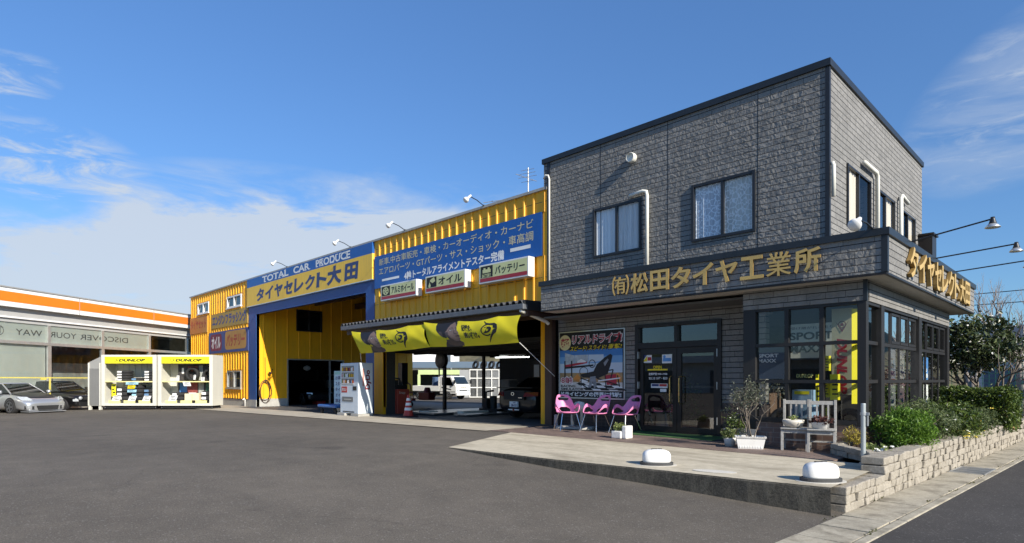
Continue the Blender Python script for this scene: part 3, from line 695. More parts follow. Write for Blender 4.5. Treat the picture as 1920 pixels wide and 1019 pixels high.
# ================================================================== workshop building
WS = thing('workshop_building', 'yellow corrugated workshop with blue framed drive through bay', 'building', (-25.5, 16, -0.1))
XL, XR = -40.70, -10.745
ZR = 6.38
BAY1 = (-30.35, -19.93, -1, 4.50); BAY2 = (-18.75, -10.95, -1, 3.0)
LW = [(-39.25, -37.3, 5.17, 5.80), (-34.35, -32.3, 5.12, 5.74), (-34.35, -32.35, 0.76, 1.70)]
mb = MB()
wall(mb, s_, XL, XR, 0.22, ZR - 0.06, -0.12, 0.0, [BAY1, BAY2] + LW)
holes = [(-31.33, -19.33, -1, 6.4), BAY2, (-19.26, -10.9, 4.56, 5.74)] + [(a - 0.06, b + 0.06, c - 0.06, d + 0.06) for a, b, c, d in LW] + [(-40.65, -37.55, 4.0, 5.02), (-36.75, -31.4, 4.14, 4.98), (-37.2, -31.33, 2.72, 3.94)]
ribs(mb, s_, XL + 0.05, XR - 0.02, 0.22, ZR - 0.06, 0.0, holes)
obj('front_cladding', mb, yellow, WS)
mb = MB()
for z, a0, a1 in ((5.62, XL, -31.33), (3.98, -19.33, XR), (6.02, -19.33, XR), (2.5, XL, -31.33)):
    mb.fbox(s_, a0, a1, z - 0.006, z + 0.006, 0.001, 0.003)
mb.fbox(s_, XL - 0.02, -31.33, 0.19, 0.22, -0.02, 0.05)
obj('sheet_seam', mb, darkmetal, WS)
mb = MB(); mb.box(XL - 0.05, XR, YW - 0.07, YW + 0.15, ZR - 0.06, ZR + 0.01); obj('roof_edge', mb, worn('grey_roof_flashing', (0.40, 0.39, 0.36), (0.25, 0.24, 0.2), 0.6), WS)
mb = MB(); mb.box(XL, XR - 0.02, YW + 0.15, 22.0, ZR - 0.35, ZR - 0.28); mb.box(XL, XL + 0.1, YW + 0.12, 22, -0.4, ZR - 0.36); mb.box(XR - 0.1, XR - 0.02, YW + 0.12, 22, -0.1, ZR - 0.36)
obj('roof', mb, dark, WS)
mb = MB(); mb.fbox(s_, XL, -31.33, -0.5, 0.19, -0.12, 0.02); mb.box(-30.47, -30.35, YW, 13.55, -0.4, 0.25)
obj('concrete_base', mb, m_concrete('base_concrete', (0.36, 0.35, 0.32), (0.44, 0.43, 0.40), (0.24, 0.23, 0.21), 1.5), WS)
# blue steel frame round the tall bay
mb = MB(); mb.fbox(s_, -31.33, -30.35, 0.2, 4.93, -0.14, 0.02); mb.fbox(s_, -19.93, -19.33, -0.3, 4.93, -0.14, 0.02); mb.fbox(s_, -30.35, -19.93, 4.50, 4.93, -0.14, 0.02)
obj('portal_frame', mb, bluep, WS)
mb = MB(); mb.fbox(s_, -31.33, -30.35, -0.5, 0.2, -0.14, 0.03); obj('frame_footing', mb, MAT['base_concrete'], WS)
boxes('bay_column', [(-19.33, -18.75, YW - 0.03, YW + 0.10, -0.3, 3.1), (-10.95, -10.70, YW - 0.03, YW + 0.14, -0.1, 3.0)], yellow, WS)
# side wall inside the tall bay, with doorway and window
SWX = EF(-30.35)
SDO, SWI = (13.5, 16.75, -1, 2.31), (14.0, 15.45, 3.78, 4.92)
mb = MB(); wall(mb, SWX, YW + 0.02, 21.4, 0.25, 6.0, -0.1, 0.0, [SDO, SWI]); ribs(mb, SWX, YW + 0.05, 21.4, 0.25, 6.0, 0.0, [SDO, SWI], 0.62, 0.09, 0.05, 0.035)
obj('side_cladding', mb, yellow, WS)
f = MB()
for a0, a1, b0, b1 in ((14.0, 14.06, 3.78, 4.92), (15.39, 15.45, 3.78, 4.92), (14.06, 15.39, 3.78, 3.84), (14.06, 15.39, 4.86, 4.92), (14.70, 14.75, 3.84, 4.86)): f.fbox(SWX, a0, a1, b0, b1, -0.08, 0.04)
w = obj('window', f, darkmetal, WS); f = MB(); f.quad(SWX, 14.06, 15.39, 3.84, 4.86, -0.04); obj('pane', f, carglass, w)
f = MB(); f.fbox(SWX, 13.5, 13.56, -0.15, 2.31, -0.1, 0.05); f.fbox(SWX, 16.69, 16.75, -0.15, 2.31, -0.1, 0.05); f.fbox(SWX, 13.56, 16.69, 2.25, 2.31, -0.1, 0.05); f.fbox(SWX, 15.9, 15.96, -0.15, 2.25, -0.1, 0.0)
obj('door_frame', f, alu, WS)
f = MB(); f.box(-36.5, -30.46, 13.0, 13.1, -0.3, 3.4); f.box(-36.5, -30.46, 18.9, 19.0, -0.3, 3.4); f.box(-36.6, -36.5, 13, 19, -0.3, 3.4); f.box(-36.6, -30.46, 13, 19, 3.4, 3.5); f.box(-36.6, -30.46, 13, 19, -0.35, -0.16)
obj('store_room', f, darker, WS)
# back of the workshop: open to the yard on the left, closed on the right
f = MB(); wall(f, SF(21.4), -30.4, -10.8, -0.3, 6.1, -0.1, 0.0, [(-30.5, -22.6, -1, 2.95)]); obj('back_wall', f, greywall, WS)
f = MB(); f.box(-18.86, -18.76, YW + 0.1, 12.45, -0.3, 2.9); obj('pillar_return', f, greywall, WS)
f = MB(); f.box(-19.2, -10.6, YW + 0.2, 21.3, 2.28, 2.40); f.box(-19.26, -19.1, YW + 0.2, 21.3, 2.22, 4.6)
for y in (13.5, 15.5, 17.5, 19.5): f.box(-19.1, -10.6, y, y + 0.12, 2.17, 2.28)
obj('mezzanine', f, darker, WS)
boxes('roof_beam', [(-30.3, -19.3, y, y + 0.15, 5.2, 5.5) for y in (12.6, 15.0, 17.4, 19.8)], brownm, WS)
def lwin(a0, a1, b0, b1, mat):
    f = MB(); t = 0.07
    for r in ((a0, a0 + t, b0, b1), (a1 - t, a1, b0, b1), (a0 + t, a1 - t, b0, b0 + t), (a0 + t, a1 - t, b1 - t, b1), ((a0 + a1) / 2 - 0.04, (a0 + a1) / 2 + 0.04, b0 + t, b1 - t)): f.fbox(s_, *r, -0.06, 0.05)
    w = obj('window', f, mat, WS)
    f = MB(); f.quad(s_, a0 + t, a1 - t, b0 + t, b1 - t, -0.02); obj('pane', f, glass, w)
    f = MB(); f.fbox(s_, a0, a1, b0, b1, -0.25, -0.2); obj('backing', f, paint('window_backing', (0.14, 0.17, 0.18), 0.7, var=0.3), w)
    f = MB(); f.fbox(s_, a0 - 0.05, a1 + 0.05, b0 - 0.05, b0, -0.02, 0.09); obj('sill', f, mat, w)
for q in LW[:2]: lwin(*q, white)
lwin(*LW[2], alu)

# ---- canopy over the second bay
YC = 10.6
CAN = thing('canopy', 'brown steel canopy with corrugated roof edge and grey gutter over the workshop bay', 'canopy', (-14.8, 11.3, 0))
f = MB(); nx = 0; X0, X1, p = -19.3, -10.3, 0.22
prof = []
a = X0
while a < X1: prof += [(a, 0.0), (a + p * 0.25, 0.085), (a + p * 0.6, 0.085), (a + p * 0.85, 0.0)]; a += p
for (x, h) in prof: f.v += [(x, YC - 0.06, 3.10 + h), (x, YW, 3.18 + h), (x, YC - 0.06, 3.085 + h), (x, YW, 3.165 + h)]
for i in range(len(prof) - 1):
    b = 4 * i; f.f += [(b, b + 4, b + 5, b + 1), (b + 2, b + 3, b + 7, b + 6), (b, b + 2, b + 6, b + 4)]; f.m += [0, 0, 0]
obj('roof_sheet', f, worn('galvanised_roof', (0.075, 0.08, 0.085), (0.04, 0.035, 0.03), 0.5, 0.4), CAN)
f = MB(); f.fbox(SF(YC), X0, X1 + 0.02, 2.955, 3.09, -0.11, 0.07); obj('gutter', f, worn('grey_gutter', (0.125, 0.135, 0.15), (0.07, 0.07, 0.07), 0.5, 0.4), CAN, bevel=0.012)
f = MB(); f.fbox(SF(YC), X0 + 0.1, X1, 2.80, 2.955, -0.22, -0.12); obj('front_beam', f, brownm, CAN); f = MB(); f.box(X0 + 0.1, X0 + 0.2, YC + 0.22, YW - 0.03, 2.86, 3.0); f.box(X1 - 0.12, X1 - 0.02, YC + 0.22, YW - 0.03, 2.82, 3.0)
for k in range(1, 6): x = X0 + 0.15 + k * 1.45; f.box(x, x + 0.08, YC + 0.22, YW - 0.03, 2.9, 3.0)
f.fbox(SF(YW - 0.03), X0 + 0.1, X1, 2.85, 3.05, -0.0, 0.08)
obj('beam', f, brownm, CAN)
f = MB(); f.box(X1 - 0.02, X1 + 0.02, YC - 0.02, YW - 0.02, 2.95, 3.19); obj('end_flashing', f, capm, CAN)
f = MB(); f.tube([(X1 - 0.10, YC - 0.03, 2.93), (X1 - 0.10, YC + 0.9, 2.72), (X1 - 0.08, YW - 0.35, 2.66)], 0.045, 10); obj('rain_pipe', f, offwhite, CAN)
f = MB(); f.box(-10.66, -10.42, YW - 0.19, YW - 0.03, 0, 2.84); obj('post', f, brownm, CAN)
# ================================================================== signs on the workshop
def panel(name, label, fr, a0, a1, b0, b1, mat, d0=0.0, d1=0.06, cat='sign'):
    t = thing(name, label, cat, fr((a0 + a1) / 2, b0, d0))
    f = MB(); f.fbox(fr, a0, a1, b0, b1, d0, d1); obj('panel', f, mat, t); return t
T1 = panel('name_sign', 'wide yellow and blue sign reading TOTAL CAR PRODUCE over the tall bay', s_, -31.33, -19.36, 4.93, 5.90, yellow_sign, 0.0, 0.10)
f = MB(); f.fbox(s_, -31.33, -19.36, 5.90, 6.315, 0, 0.10); obj('blue_band', f, bluesign, T1)
f = MB(); f.fbox(s_, -31.35, -19.34, 4.915, 4.945, 0.002, 0.115); obj('edge_trim', f, alu, T1)
f = MB()
# slab-serif capitals
f.text(s_, 'TOTAL', -29.40, -26.45, 5.955, 6.265, 0.104, bold=0.032); f.text(s_, 'CAR', -25.95, -24.35, 5.955, 6.265, 0.104, bold=0.032); f.text(s_, 'PRODUCE', -23.80, -20.95, 5.955, 6.265, 0.104, bold=0.032)
def serif(a, b, w=0.10): f.quad(s_, a - w, a + w, b - 0.018, b + 0.018, 0.1045)
for word, a0, a1, cols in (('TOTAL', -29.30, -26.55, [(0.095, 0), (0.53, 0), (0.69, 0), (0.82, 0), (0.905, 1), (0.905, 0)]), ('CAR', -25.95, -24.35, [(0.37, 0), (0.66, 0), (0.76, 0), (0.76, 1), (0.96, 0)]), ('PRODUCE', -23.75, -21.0, [(0.02, 0), (0.02, 1), (0.19, 0), (0.19, 1), (0.30, 0), (0.52, 0), (0.52, 1), (0.63, 1), (0.74, 1), (0.91, 0), (0.91, 1)])):
    for q, top in cols: serif(a0 + (a1 - a0) * q, 6.245 if top else 5.975)
obj('lettering', f, white, T1)
f = MB(); chars = 'タイヤセレクト'; a = -30.2
for ch in chars: f.text(s_, ch, a + 0.06, a + 0.98, 5.10, 5.72, 0.104, bold=0.045, shear=0.12); a += 1.06
f.text(s_, '大', -22.85, -21.65, 5.06, 5.82, 0.104, bold=0.05, shear=0.1); f.text(s_, '田', -21.4, -20.4, 5.09, 5.76, 0.104, bold=0.05, shear=0.12)
obj('main_lettering', f, navy, T1)

T2 = panel('services_sign', 'large blue sign with three rows of cream and white lettering', s_, -19.26, -10.9, 4.56, 5.74, bluesign, 0.0, 0.06)
f = MB(); f.text(s_, '新車.中古車販売・車検・カーオーディオ・カーナビ', -18.95, -11.2, 5.36, 5.62, 0.064, bold=0.008); f.text(s_, 'エアロパーツ・GTパーツ・サス・ショック・車高調', -18.95, -11.2, 5.02, 5.29, 0.064, bold=0.008); obj('lettering', f, cream, T2)
f = MB(); f.text(s_, '4輪トータルアライメントテスター完備', -17.35, -12.35, 4.66, 4.95, 0.064, bold=0.03); f.quad(s_, -18.75, -17.65, 4.78, 4.86, 0.064); f.quad(s_, -12.1, -11.3, 4.83, 4.93, 0.064); obj('bold_lettering', f, white, T2)

cell = paint('lightbox_face', (0.62, 0.63, 0.30), 0.35, var=0.06); redband = paint('red_band', (0.36, 0.02, 0.03), 0.4, var=0.06)
def lightbox(a0, a1, text, icon, label):
    b0, b1 = 4.01, 4.555
    t = thing('lightbox_sign', label, 'sign', s_(a0 / 2 + a1 / 2, b0, 0.1), group='lightbox signs above the canopy')
    f = MB(); f.fbox(s_, a0, a1, b0, b1, 0.06, 0.30); obj('box', f, whitemat, t, bevel=0.01)
    f = MB(); f.quad(s_, a0 + 0.05, a1 - 0.05, b0 + 0.15, b1 - 0.04, 0.304); obj('face', f, cell, t)
    f = MB(); f.quad(s_, a0 + 0.05, a1 - 0.05, b0 + 0.045, b0 + 0.15, 0.304); obj('stripe', f, redband, t)
    f = MB(); c = a0 + 0.34; h = (b0 + b1) / 2 + 0.055
    f.k = 0; f.quad(s_, a0 + 0.09, a0 + 0.60, b0 + 0.17, b1 - 0.05, 0.307)
    f.k = 1
    if icon == 'wheel':
        f.ring(s_, c, h, 0.10, 0.135, 0.310, sx=1.35)
        f.disc(s_, c, h, 0.045, 0.310, ry=0.033)
        for k in range(5):
            t0 = math.pi / 2 + k * 2 * math.pi / 5
            f.poly(s_, [(c + 1.35 * r * math.cos(t0 + dt), h + r * math.sin(t0 + dt)) for r, dt in ((0.03, -0.6), (0.105, -0.28), (0.105, 0.28), (0.03, 0.6))], 0.310)
    elif icon == 'oil':
        f.poly(s_, [(c - 0.03, h + 0.10), (c + 0.14, h + 0.155), (c + 0.20, h + 0.02), (c + 0.05, h - 0.03), (c - 0.10, h + 0.05)], 0.310)
        f.poly(s_, [(c - 0.10, h + 0.02)] + [(c - 0.10 + 0.062 * math.cos(q), h - 0.11 + 0.05 * math.sin(q)) for q in [2.5, 3.2, 3.9, 4.7, 5.5, 6.2, 6.9]], 0.310)
    else:
        f.fbox(s_, c - 0.17, c + 0.17, h - 0.03, h + 0.07, 0.308, 0.310); f.fbox(s_, c - 0.13, c - 0.05, h + 0.07, h + 0.115, 0.308, 0.310); f.fbox(s_, c + 0.05, c + 0.13, h + 0.07, h + 0.115, 0.308, 0.310)
        f.text(s_, 'BATTERY', c - 0.19, c + 0.19, h - 0.155, h - 0.06, 0.310, bold=0.03)
    obj('icon', f, [ink, cell], t)
    f = MB(); f.text(s_, text, a0 + 0.70, a1 - 0.14, b0 + 0.20, b1 - 0.10, 0.307, bold=0.022); obj('lettering', f, ink, t)
lightbox(-18.46, -16.30, 'アルミホイール', 'wheel', 'small lightbox sign with a wheel icon at the left of the row')
lightbox(-15.80, -13.80, 'オイル', 'oil', 'lightbox sign with an oil can icon in the middle of the row')
lightbox(-13.17, -11.15, 'バッテリー', 'battery', 'lightbox sign with a battery icon nearest the grey office')

P = panel('painted_sign', 'faded orange painted panel with worn red lettering at the far left corner of the workshop', s_, -40.65, -37.55, 4.02, 5.02, orange_old, 0.0, 0.05)
f = MB(); f.text(s_, 'タイヤセット', -40.5, -37.7, 4.28, 4.86, 0.054, bold=0.04); obj('lettering', f, red_old, P)
P = panel('painted_sign', 'faded yellow panel with blue lettering for engine flushing under the small window', s_, -36.75, -31.4, 4.14, 4.96, yellow_old, 0.0, 0.05)
f = MB(); f.text(s_, 'エンジンフラッシング', -36.6, -31.5, 4.26, 4.88, 0.054, bold=0.045); obj('lettering', f, blue_old, P)
P = panel('painted_sign', 'faded blue panel with red and yellow lozenges beside the tall bay', s_, -37.2, -31.33, 2.72, 3.92, blue_old, 0.0, 0.05)
def lozenge(f, a0, a1, b0, b1, d, r=0.25):
    pts = []
    for cx_, cy_, t0 in ((a1 - r, b1 - r, 0), (a0 + r, b1 - r, 1), (a0 + r, b0 + r, 2), (a1 - r, b0 + r, 3)):
        for k in range(6): q = (t0 + k / 5) * math.pi / 2; pts.append((cx_ + r * math.cos(q), cy_ + r * math.sin(q)))
    f.poly(s_, pts, d)
f = MB(); lozenge(f, -36.95, -35.1, 2.86, 3.8, 0.053); obj('oil_patch', f, paint('faded_plum', (0.20, 0.035, 0.06), 0.7, var=0.4), P)
f = MB(); lozenge(f, -34.6, -31.55, 2.86, 3.86, 0.053); obj('battery_patch', f, worn('faded_ochre', (0.50, 0.27, 0.07), (0.35, 0.2, 0.08), 0.7, 0.7), P)
f = MB(); f.text(s_, 'オイル', -36.75, -35.3, 2.98, 3.68, 0.056, bold=0.05); obj('oil_lettering', f, whitemat, P)
f = MB(); f.text(s_, 'バッテリー', -34.4, -31.75, 3.0, 3.7, 0.056, bold=0.045); obj('battery_lettering', f, red_old, P)

# ---- gold letters on the office fascia
def letters(name, label, fr, text, a0, a1, b0, b1, d, th, gap=0.1, small_first=False):
    t = thing(name, label, 'sign', fr((a0 + a1) / 2, b0, 0))
    n = len(text); w = (a1 - a0) / n
    for i, ch in enumerate(text):
        p, q = a0 + i * w + gap * w / 2, a0 + (i + 1) * w - gap * w / 2
        f = MB(); f.text(fr, ch, p, q, b0, b1, d, th, 0.006 if ch in '業㈲' else 0.022)
        nf = len(f.f)
        f.m = [0 if abs(sum((Vector(f.v[k]) - fr.o).dot(fr.n) for k in fc) / len(fc) - (d + th)) < th * 0.02 else 1 for fc in f.f]
        obj('letter', f, [gold, golds], t)
    return t
letters('gold_lettering', 'row of flat gold letters on the front fascia of the office', SF(YF), '㈲松田タイヤ工業所', -7.62, -3.40, 3.0, 3.41, 0.035, 0.03)
letters('gold_lettering', 'row of deep gold letters on the street side fascia of the office', EF(XF), 'タイヤセレクト大田', 11.68, 17.5, 2.93, 3.46, 0.012, 0.065, 0.08)

# ---- lamps
def flood(name, label, base, elbow, head, group, r=0.07, bulb=True):
    t = thing(name, label, 'wall lamp', base, group=group)
    b, e, h = Vector(base), Vector(elbow), Vector(head)
    f = MB(); f.tube([b, b + (e - b) * 0.5 + Vector((0, 0, 0.03)), e], 0.014); f.lathe([(0.04, 0), (0.04, 0.03)], tuple(b), 10); obj('arm', f, darkmetal, t)
    dr = (h - e).normalized(); ax = dr.to_track_quat('Z', 'Y').to_matrix()
    def spin(prof, mat, nm, sm=True):
        g = MB(); g.lathe(prof, (0, 0, 0), 18); g.v = [tuple(e + ax @ Vector(p)) for p in g.v]; return obj(nm, g, mat, t, smooth=sm)
    spin([(0.03, -0.05), (0.036, 0.0), (0.036, 0.06), (0.03, 0.08)], whitemat, 'holder')
    spin([(0.03, 0.07), (0.05, 0.11), (r, 0.17), (r * 1.05, 0.20), (r * 0.9, 0.225), (0.02, 0.24)], paint('frosted_bulb', (0.74, 0.74, 0.72), 0.2, var=0.02), 'bulb')
    return t
for x, lb in ((-13.23, 'white floodlight on the workshop roof edge nearest the office'), (-17.3, 'white floodlight on the roof edge at the left end of the blue services sign'), (-21.0, 'white floodlight on the roof edge above the right end of the TOTAL CAR PRODUCE sign'), (-26.7, 'white floodlight on the roof edge above the word TOTAL')):
    flood('floodlight', lb, (x, YW - 0.05, ZR), (x, YW - 0.60, ZR + 0.17), (x - 0.02, YW - 0.78, ZR + 0.0), 'floodlights along the workshop roof', 0.085)
flood('corner_floodlight', 'white floodlight on a short arm at the front corner of the office fascia', (-2.67, YF + 0.02, ZFT), (-2.67, 9.82, 3.56), (-2.69, 9.4, 3.30), 'lamps on the office fascia', 0.09)
for k, (y, xe, ze, lb) in enumerate(((12.0, -1.38, 3.74, 'long armed black sign lamp nearest the camera over the street side letters'), (13.94, -1.27, 3.64, 'long armed black sign lamp in the middle of the three over the street side letters'), (15.96, -1.25, 3.63, 'long armed black sign lamp farthest back over the street side letters'))):
    t = thing('sign_lamp', lb, 'wall lamp', (XF, y, ZFT), group='long arm lamps over the street side letters')
    f = MB(); f.tube([(XF - 0.05, y, ZFT - 0.01), (xe, y, ze)], 0.013); f.box(XF - 0.1, XF, y - 0.05, y + 0.05, ZFT, ZFT + 0.02); obj('arm', f, darkmetal, t)
    f = MB(); f.lathe([(0.028, 0.03), (0.032, 0.0), (0.05, -0.06), (0.055, -0.075)], (xe + 0.01, y, ze), 16); obj('holder', f, darkmetal, t, smooth=True)
    f = MB(); f.lathe([(0.05, -0.07), (0.085, -0.11), (0.105, -0.135), (0.10, -0.14), (0.04, -0.145)], (xe + 0.01, y, ze), 20); obj('shade', f, alu, t, smooth=True)

# ---- pipes, vents and small fittings on the office
def pipe(label, pts, r=0.045, mat=None, name='wall_pipe', cat='pipe'):
    f = MB(); f.tube(pts, r * 0.82, 10); return tag(obj(name, f, mat or offwhite, smooth=True), label, cat, 'white pipes on the office walls')
pipe('slim white downpipe at the left edge of the office wall', [(-10.80, 11.86, 6.60), (-10.72, 11.84, 6.67), (-10.64, 11.86, 6.65), (-10.61, 11.87, 6.55), (-10.61, 11.87, 3.58)], 0.03)
pipe('white pipe trunking with an elbow right of the left upstairs window', [(-8.08, 11.88, 5.545), (-7.72, 11.88, 5.58), (-7.62, 11.88, 5.55), (-7.60, 11.88, 5.45), (-7.60, 11.88, 3.6)], 0.05)
pipe('white pipe stub at the corner edge of the office', [(-3.70, 12.0, 5.24), (-3.68, 12.0, 5.18), (-3.68, 12.0, 4.6)], 0.045)
pipe('white pipe trunking with an elbow beside the first street side window', [(-3.66, 13.85, 5.70), (-3.66, 14.72, 5.70), (-3.66, 14.82, 5.62), (-3.66, 14.82, 3.6)], 0.055)
pipe('white pipe trunking turned back over the last street side window', [(-3.66, 17.55, 5.62), (-3.66, 16.95, 5.68), (-3.66, 16.85, 5.60), (-3.66, 16.85, 3.6)], 0.055)
pipe('thin white cable cover lying along the fascia cap', [(-8.25, 11.90, 3.72), (-7.95, 11.90, 3.74), (-7.75, 11.9, 3.76)], 0.018)
t = thing('vent_hood', 'round white vent hood high on the office front wall', 'vent', (-8.02, YW, 6.31))
f = MB(); f.lathe([(0.105, 0.0), (0.115, -0.02), (0.115, -0.13), (0.10, -0.15), (0.09, -0.10)], (-8.02, YW, 6.43), 20, axis='y'); obj('hood', f, offwhite, t, smooth=True)
f = MB(); f.disc(SF(YW), -8.02, 6.43, 0.092, 0.095); obj('opening', f, darker, t)
f = MB(); f.box(-3.72, -3.42, 19.0, 19.5, 3.55, 5.05); f.box(-3.75, -3.38, 18.95, 19.55, 5.05, 5.10); tag(obj('roof_cabinet', f, bronze), 'narrow dark cabinet on the flat roof behind the office upper storey', 'cabinet')
f = MB(); f.tube([(-12.5, 13.03, 6.1), (-12.5, 13.03, 7.62)], 0.02)
for z, L_ in ((7.55, 0.22), (7.45, 0.26), (7.34, 0.3), (7.2, 0.2)): f.tube([(-12.5 - L_, 13.0 - L_ * 0.3, z), (-12.5 + L_, 13.0 + L_ * 0.3, z)], 0.007, 5)
f.tube([(-12.5, 12.5, 7.3), (-12.5, 13.4, 7.3)], 0.01, 5); f.tube([(-13.6, 12.2, 6.62), (-11.7, 13.8, 6.9)], 0.012, 5)
for k in range(5): q = k / 4; x, y, z = -13.4 + 1.5 * q, 12.4 + 1.2 * q, 6.65 + 0.22 * q; f.tube([(x - 0.12, y + 0.14, z), (x + 0.12, y - 0.14, z)], 0.006, 5)
tag(obj('roof_antenna', f, galv), 'thin television antenna on the workshop roof beside the office', 'antenna')

# ================================================================== racing simulator poster
PW = SF(YW)
A0, A1, B0, B1 = -10.30, -8.235, 0.73, 2.45
t = thing('poster', 'framed racing simulator poster on the wall behind the pink chairs', 'poster', (-9.27, YW, B0))
f = MB(); f.fbox(PW, A0, A1, B0, B1, 0.0, 0.03); obj('board', f, alu, t)
def pa(q): return A0 + (A1 - A0) * q
def pb(q): return B0 + (B1 - B0) * q
names = [ink, paint('poster_sky_deep', (0.05, 0.20, 0.50), 0.5, var=0.05), paint('poster_sky_mid', (0.16, 0.36, 0.62), 0.5, var=0.05), paint('poster_sky_pale', (0.50, 0.60, 0.68), 0.5, var=0.05), paint('poster_sand', (0.36, 0.24, 0.11), 0.5, var=0.3, scale=6), paint('poster_pale_floor', (0.62, 0.58, 0.52), 0.5, var=0.12), paint('poster_red', (0.42, 0.02, 0.04), 0.5, var=0.05), white, pearyellow, paint('poster_grey', (0.24, 0.26, 0.28), 0.5, var=0.3, scale=12), paint('poster_cream', (0.78, 0.66, 0.32), 0.5, var=0.05), paint('poster_screen', (0.42, 0.47, 0.50), 0.4, var=0.35, scale=7), paint('poster_orange', (0.62, 0.24, 0.04), 0.5, var=0.3, scale=8)]
f = MB()
def q4(k, a0, a1, b0, b1, d): f.k = k; f.quad(PW, pa(a0), pa(a1), pb(b0), pb(b1), d)
def pg(k, pts, d): f.k = k; f.poly(PW, [(pa(a), pb(b)) for a, b in pts], d)
q4(0, 0.015, 0.985, 0.015, 0.985, 0.032)
for b0, b1, k in ((0.62, 0.72, 1), (0.52, 0.62, 2), (0.38, 0.52, 3), (0.24, 0.38, 4), (0.115, 0.24, 5)): q4(k, 0.015, 0.97, b0, b1, 0.033)
pg(12, [(0.22, 0.28), (0.30, 0.37), (0.36, 0.30), (0.32, 0.24)], 0.0335); pg(12, [(0.80, 0.26), (0.9, 0.38), (0.96, 0.30), (0.94, 0.24)], 0.0335)
# checkered floor, screens, rig, seat, pedals
for i in range(5):
    for j in range(3):
        if (i + j) % 2 == 0:
            a, b = 0.28 + i * 0.12 + j * 0.05, 0.23 - j * 0.035; pg(0, [(a, b), (a + 0.12, b), (a + 0.17, b - 0.035), (a + 0.05, b - 0.035)], 0.034)
        else:
            a, b = 0.28 + i * 0.12 + j * 0.05, 0.23 - j * 0.035; pg(7, [(a, b), (a + 0.12, b), (a + 0.17, b - 0.035), (a + 0.05, b - 0.035)], 0.034)
pg(11, [(0.10, 0.68), (0.25, 0.64), (0.25, 0.50), (0.10, 0.47)], 0.0345); pg(11, [(0.255, 0.645), (0.47, 0.645), (0.47, 0.53), (0.255, 0.51)], 0.0345); pg(3, [(0.475, 0.645), (0.70, 0.64), (0.70, 0.55), (0.475, 0.53)], 0.0345)
pg(6, [(0.10, 0.50), (0.25, 0.52), (0.45, 0.545), (0.45, 0.52), (0.10, 0.46)], 0.035); pg(7, [(0.30, 0.555), (0.36, 0.585), (0.42, 0.56), (0.44, 0.535), (0.30, 0.53)], 0.0353)
for a in (0.09, 0.20): q4(0, a, a + 0.02, 0.30, 0.56, 0.035)
pg(0, [(0.09, 0.47), (0.55, 0.50), (0.55, 0.475), (0.09, 0.44)], 0.0352)
pg(0, [(0.60, 0.50), (0.72, 0.60), (0.80, 0.645), (0.83, 0.62), (0.80, 0.48), (0.76, 0.36), (0.62, 0.30), (0.38, 0.31), (0.36, 0.36), (0.55, 0.40)], 0.0356)
pg(9, [(0.70, 0.52), (0.76, 0.58), (0.775, 0.56), (0.72, 0.47)], 0.036)
f.k = 0; f.ring(PW, pa(0.53), pb(0.51), 0.085, 0.105, 0.0362); f.ring(PW, pa(0.40), pb(0.40), 0.10, 0.115, 0.0358, sx=1.2)
for x0, y0, x1, y1 in ((0.36, 0.30, 0.60, 0.22), (0.60, 0.30, 0.92, 0.20), (0.36, 0.36, 0.36, 0.18), (0.72, 0.36, 0.74, 0.14), (0.90, 0.34, 0.93, 0.18), (0.46, 0.16, 0.92, 0.14), (0.70, 0.40, 0.84, 0.42), (0.84, 0.42, 0.80, 0.28), (0.32, 0.24, 0.50, 0.13)):
    dx, dy = x1 - x0, y1 - y0; L_ = math.hypot(dx, dy); nx, ny = -dy / L_ * 0.008, dx / L_ * 0.008
    pg(0, [(x0 - nx, y0 - ny), (x1 - nx, y1 - ny), (x1 + nx, y1 + ny), (x0 + nx, y0 + ny)], 0.0365)
pg(6, [(0.72, 0.34), (0.88, 0.36), (0.89, 0.22), (0.75, 0.20)], 0.0362); pg(7, [(0.62, 0.27), (0.94, 0.31), (0.94, 0.295), (0.62, 0.25)], 0.037)
pg(9, [(0.50, 0.32), (0.58, 0.33), (0.60, 0.18), (0.56, 0.15), (0.54, 0.26), (0.51, 0.16), (0.48, 0.18)], 0.0368); pg(7, [(0.34, 0.28), (0.47, 0.29), (0.46, 0.24), (0.36, 0.23)], 0.0363)
f.k = 10; f.disc(PW, pa(0.10), pb(0.835), 0.20, 0.034); f.k = 6; f.text(PW, '超', pa(0.03), pa(0.175), pb(0.77), pb(0.90), 0.036, bold=0.03)
f.k = 7; f.text(PW, 'リアルドライブ!', pa(0.205), pa(0.965), pb(0.80), pb(0.955), 0.0335, bold=0.085, shear=0.1); f.k = 6; f.text(PW, 'リアルドライブ!', pa(0.215), pa(0.955), pb(0.812), pb(0.943), 0.036, bold=0.03, shear=0.1)
f.k = 0
for body, a0, a1, b in (('スピード!', 0.18, 0.44, 0.70), ('スライド!', 0.47, 0.73, 0.705), ('衝撃!', 0.76, 0.95, 0.71)):
    f.k = 0; f.text(PW, body, pa(a0 - 0.01), pa(a1 + 0.01), pb(b - 0.005), pb(b + 0.085), 0.0345, bold=0.06, shear=0.3); f.k = 8; f.text(PW, body, pa(a0), pa(a1), pb(b + 0.005), pb(b + 0.075), 0.036, bold=0.012, shear=0.3)
f.k = 7; f.text(PW, '8軸', pa(0.03), pa(0.23), pb(0.21), pb(0.33), 0.0365, bold=0.055); f.k = 6; f.text(PW, '8軸', pa(0.04), pa(0.22), pb(0.22), pb(0.32), 0.0375, bold=0.012)
f.k = 0; f.text(PW, 'RACING', pa(0.035), pa(0.27), pb(0.165), pb(0.20), 0.0375, bold=0.03); f.text(PW, 'SIMULATOR', pa(0.035), pa(0.40), pb(0.12), pb(0.157), 0.0375, bold=0.03)
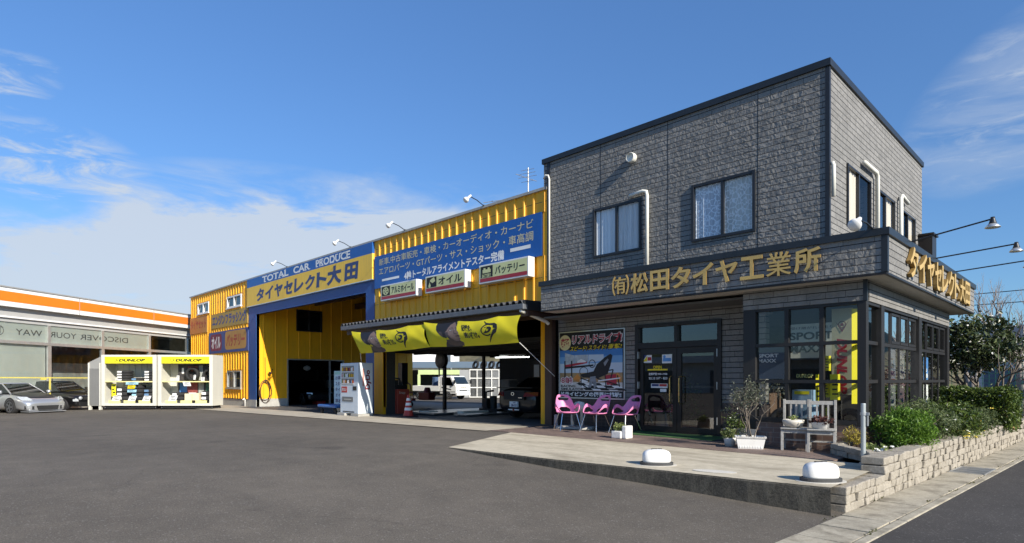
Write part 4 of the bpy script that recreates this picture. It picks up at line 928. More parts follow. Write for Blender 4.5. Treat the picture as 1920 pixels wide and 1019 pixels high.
f.k = 7; f.text(PW, 'ドライビングの限界に挑戦!', pa(0.04), pa(0.955), pb(0.03), pb(0.10), 0.036, bold=0.04)
obj('print', f, names, t)

# ================================================================== yellow banners under the canopy
face_skin = paint('print_skin', (0.20, 0.135, 0.11), 0.6, var=0.12, scale=14); face_shade = paint('print_shade', (0.075, 0.053, 0.047), 0.6, var=0.2, scale=10); hairp = paint('print_hair', (0.012, 0.011, 0.012), 0.6, var=0.2); collar = paint('print_navy', (0.02, 0.022, 0.035), 0.6, var=0.2); eyew = paint('print_eye_white', (0.55, 0.52, 0.48), 0.5, var=0); lipp = paint('print_lip', (0.12, 0.062, 0.056), 0.5, var=0.05)
cloth = paint('banner_cloth', (0.95, 0.82, 0.03), 0.75, var=0.06)
for m_ in (cloth,):
    p = m_.node_tree.nodes['Principled BSDF']; out = m_.node_tree.nodes['Material Output']
    tr = m_.node_tree.nodes.new('ShaderNodeBsdfTranslucent'); tr.inputs[0].default_value = (0.95, 0.80, 0.03, 1)
    mx = m_.node_tree.nodes.new('ShaderNodeMixShader'); mx.inputs[0].default_value = 0.35
    m_.node_tree.links.new(p.outputs[0], mx.inputs[1]); m_.node_tree.links.new(tr.outputs[0], mx.inputs[2]); m_.node_tree.links.new(mx.outputs[0], out.inputs[0])
def inside(pts, x, y):
    c = False; j = len(pts) - 1
    for i in range(len(pts)):
        (xi, yi), (xj, yj) = pts[i], pts[j]
        if (yi > y) != (yj > y) and x < (xj - xi) * (y - yi) / (yj - yi) + xi: c = not c
        j = i
    return c
def oval(cx_, cy_, rx, ry, tilt=0, n=18): return [(cx_ + rx * math.cos(k * 2 * math.pi / n) * math.cos(tilt) - ry * math.sin(k * 2 * math.pi / n) * math.sin(tilt), cy_ + rx * math.cos(k * 2 * math.pi / n) * math.sin(tilt) + ry * math.sin(k * 2 * math.pi / n) * math.cos(tilt)) for k in range(n)]
# the printed portrait, in banner units (width 1 x 1): x right, y up; a man in three-quarter view looking right
PORT = [(4, [(0.20, 0.0), (0.235, 0.22), (0.30, 0.14), (0.40, 0.0)]),                                    # collar / neck
        (2, [(0.235, 0.30), (0.25, 0.10), (0.31, 0.02), (0.42, 0.02), (0.425, 0.16), (0.36, 0.30)]),
        (3, [(0.14, 1.0), (0.128, 0.86), (0.132, 0.68), (0.155, 0.55), (0.20, 0.40), (0.25, 0.34), (0.28, 0.62), (0.36, 0.96), (0.365, 1.0)]),   # hair
        (1, [(0.235, 0.60), (0.255, 0.80), (0.30, 0.95), (0.335, 0.985), (0.362, 0.90), (0.372, 0.74), (0.378, 0.64), (0.398, 0.52), (0.392, 0.475), (0.402, 0.43), (0.398, 0.36), (0.405, 0.29), (0.385, 0.215), (0.33, 0.20), (0.285, 0.29), (0.25, 0.42)]),
        (2, [(0.235, 0.60), (0.25, 0.42), (0.285, 0.29), (0.33, 0.20), (0.345, 0.215), (0.305, 0.34), (0.275, 0.50), (0.27, 0.62)]),
        (2, [(0.155, 0.60), (0.17, 0.66), (0.195, 0.62), (0.205, 0.46), (0.19, 0.42), (0.17, 0.48)]),    # ear
        (3, [(0.235, 0.60), (0.245, 0.80), (0.30, 0.99), (0.335, 0.985), (0.29, 0.90), (0.265, 0.78), (0.252, 0.66)]),
        (3, [(0.335, 1.0), (0.352, 0.90), (0.366, 0.78), (0.372, 0.80), (0.366, 0.98)]),
        (3, [(0.275, 0.735), (0.30, 0.775), (0.33, 0.755), (0.33, 0.735), (0.30, 0.75), (0.278, 0.72)]), # brow
        (3, [(0.35, 0.735), (0.362, 0.75), (0.372, 0.735), (0.37, 0.72), (0.36, 0.732)]),
        (2, oval(0.303, 0.672, 0.024, 0.042)), (5, oval(0.304, 0.668, 0.016, 0.026)), (3, oval(0.309, 0.67, 0.0075, 0.028)),
        (2, oval(0.361, 0.668, 0.012, 0.036)), (5, oval(0.3615, 0.665, 0.008, 0.022)), (3, oval(0.364, 0.667, 0.005, 0.024)),
        (2, [(0.343, 0.66), (0.338, 0.52), (0.35, 0.485), (0.365, 0.49), (0.352, 0.53)]), (3, oval(0.365, 0.497, 0.010, 0.013)), (2, [(0.365, 0.485), (0.386, 0.49), (0.392, 0.475), (0.372, 0.468)]),
        (6, [(0.352, 0.408), (0.378, 0.432), (0.402, 0.425), (0.405, 0.405), (0.398, 0.37), (0.372, 0.368)]), (3, [(0.352, 0.406), (0.378, 0.41), (0.404, 0.402), (0.378, 0.398)])]
def banner(label, A, B, Cc, D, shift, bow, seed):
    # A,B top left/right (x,y,z); Cc,D bottom left/right
    A, B, Cc, D = map(Vector, (A, B, Cc, D))
    t = thing('banner', label, 'banner', tuple((Cc + D) / 2), group='yellow banners tied under the canopy')
    rr = random.Random(seed); ph = [rr.uniform(0, 6) for _ in range(6)]
    def surf(u, v):
        top = A.lerp(B, u); bot = Cc.lerp(D, u)
        sag = -0.10 * math.sin(math.pi * min(1, u * 1.0)) * 0.6
        sag += -0.05 * abs(math.sin(2.5 * math.pi * u))
        p = bot.lerp(top, v)
        p.z += sag * v + 0.05 * math.sin(math.pi * u) * (1 - v) * -0.6 
        p.x += bow * math.sin(math.pi * v) * (u - 0.5) * 2 * -1
        e = 4 * u * (1 - u)
        p.y += -0.14 * math.sin(math.pi * v) * (0.4 + 0.6 * e) + 0.016 * math.sin(9 * u + 4 * v + ph[0]) + 0.008 * math.sin(23 * u - 6 * v + ph[1]) + 0.004 * math.sin(40 * u + 11 * v + ph[2]) * (1 - e * 0.6)
        return p
    nu, nv = 200, 48
    f = MB()
    for i in range(nu + 1):
        for j in range(nv + 1): f.v.append(tuple(surf(i / nu, j / nv)))
    for i in range(nu):
        for j in range(nv):
            u, v = (i + 0.5) / nu - shift, (j + 0.5) / nv; k = 0
            for kk, pts in PORT:
                if inside(pts, u, v): k = kk
            f.f.append((i * (nv + 1) + j, (i + 1) * (nv + 1) + j, (i + 1) * (nv + 1) + j + 1, i * (nv + 1) + j + 1)); f.m.append(k)
    obj('cloth', f, [cloth, face_skin, face_shade, hairp, collar, eyew, lipp], t, smooth=True, recalc=False)
    wp = lambda a, b: tuple(surf(a + shift, b) + Vector((0, -0.006, 0)))
    f = MB()
    f.text(LOC, '記録を、', 0.435, 0.545, 0.60, 0.86, bold=0.03, shear=-0.05, warp=wp); f.text(LOC, '追い抜け。', 0.46, 0.625, 0.28, 0.56, bold=0.05, shear=-0.03, warp=wp)
    obj('slogan', f, ink, t, recalc=False)
    f = MB(); c, h = 0.705, 0.56
    def strip(pts, w):
        P = []
        for i, (x, y) in enumerate(pts):
            x0, y0 = pts[max(i - 1, 0)]; x1, y1 = pts[min(i + 1, len(pts) - 1)]; dx, dy = (x1 - x0) * 4, y1 - y0; L_ = math.hypot(dx, dy) or 1
            ww = w[i] if isinstance(w, list) else w; P += [wp(x - dy / L_ * ww / 4, y + dx / L_ * ww), wp(x + dy / L_ * ww / 4, y - dx / L_ * ww)]
        f.add(P, [(2 * i, 2 * i + 1, 2 * i + 3, 2 * i + 2) for i in range(len(pts) - 1)])
    strip([(c + 0.055 * math.cos(q), h + 0.21 * math.sin(q)) for q in np.linspace(1.0, 5.3, 22)], 0.024)
    strip([(c - 0.045, 0.93), (c - 0.02, 0.83), (c + 0.015, 0.77), (c + 0.06, 0.735), (c + 0.075, 0.66), (c + 0.098, 0.56)], [0.008, 0.022, 0.03, 0.042, 0.085, 0.012])
    strip([(c + 0.098, 0.56), (c + 0.075, 0.48), (c + 0.055, 0.39), (c + 0.03, 0.29), (c + 0.01, 0.18), (c - 0.002, 0.09)], [0.012, 0.085, 0.045, 0.034, 0.022, 0.006])
    f.text(LOC, 'D', c - 0.038, c + 0.036, h - 0.12, h + 0.12, bold=0.09, shear=0.06, warp=wp)
    obj('emblem', f, ink, t, recalc=False)
    return surf
b1 = banner('yellow banner with a printed face at the left half of the canopy', (-18.45, 10.49, 2.87), (-14.28, 10.49, 2.89), (-17.95, 10.52, 2.10), (-14.02, 10.52, 2.16), 0.0, 0.06, 3)
b2 = banner('yellow banner with a printed face at the right half of the canopy beside the office', (-14.32, 10.51, 2.90), (-10.33, 10.49, 2.86), (-14.08, 10.53, 2.165), (-10.39, 10.52, 2.13), 0.02, 0.05, 8)
f = MB(); f.tube([(-10.39, 10.52, 2.13), (-10.36, 11.8, 1.30)], 0.008, 5); tag(obj('rope', f, white), 'white rope from the right banner corner down to the brown post', 'rope')
f = MB(); f.tube([(-17.95, 10.52, 2.10), (-18.6, 10.95, 1.84)], 0.008, 5); tag(obj('rope', f, white), 'white rope from the left banner corner to the vending machine', 'rope')
# ================================================================== convenience store on the left
SP = Fr((-42.5, 12.5, 0), (-0.584, 0.812, 0), (0, 0, 1), (0.812, 0.584, 0))
ST = thing('roadside_shop', 'long low shop with white and orange striped fascia and big panes', 'shop', SP(-8, -0.25, 0))
f = MB(); f.fbox(SP, -22, 1.5, 4.75, 5.20, -0.2, 0.33); obj('orange_band', f, orange, ST)
f = MB(); f.fbox(SP, -22, 1.5, 5.20, 5.37, -0.2, 0.32); f.fbox(SP, -22, 1.5, 4.53, 4.75, -0.2, 0.32); f.fbox(SP, -22, 1.5, 4.04, 4.11, -0.1, 0.10); obj('white_band', f, white, ST)
f = MB(); f.fbox(SP, -22, 1.55, 5.37, 5.43, -9.0, 0.36)
for a in (-18.6, -13.6, -8.6, -3.6): f.fbox(SP, a - 0.015, a + 0.015, 4.53, 5.37, 0.32, 0.335)
obj('roof', f, paint('shop_roof_grey', (0.30, 0.30, 0.29), 0.5), ST)
eaveshade = paint('shop_eave_shade', (0.40, 0.40, 0.39), 0.6, var=0.06)  # grey stands in for the shading under the eave
f = MB(); f.fbox(SP, -22, 1.5, 4.11, 4.53, -0.15, 0.05); f.fbox(SP, -22, 1.5, 3.86, 4.04, -0.15, 0.0); obj('eave_panel', f, eaveshade, ST)
f = MB(); f.fbox(SP, -22, 1.5, 2.88, 3.02, -0.1, 0.06); f.fbox(SP, -22, 1.5, -0.5, 0.25, -0.1, 0.04)
for a in (-19.6, -16.3, -13.2, -9.98, -6.88, -3.57, -0.4, 1.4): f.fbox(SP, a - 0.09, a + 0.09, 0.25, 2.88, -0.1, 0.05); f.fbox(SP, a - 0.07, a + 0.07, 3.02, 3.86, -0.1, 0.04)
obj('window_frame', f, alu, ST)
f = MB(); f.quad(SP, -22, 1.5, 0.25, 3.9, -0.03); obj('pane', f, m_glass('shop_glass', (0.80, 0.84, 0.82), 0.55, 0.02), ST)
f = MB(); f.quad(SP, -22, -3.6, 3.02, 3.86, -0.06); f.quad(SP, -13.1, -10.1, 0.25, 2.88, -0.08); f.quad(SP, -22, -13.3, 0.25, 2.88, -0.08); obj('frosted_film', f, paint('frosted_window_film', (0.76, 0.76, 0.69), 0.4, var=0.08, scale=0.7), ST)
f = MB()
for w_, a1 in (('WAY', -10.28), ('YOUR', -8.42), ('DISCOVER', -5.10)):
    a0 = a1 - {'WAY': 1.30, 'YOUR': 1.45, 'DISCOVER': 3.1}[w_]
    f.text(SP, w_, a1 if w_ != 'x' else a0, a0, 3.30, 3.58, -0.055)
f.ring(SP, -12.35, 3.45, 0.20, 0.225, -0.055); f.fbox(SP, -12.42, -12.28, 3.3, 3.56, -0.057, -0.054); f.fbox(SP, -12.55, -12.15, 3.58, 3.61, -0.057, -0.054)
obj('mirrored_lettering', f, paint('grey_window_letters', (0.13, 0.125, 0.12), 0.5, var=0), ST)
f = MB(); f.fbox(SP, -22, 1.5, -0.4, 4.0, -6.0, -5.8); f.fbox(SP, -22, -21.9, -0.4, 4.0, -5.8, -0.2); f.fbox(SP, 1.4, 1.5, -0.4, 4, -5.8, -0.1); f.fbox(SP, -22, 1.5, 3.95, 4.0, -5.8, -0.1); f.fbox(SP, -22, 1.5, -0.4, -0.2, -5.8, -0.1)
obj('interior', f, paint('shop_interior', (0.26, 0.27, 0.26), 0.7, var=0.5, scale=1.2), ST)
f = MB(); f.fbox(SP, -9.9, -3.7, -0.2, 2.1, -1.75, -1.65); obj('pale_backdrop', f, paint('shop_backdrop', (0.50, 0.51, 0.49), 0.6, var=0.35, scale=1.5), ST)  # pale backdrop added to catch the sun and brighten the lower panes
f = MB()
for a in (-9.3, -8.1, -6.4, -5.0, -3.0, -1.8): f.fbox(SP, a, a + 0.9, -0.2, 0.85 + 0.25 * math.sin(a), -1.6, -1.0)
obj('shelf', f, paint('dark_shelf', (0.06, 0.065, 0.07), 0.6, var=0.6, scale=4), ST)
# yellow barrier rail in front of the shop
t = thing('barrier_rail', 'yellow barrier rail on short posts in front of the shop windows', 'rail', SP(-9, -0.2, 1.5))
f = MB(); f.fbox(SP, -19, -2.5, 1.28, 1.33, 1.3, 1.34); palerail = paint('pale_yellow_rail', (0.66, 0.56, 0.12), 0.5); obj('rail', f, palerail, t)
for a in (-16.5, -11.2, -5.2):
    f = MB(); f.fbox(SP, a - 0.025, a + 0.025, -0.25, 1.34, 1.36, 1.41); obj('post', f, palerail, t)
f = MB(); f.fbox(SP, -11.6, -11.35, 1.20, 1.33, 1.3, 1.36); obj('joint_block', f, palerail, t)

# ================================================================== tyre display cabinets
CF = Vector((-0.7115, 0.7027, 0)); CR = Vector((0.7027, 0.7115, 0))
def CABF(lat, dep): return Fr(CF * dep + CR * lat, CR, (0, 0, 1), -CF)
cabw = worn('cabinet_white', (0.62, 0.61, 0.54), (0.52, 0.50, 0.44), 0.35, 0.5)
def tyre(mb, c, r, h, ri=None):
    ri = ri or r * 0.62; x, y, z = c
    mb.lathe([(ri, h * 0.1), (ri, h * 0.05), (r * 0.85, 0), (r * 0.97, h * 0.12), (r, h * 0.3), (r, h * 0.7), (r * 0.97, h * 0.88), (r * 0.85, h), (ri, h * 0.95), (ri * 0.98, h * 0.5), (ri, h * 0.1)], c, 22, cap=False)
def cabinet(label, lat, right_side):
    fr = CABF(lat, 27.9); W = 2.56; Z0, Z1 = 0.0, 2.38
    t = thing('display_cabinet', label, 'display cabinet', fr(W / 2, -0.2, -0.5), group='display cabinets in front of the shop')
    f = MB()
    f.fbox(fr, 0.0, 0.16, Z0, Z1, -0.10, 0.0); f.fbox(fr, W - 0.16, W, Z0, Z1, -0.10, 0.0)
    f.fbox(fr, 0.16, W - 0.16, Z1 - 0.09, Z1, -0.10, 0.0); f.fbox(fr, 0.16, W - 0.16, Z0, Z0 + 0.12, -0.10, 0.0)
    f.fbox(fr, 0.0, 0.05, Z0, Z1, -1.0, -0.10); f.fbox(fr, W - 0.05, W, Z0, Z1, -1.0, -0.10); f.fbox(fr, 0.05, W - 0.05, Z0, Z0 + 0.1, -1.0, -0.1); f.fbox(fr, 0.05, W - 0.05, Z1 - 0.06, Z1, -1.0, -0.1); f.fbox(fr, 0.05, W - 0.05, Z0 + 0.1, Z1 - 0.06, -1.0, -0.95)
    for k in range(9): a = 0.12 + k * 0.29; f.fbox(fr, a, a + 0.02, Z0 + 0.1, Z1 - 0.06, -0.95, -0.93)
    obj('body', f, cabw, t)
    f = MB(); f.fbox(fr, 0.16, W - 0.16, Z1 - 0.40, Z1 - 0.09, -0.07, 0.006); obj('header', f, lemon, t)
    f = MB(); f.text(fr, 'DUNLOP', 0.82, 2.02, Z1 - 0.32, Z1 - 0.19, 0.010, bold=0.05, shear=0.35); f.ring(fr, 0.66, Z1 - 0.25, 0.055, 0.07, 0.010, sx=1.1); f.poly(fr, [(0.70, Z1 - 0.20), (0.79, Z1 - 0.25), (0.70, Z1 - 0.30), (0.73, Z1 - 0.25)], 0.010); obj('lettering', f, ink, t)
    f = MB(); f.fbox(fr, 0.06, W - 0.06, 1.10, 1.15, -0.6, -0.02); obj('shelf', f, paint('pale_yellow_shelf', (0.74, 0.66, 0.30), 0.5), t)
    f = MB()
    for a in (0.35, 1.05, 1.75): f.fbox(fr, a, a + 0.52, Z0 + 0.12, Z0 + 0.25, -0.04, 0.012)
    obj('price_rail', f, paint('lemon_rail', (0.74, 0.70, 0.32), 0.5), t)
    for a in (0.1, W - 0.1):
        for dd in (-0.1, -0.9):
            x, y, z = fr(a, -0.10, dd); f = MB(); f.lathe([(0.07, -0.02), (0.07, 0.02)], (x, y, z), 12, axis='y'); obj('caster', f, darkmetal, t)
    f = MB(); f.fbox(fr, 0.1, W - 0.1, -0.12, 0.0, -0.95, -0.1); obj('underframe', f, darker, t)
    return fr, t
labels = [white, skyprint, cyanp, pearyellow, ink, red]
tyrelab = paint('tyre_label_blue', (0.12, 0.22, 0.36), 0.5, var=0.2)
def put_tyre(fr, a, b, r, h, dep, label, lab, kind, lying=True):
    x, y, z = fr(a, b, dep)
    t = thing('tyre', label, 'tyre', (x, y, z), group='tyres on show in the cabinets')
    f = MB()
    if lying: tyre(f, (x, y, z), r, h)
    else:
        tyre(f, (0, 0, -h / 2), r, h); M = Matrix((( CR.x, 0, -CF.x), (CR.y, 0, -CF.y), (0, 1, 0)))
        f.v = [tuple(Vector((x, y, z + r)) + M @ Vector(p)) for p in f.v]
    obj('tread', f, rubber, t, smooth=True)
    if lab is not None:
        f = MB(); f.fbox(fr, a - 0.17 if lying else a - 0.12, a + 0.03 if lying else a + 0.12, b + h * 0.2, b + h * 0.8, dep + r - 0.02, dep + r + 0.006)
        obj('label', f, lab, t)
def card(fr, a, b, w, h, dep, label, tilt=0.05, mat=None):
    t = thing('price_card', label, 'price card', fr(a, b, dep), group='price cards in the cabinets')
    f = MB(); P = [(a - w / 2 - tilt, b), (a + w / 2 - tilt, b), (a + w / 2 + tilt, b + h), (a - w / 2 + tilt, b + h)]; f.poly(fr, P, dep - 0.012, dep); obj('sheet', f, mat or white, t)
    f = MB()
    for k, (p, q) in enumerate(((0.2, 0.8), (0.12, 0.62), (0.25, 0.85))): z = b + h * (0.78 - 0.26 * k); f.quad(fr, a - w / 2 + w * p, a - w / 2 + w * q, z, z + h * 0.10, dep + 0.002)
    obj('print', f, [ink], t)
C1, c1 = cabinet('left white display cabinet with tyre stacks on two shelves', -19.2, False)
nth = ['bottom', 'second', 'third', 'top']
for k in range(4):
    put_tyre(C1, 0.86, 1.15 + k * 0.125, 0.33, 0.12, -0.42, f'{nth[k]} tyre of the upper left stack in the left cabinet', white, 0)
    put_tyre(C1, 2.10, 1.15 + k * 0.125, 0.27, 0.12, -0.42, f'{nth[k]} tyre of the upper right stack in the left cabinet', white, 0)
for k in range(3): put_tyre(C1, 0.88, 0.25 + k * 0.20, 0.34, 0.19, -0.40, f'{["bottom", "middle", "top"][k]} tyre of the lower left stack in the left cabinet', white, 0)
for k in range(4):
    put_tyre(C1, 1.52, 0.25 + k * 0.18, 0.28, 0.17, -0.40, f'{nth[k]} tyre of the lower middle stack in the left cabinet', tyrelab if k != 1 else cyanp, 0)
    if k < 3: put_tyre(C1, 2.12, 0.25 + k * 0.18, 0.30, 0.17, -0.40, f'{["bottom", "middle", "top"][k]} tyre of the lower right stack in the left cabinet', tyrelab, 0)
put_tyre(C1, 1.50, 1.16, 0.26, 0.15, -0.40, 'single tyre lying on the middle of the upper shelf in the left cabinet', tyrelab, 0)
card(C1, 0.72, 0.22, 0.36, 0.24, 0.03, 'white price card leaning at the left of the left cabinet'); card(C1, 1.47, 0.22, 0.34, 0.24, 0.03, 'white price card leaning at the middle of the left cabinet'); card(C1, 2.14, 0.22, 0.34, 0.24, 0.03, 'white price card leaning at the right of the left cabinet')
card(C1, 1.45, 0.99, 0.58, 0.12, 0.02, 'pale blue strip card hung on the shelf edge of the left cabinet', 0.01, cyanp); card(C1, 1.42, 0.80, 0.34, 0.15, 0.02, 'yellow and black card below the blue strip in the left cabinet', 0.02, pearyellow)
card(C1, 1.44, 0.63, 0.42, 0.12, 0.02, 'pale blue card on the lower middle stack in the left cabinet', 0.01, cyanp); card(C1, 0.38, 0.42, 0.20, 0.6, -0.3, 'tall yellow card on the inner left wall of the left cabinet', 0.0, lemon)
C2, c2 = cabinet('right white display cabinet with an upright tyre and posters', -16.55, True)
f = MB(); f.fbox(C2, 0.62, 2.38, 0.26, 1.95, -0.62, -0.58); obj('dark_backboard', f, paint('dark_backboard', (0.045, 0.04, 0.04), 0.6, var=0.6, scale=6), c2)
pm = [skyprint, paint('poster_maroon', (0.25, 0.06, 0.05), 0.5, var=0.4, scale=8), paint('poster_silver', (0.35, 0.37, 0.35), 0.5, var=0.3), white, paint('poster_green', (0.05, 0.16, 0.09), 0.5, var=0.5, scale=9)]
for k, q in ((0, (0.70, 1.05, 0.62, 1.08, -0.57)), (1, (1.05, 1.55, 0.60, 1.08, -0.57)), (2, (1.60, 1.85, 0.55, 1.08, -0.57)), (3, (0.75, 1.5, 0.50, 0.60, -0.565)), (4, (1.95, 2.32, 0.55, 1.05, -0.57)), (1, (1.1, 1.55, 1.62, 1.85, -0.57)), (3, (0.80, 0.90, 1.50, 1.78, -0.57)), (2, (1.62, 1.80, 1.2, 1.9, -0.575))):
    f = MB(); f.quad(C2, *q); obj('backboard_print', f, pm[k], c2)
put_tyre(C2, 1.40, 1.15, 0.33, 0.22, -0.40, 'tyre standing upright on the upper shelf of the right cabinet', None, 0, False)
put_tyre(C2, 2.15, 1.15, 0.28, 0.18, -0.42, 'tyre leaning at the right end of the upper shelf of the right cabinet', None, 0, False)
for k in range(2): put_tyre(C2, 0.82, 0.25 + k * 0.19, 0.36, 0.18, -0.40, f'{["lower", "upper"][k]} tyre of the pair at the left foot of the right cabinet', white, 0)
for k in range(2): put_tyre(C2, 2.16, 0.25 + k * 0.22, 0.26, 0.2, -0.36, f'{["lower", "upper"][k]} tyre of the pair at the right foot of the right cabinet', white, 0)
f = MB(); f.fbox(C2, 1.22, 1.55, 0.25, 0.56, -0.5, -0.05); tag(obj('carton', f, paint('cream_carton', (0.72, 0.62, 0.42), 0.7, var=0.08)), 'left cream carton at the foot of the right cabinet', 'carton', 'cartons in the right cabinet')
f = MB(); f.fbox(C2, 1.57, 1.88, 0.25, 0.58, -0.5, -0.06); tag(obj('carton', f, MAT['cream_carton']), 'right cream carton at the foot of the right cabinet', 'carton', 'cartons in the right cabinet')
card(C2, 1.36, 0.92, 0.34, 0.20, 0.02, 'grey card hanging from the shelf edge of the right cabinet', -0.03); card(C2, 0.72, 0.22, 0.36, 0.26, 0.03, 'white price card leaning at the left foot of the right cabinet')
card(C2, 0.88, 1.17, 0.12, 0.24, -0.1, 'small white card standing at the left of the upper shelf', 0.0); card(C2, 1.66, 1.22, 0.10, 0.22, -0.1, 'small white card right of the upright tyre', 0.01); card(C2, 2.04, 1.16, 0.16, 0.18, -0.1, 'small white card at the right of the upper shelf', 0.0)
# shuttered unit at the left of the cabinets
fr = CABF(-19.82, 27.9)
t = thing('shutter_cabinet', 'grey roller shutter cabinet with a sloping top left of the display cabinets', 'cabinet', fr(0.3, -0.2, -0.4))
f = MB(); P = [(0.0, 0.0), (0.58, 0.0), (0.58, 2.30), (0.0, 2.02)]; f.poly(fr, P, -0.9, -0.03); obj('body', f, worn('grey_cabinet', (0.26, 0.26, 0.25), (0.3, 0.3, 0.28), 0.4, 0.5), t)  # body and shutter: own grey, set darker to stand in for a shadow side
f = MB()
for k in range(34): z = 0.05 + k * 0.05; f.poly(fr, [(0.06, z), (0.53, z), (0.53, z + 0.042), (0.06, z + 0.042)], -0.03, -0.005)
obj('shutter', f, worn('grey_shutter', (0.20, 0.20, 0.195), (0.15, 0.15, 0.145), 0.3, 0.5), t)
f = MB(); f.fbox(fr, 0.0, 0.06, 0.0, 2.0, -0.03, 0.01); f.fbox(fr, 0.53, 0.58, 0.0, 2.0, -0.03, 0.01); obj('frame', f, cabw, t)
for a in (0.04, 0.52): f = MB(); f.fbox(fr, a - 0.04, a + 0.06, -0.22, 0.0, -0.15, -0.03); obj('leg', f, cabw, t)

# ================================================================== vehicles
carsilver = paint('silver_car_paint', (0.52, 0.53, 0.54), 0.28, 0.65, var=0.03, coat=0.6); carblack = paint('black_car_paint', (0.007, 0.007, 0.008), 0.3, 0.0, var=0.0, coat=0.5); carmatt = paint('carbon_black', (0.018, 0.018, 0.019), 0.35, 0.0, var=0.1); truckw = paint('truck_white', (0.78, 0.78, 0.75), 0.35, var=0.04, coat=0.4)
headl = paint('headlight_lens', (0.55, 0.58, 0.60), 0.12, 0.3, var=0.25, scale=30); taill = paint('tail_light', (0.20, 0.012, 0.014), 0.15, var=0.2, coat=0.8); chrome = paint('chrome', (0.7, 0.7, 0.7), 0.12, 1.0, var=0); rimm = paint('wheel_rim', (0.36, 0.37, 0.38), 0.3, 0.8, var=0.1)
def wheel(parent, x, y, r, w, rim=None, spokes=5):
    s = 1 if y > 0 else -1
    f = MB(); f.lathe([(r * 0.66, -w / 2), (r * 0.93, -w / 2), (r, -w * 0.32), (r, w * 0.32), (r * 0.93, w / 2), (r * 0.66, w / 2)], (x, y, r), 28, axis='y')
    wh = obj('wheel', f, rubber, parent, smooth=True, bevel=0)
    f = MB(); yo = y + s * (w / 2 + 0.004); F_ = Fr((x, yo, r), (1, 0, 0), (0, 0, 1), (0, s, 0))
    f.ring(F_, 0, 0, r * 0.60, r * 0.70, 0.0); f.disc(F_, 0, 0, r * 0.17, 0.006)
    for k in range(spokes):
        q = k * 2 * math.pi / spokes; c, n_ = math.cos(q), math.sin(q); p = 0.13 * r
        f.poly(F_, [(c * r * 0.1 - n_ * p, n_ * r * 0.1 + c * p), (c * r * 0.1 + n_ * p, n_ * r * 0.1 - c * p), (c * r * 0.63 + n_ * p * 0.6, n_ * r * 0.63 - c * p * 0.6), (c * r * 0.63 - n_ * p * 0.6, n_ * r * 0.63 + c * p * 0.6)], 0.003)
    obj('rim', f, rim or rimm, wh, recalc=False)
    f = MB(); f.disc(F_, 0, 0, r * 0.66, -0.03); obj('brake', f, darker, wh, recalc=False)
    return wh
def body_shell(parent, name, st, mat, sub=2):
    f = MB(); n = None
    for x, zb, zs, zt, wb, ws, wt in st:
        half = [(0, zb), (wb * 0.7, zb), (wb, zb + 0.02), (ws * 0.985, zb + (zs - zb) * 0.4), (ws, zs), (ws * 0.96, zs + (zt - zs) * 0.35), (wt, zt - (zt - zs) * 0.12), (wt * 0.5, zt), (0, zt)]
        ring = [(x, y, z) for y, z in half] + [(x, -y, z) for y, z in half[-2:0:-1]]
        n = len(ring); f.v += ring
    for i in range(len(st) - 1):
        for k in range(n): f.f.append((i * n + k, i * n + (k + 1) % n, (i + 1) * n + (k + 1) % n, (i + 1) * n + k)); f.m.append(0)
    f.f += [tuple(range(n)), tuple((len(st) - 1) * n + k for k in range(n))[::-1]]; f.m += [0, 0]
    return obj(name, f, mat, parent, smooth=True, sub=sub)
def greenhouse(parent, base, roof, glassm, roofm, zb, zr):
    # base, roof: lists of (x, halfwidth) front to back
    f = MB(); B = [(x, w, zb) for x, w in base] + [(x, -w, zb) for x, w in base[::-1]]; T = [(x, w, zr) for x, w in roof] + [(x, -w, zr) for x, w in roof[::-1]]
    n = len(B); f.add(B + T, [(i, (i + 1) % n, n + (i + 1) % n, n + i) for i in range(n)])
    g = obj('windows', f, glassm, parent)
    f = MB(); m = len(roof); C = [(x, w * 0.55, zr + 0.035) for x, w in roof] + [(x, -w * 0.55, zr + 0.035) for x, w in roof[::-1]]
    f.add([(x, y * 1.02, z - 0.015) for x, y, z in T] + [(x, y * 1.0, z + 0.012) for x, y, z in T] + C, [(i, (i + 1) % n, n + (i + 1) % n, n + i) for i in range(n)] + [(n + i, n + (i + 1) % n, 2 * n + (i + 1) % n, 2 * n + i) for i in range(n)] + [(2 * n + i, 2 * n + i + 1, 3 * n - 2 - i, 3 * n - 1 - i) for i in range(m - 1)])
    obj('roof', f, roofm, parent, smooth=True)
    for i in (0, m - 1) if m < 4 else (0, m // 2, m - 1):
        for s in (1, -1): f = MB(); f.tube([(base[i][0], s * base[i][1], zb - 0.02), (roof[i][0], s * roof[i][1], zr)], 0.03, 6); obj('pillar', f, roofm, parent)
def patch(parent, name, mat, pts, side=0, recalc=False, off=0.0):
    f = MB(); f.add(pts, [tuple(range(len(pts)))]); return obj(name, f, mat, parent, recalc=recalc)
def mirror2(pts): return [(x, -y, z) for x, y, z in pts][::-1]
def front_patch(parent, name, mat, pts, nrm=(0.03, 0, 0)):
    f = MB(); n = len(pts); d = Vector(nrm); P = [Vector(p) for p in pts]
    f.add([tuple(p - d * 2) for p in P] + [tuple(p + d) for p in P], [tuple(range(n))[::-1], tuple(range(n, 2 * n))] + [(i, (i + 1) % n, n + (i + 1) % n, n + i) for i in range(n)])
    return obj(name, f, mat, parent)
SH = math.atan2(0.584, 0.812)
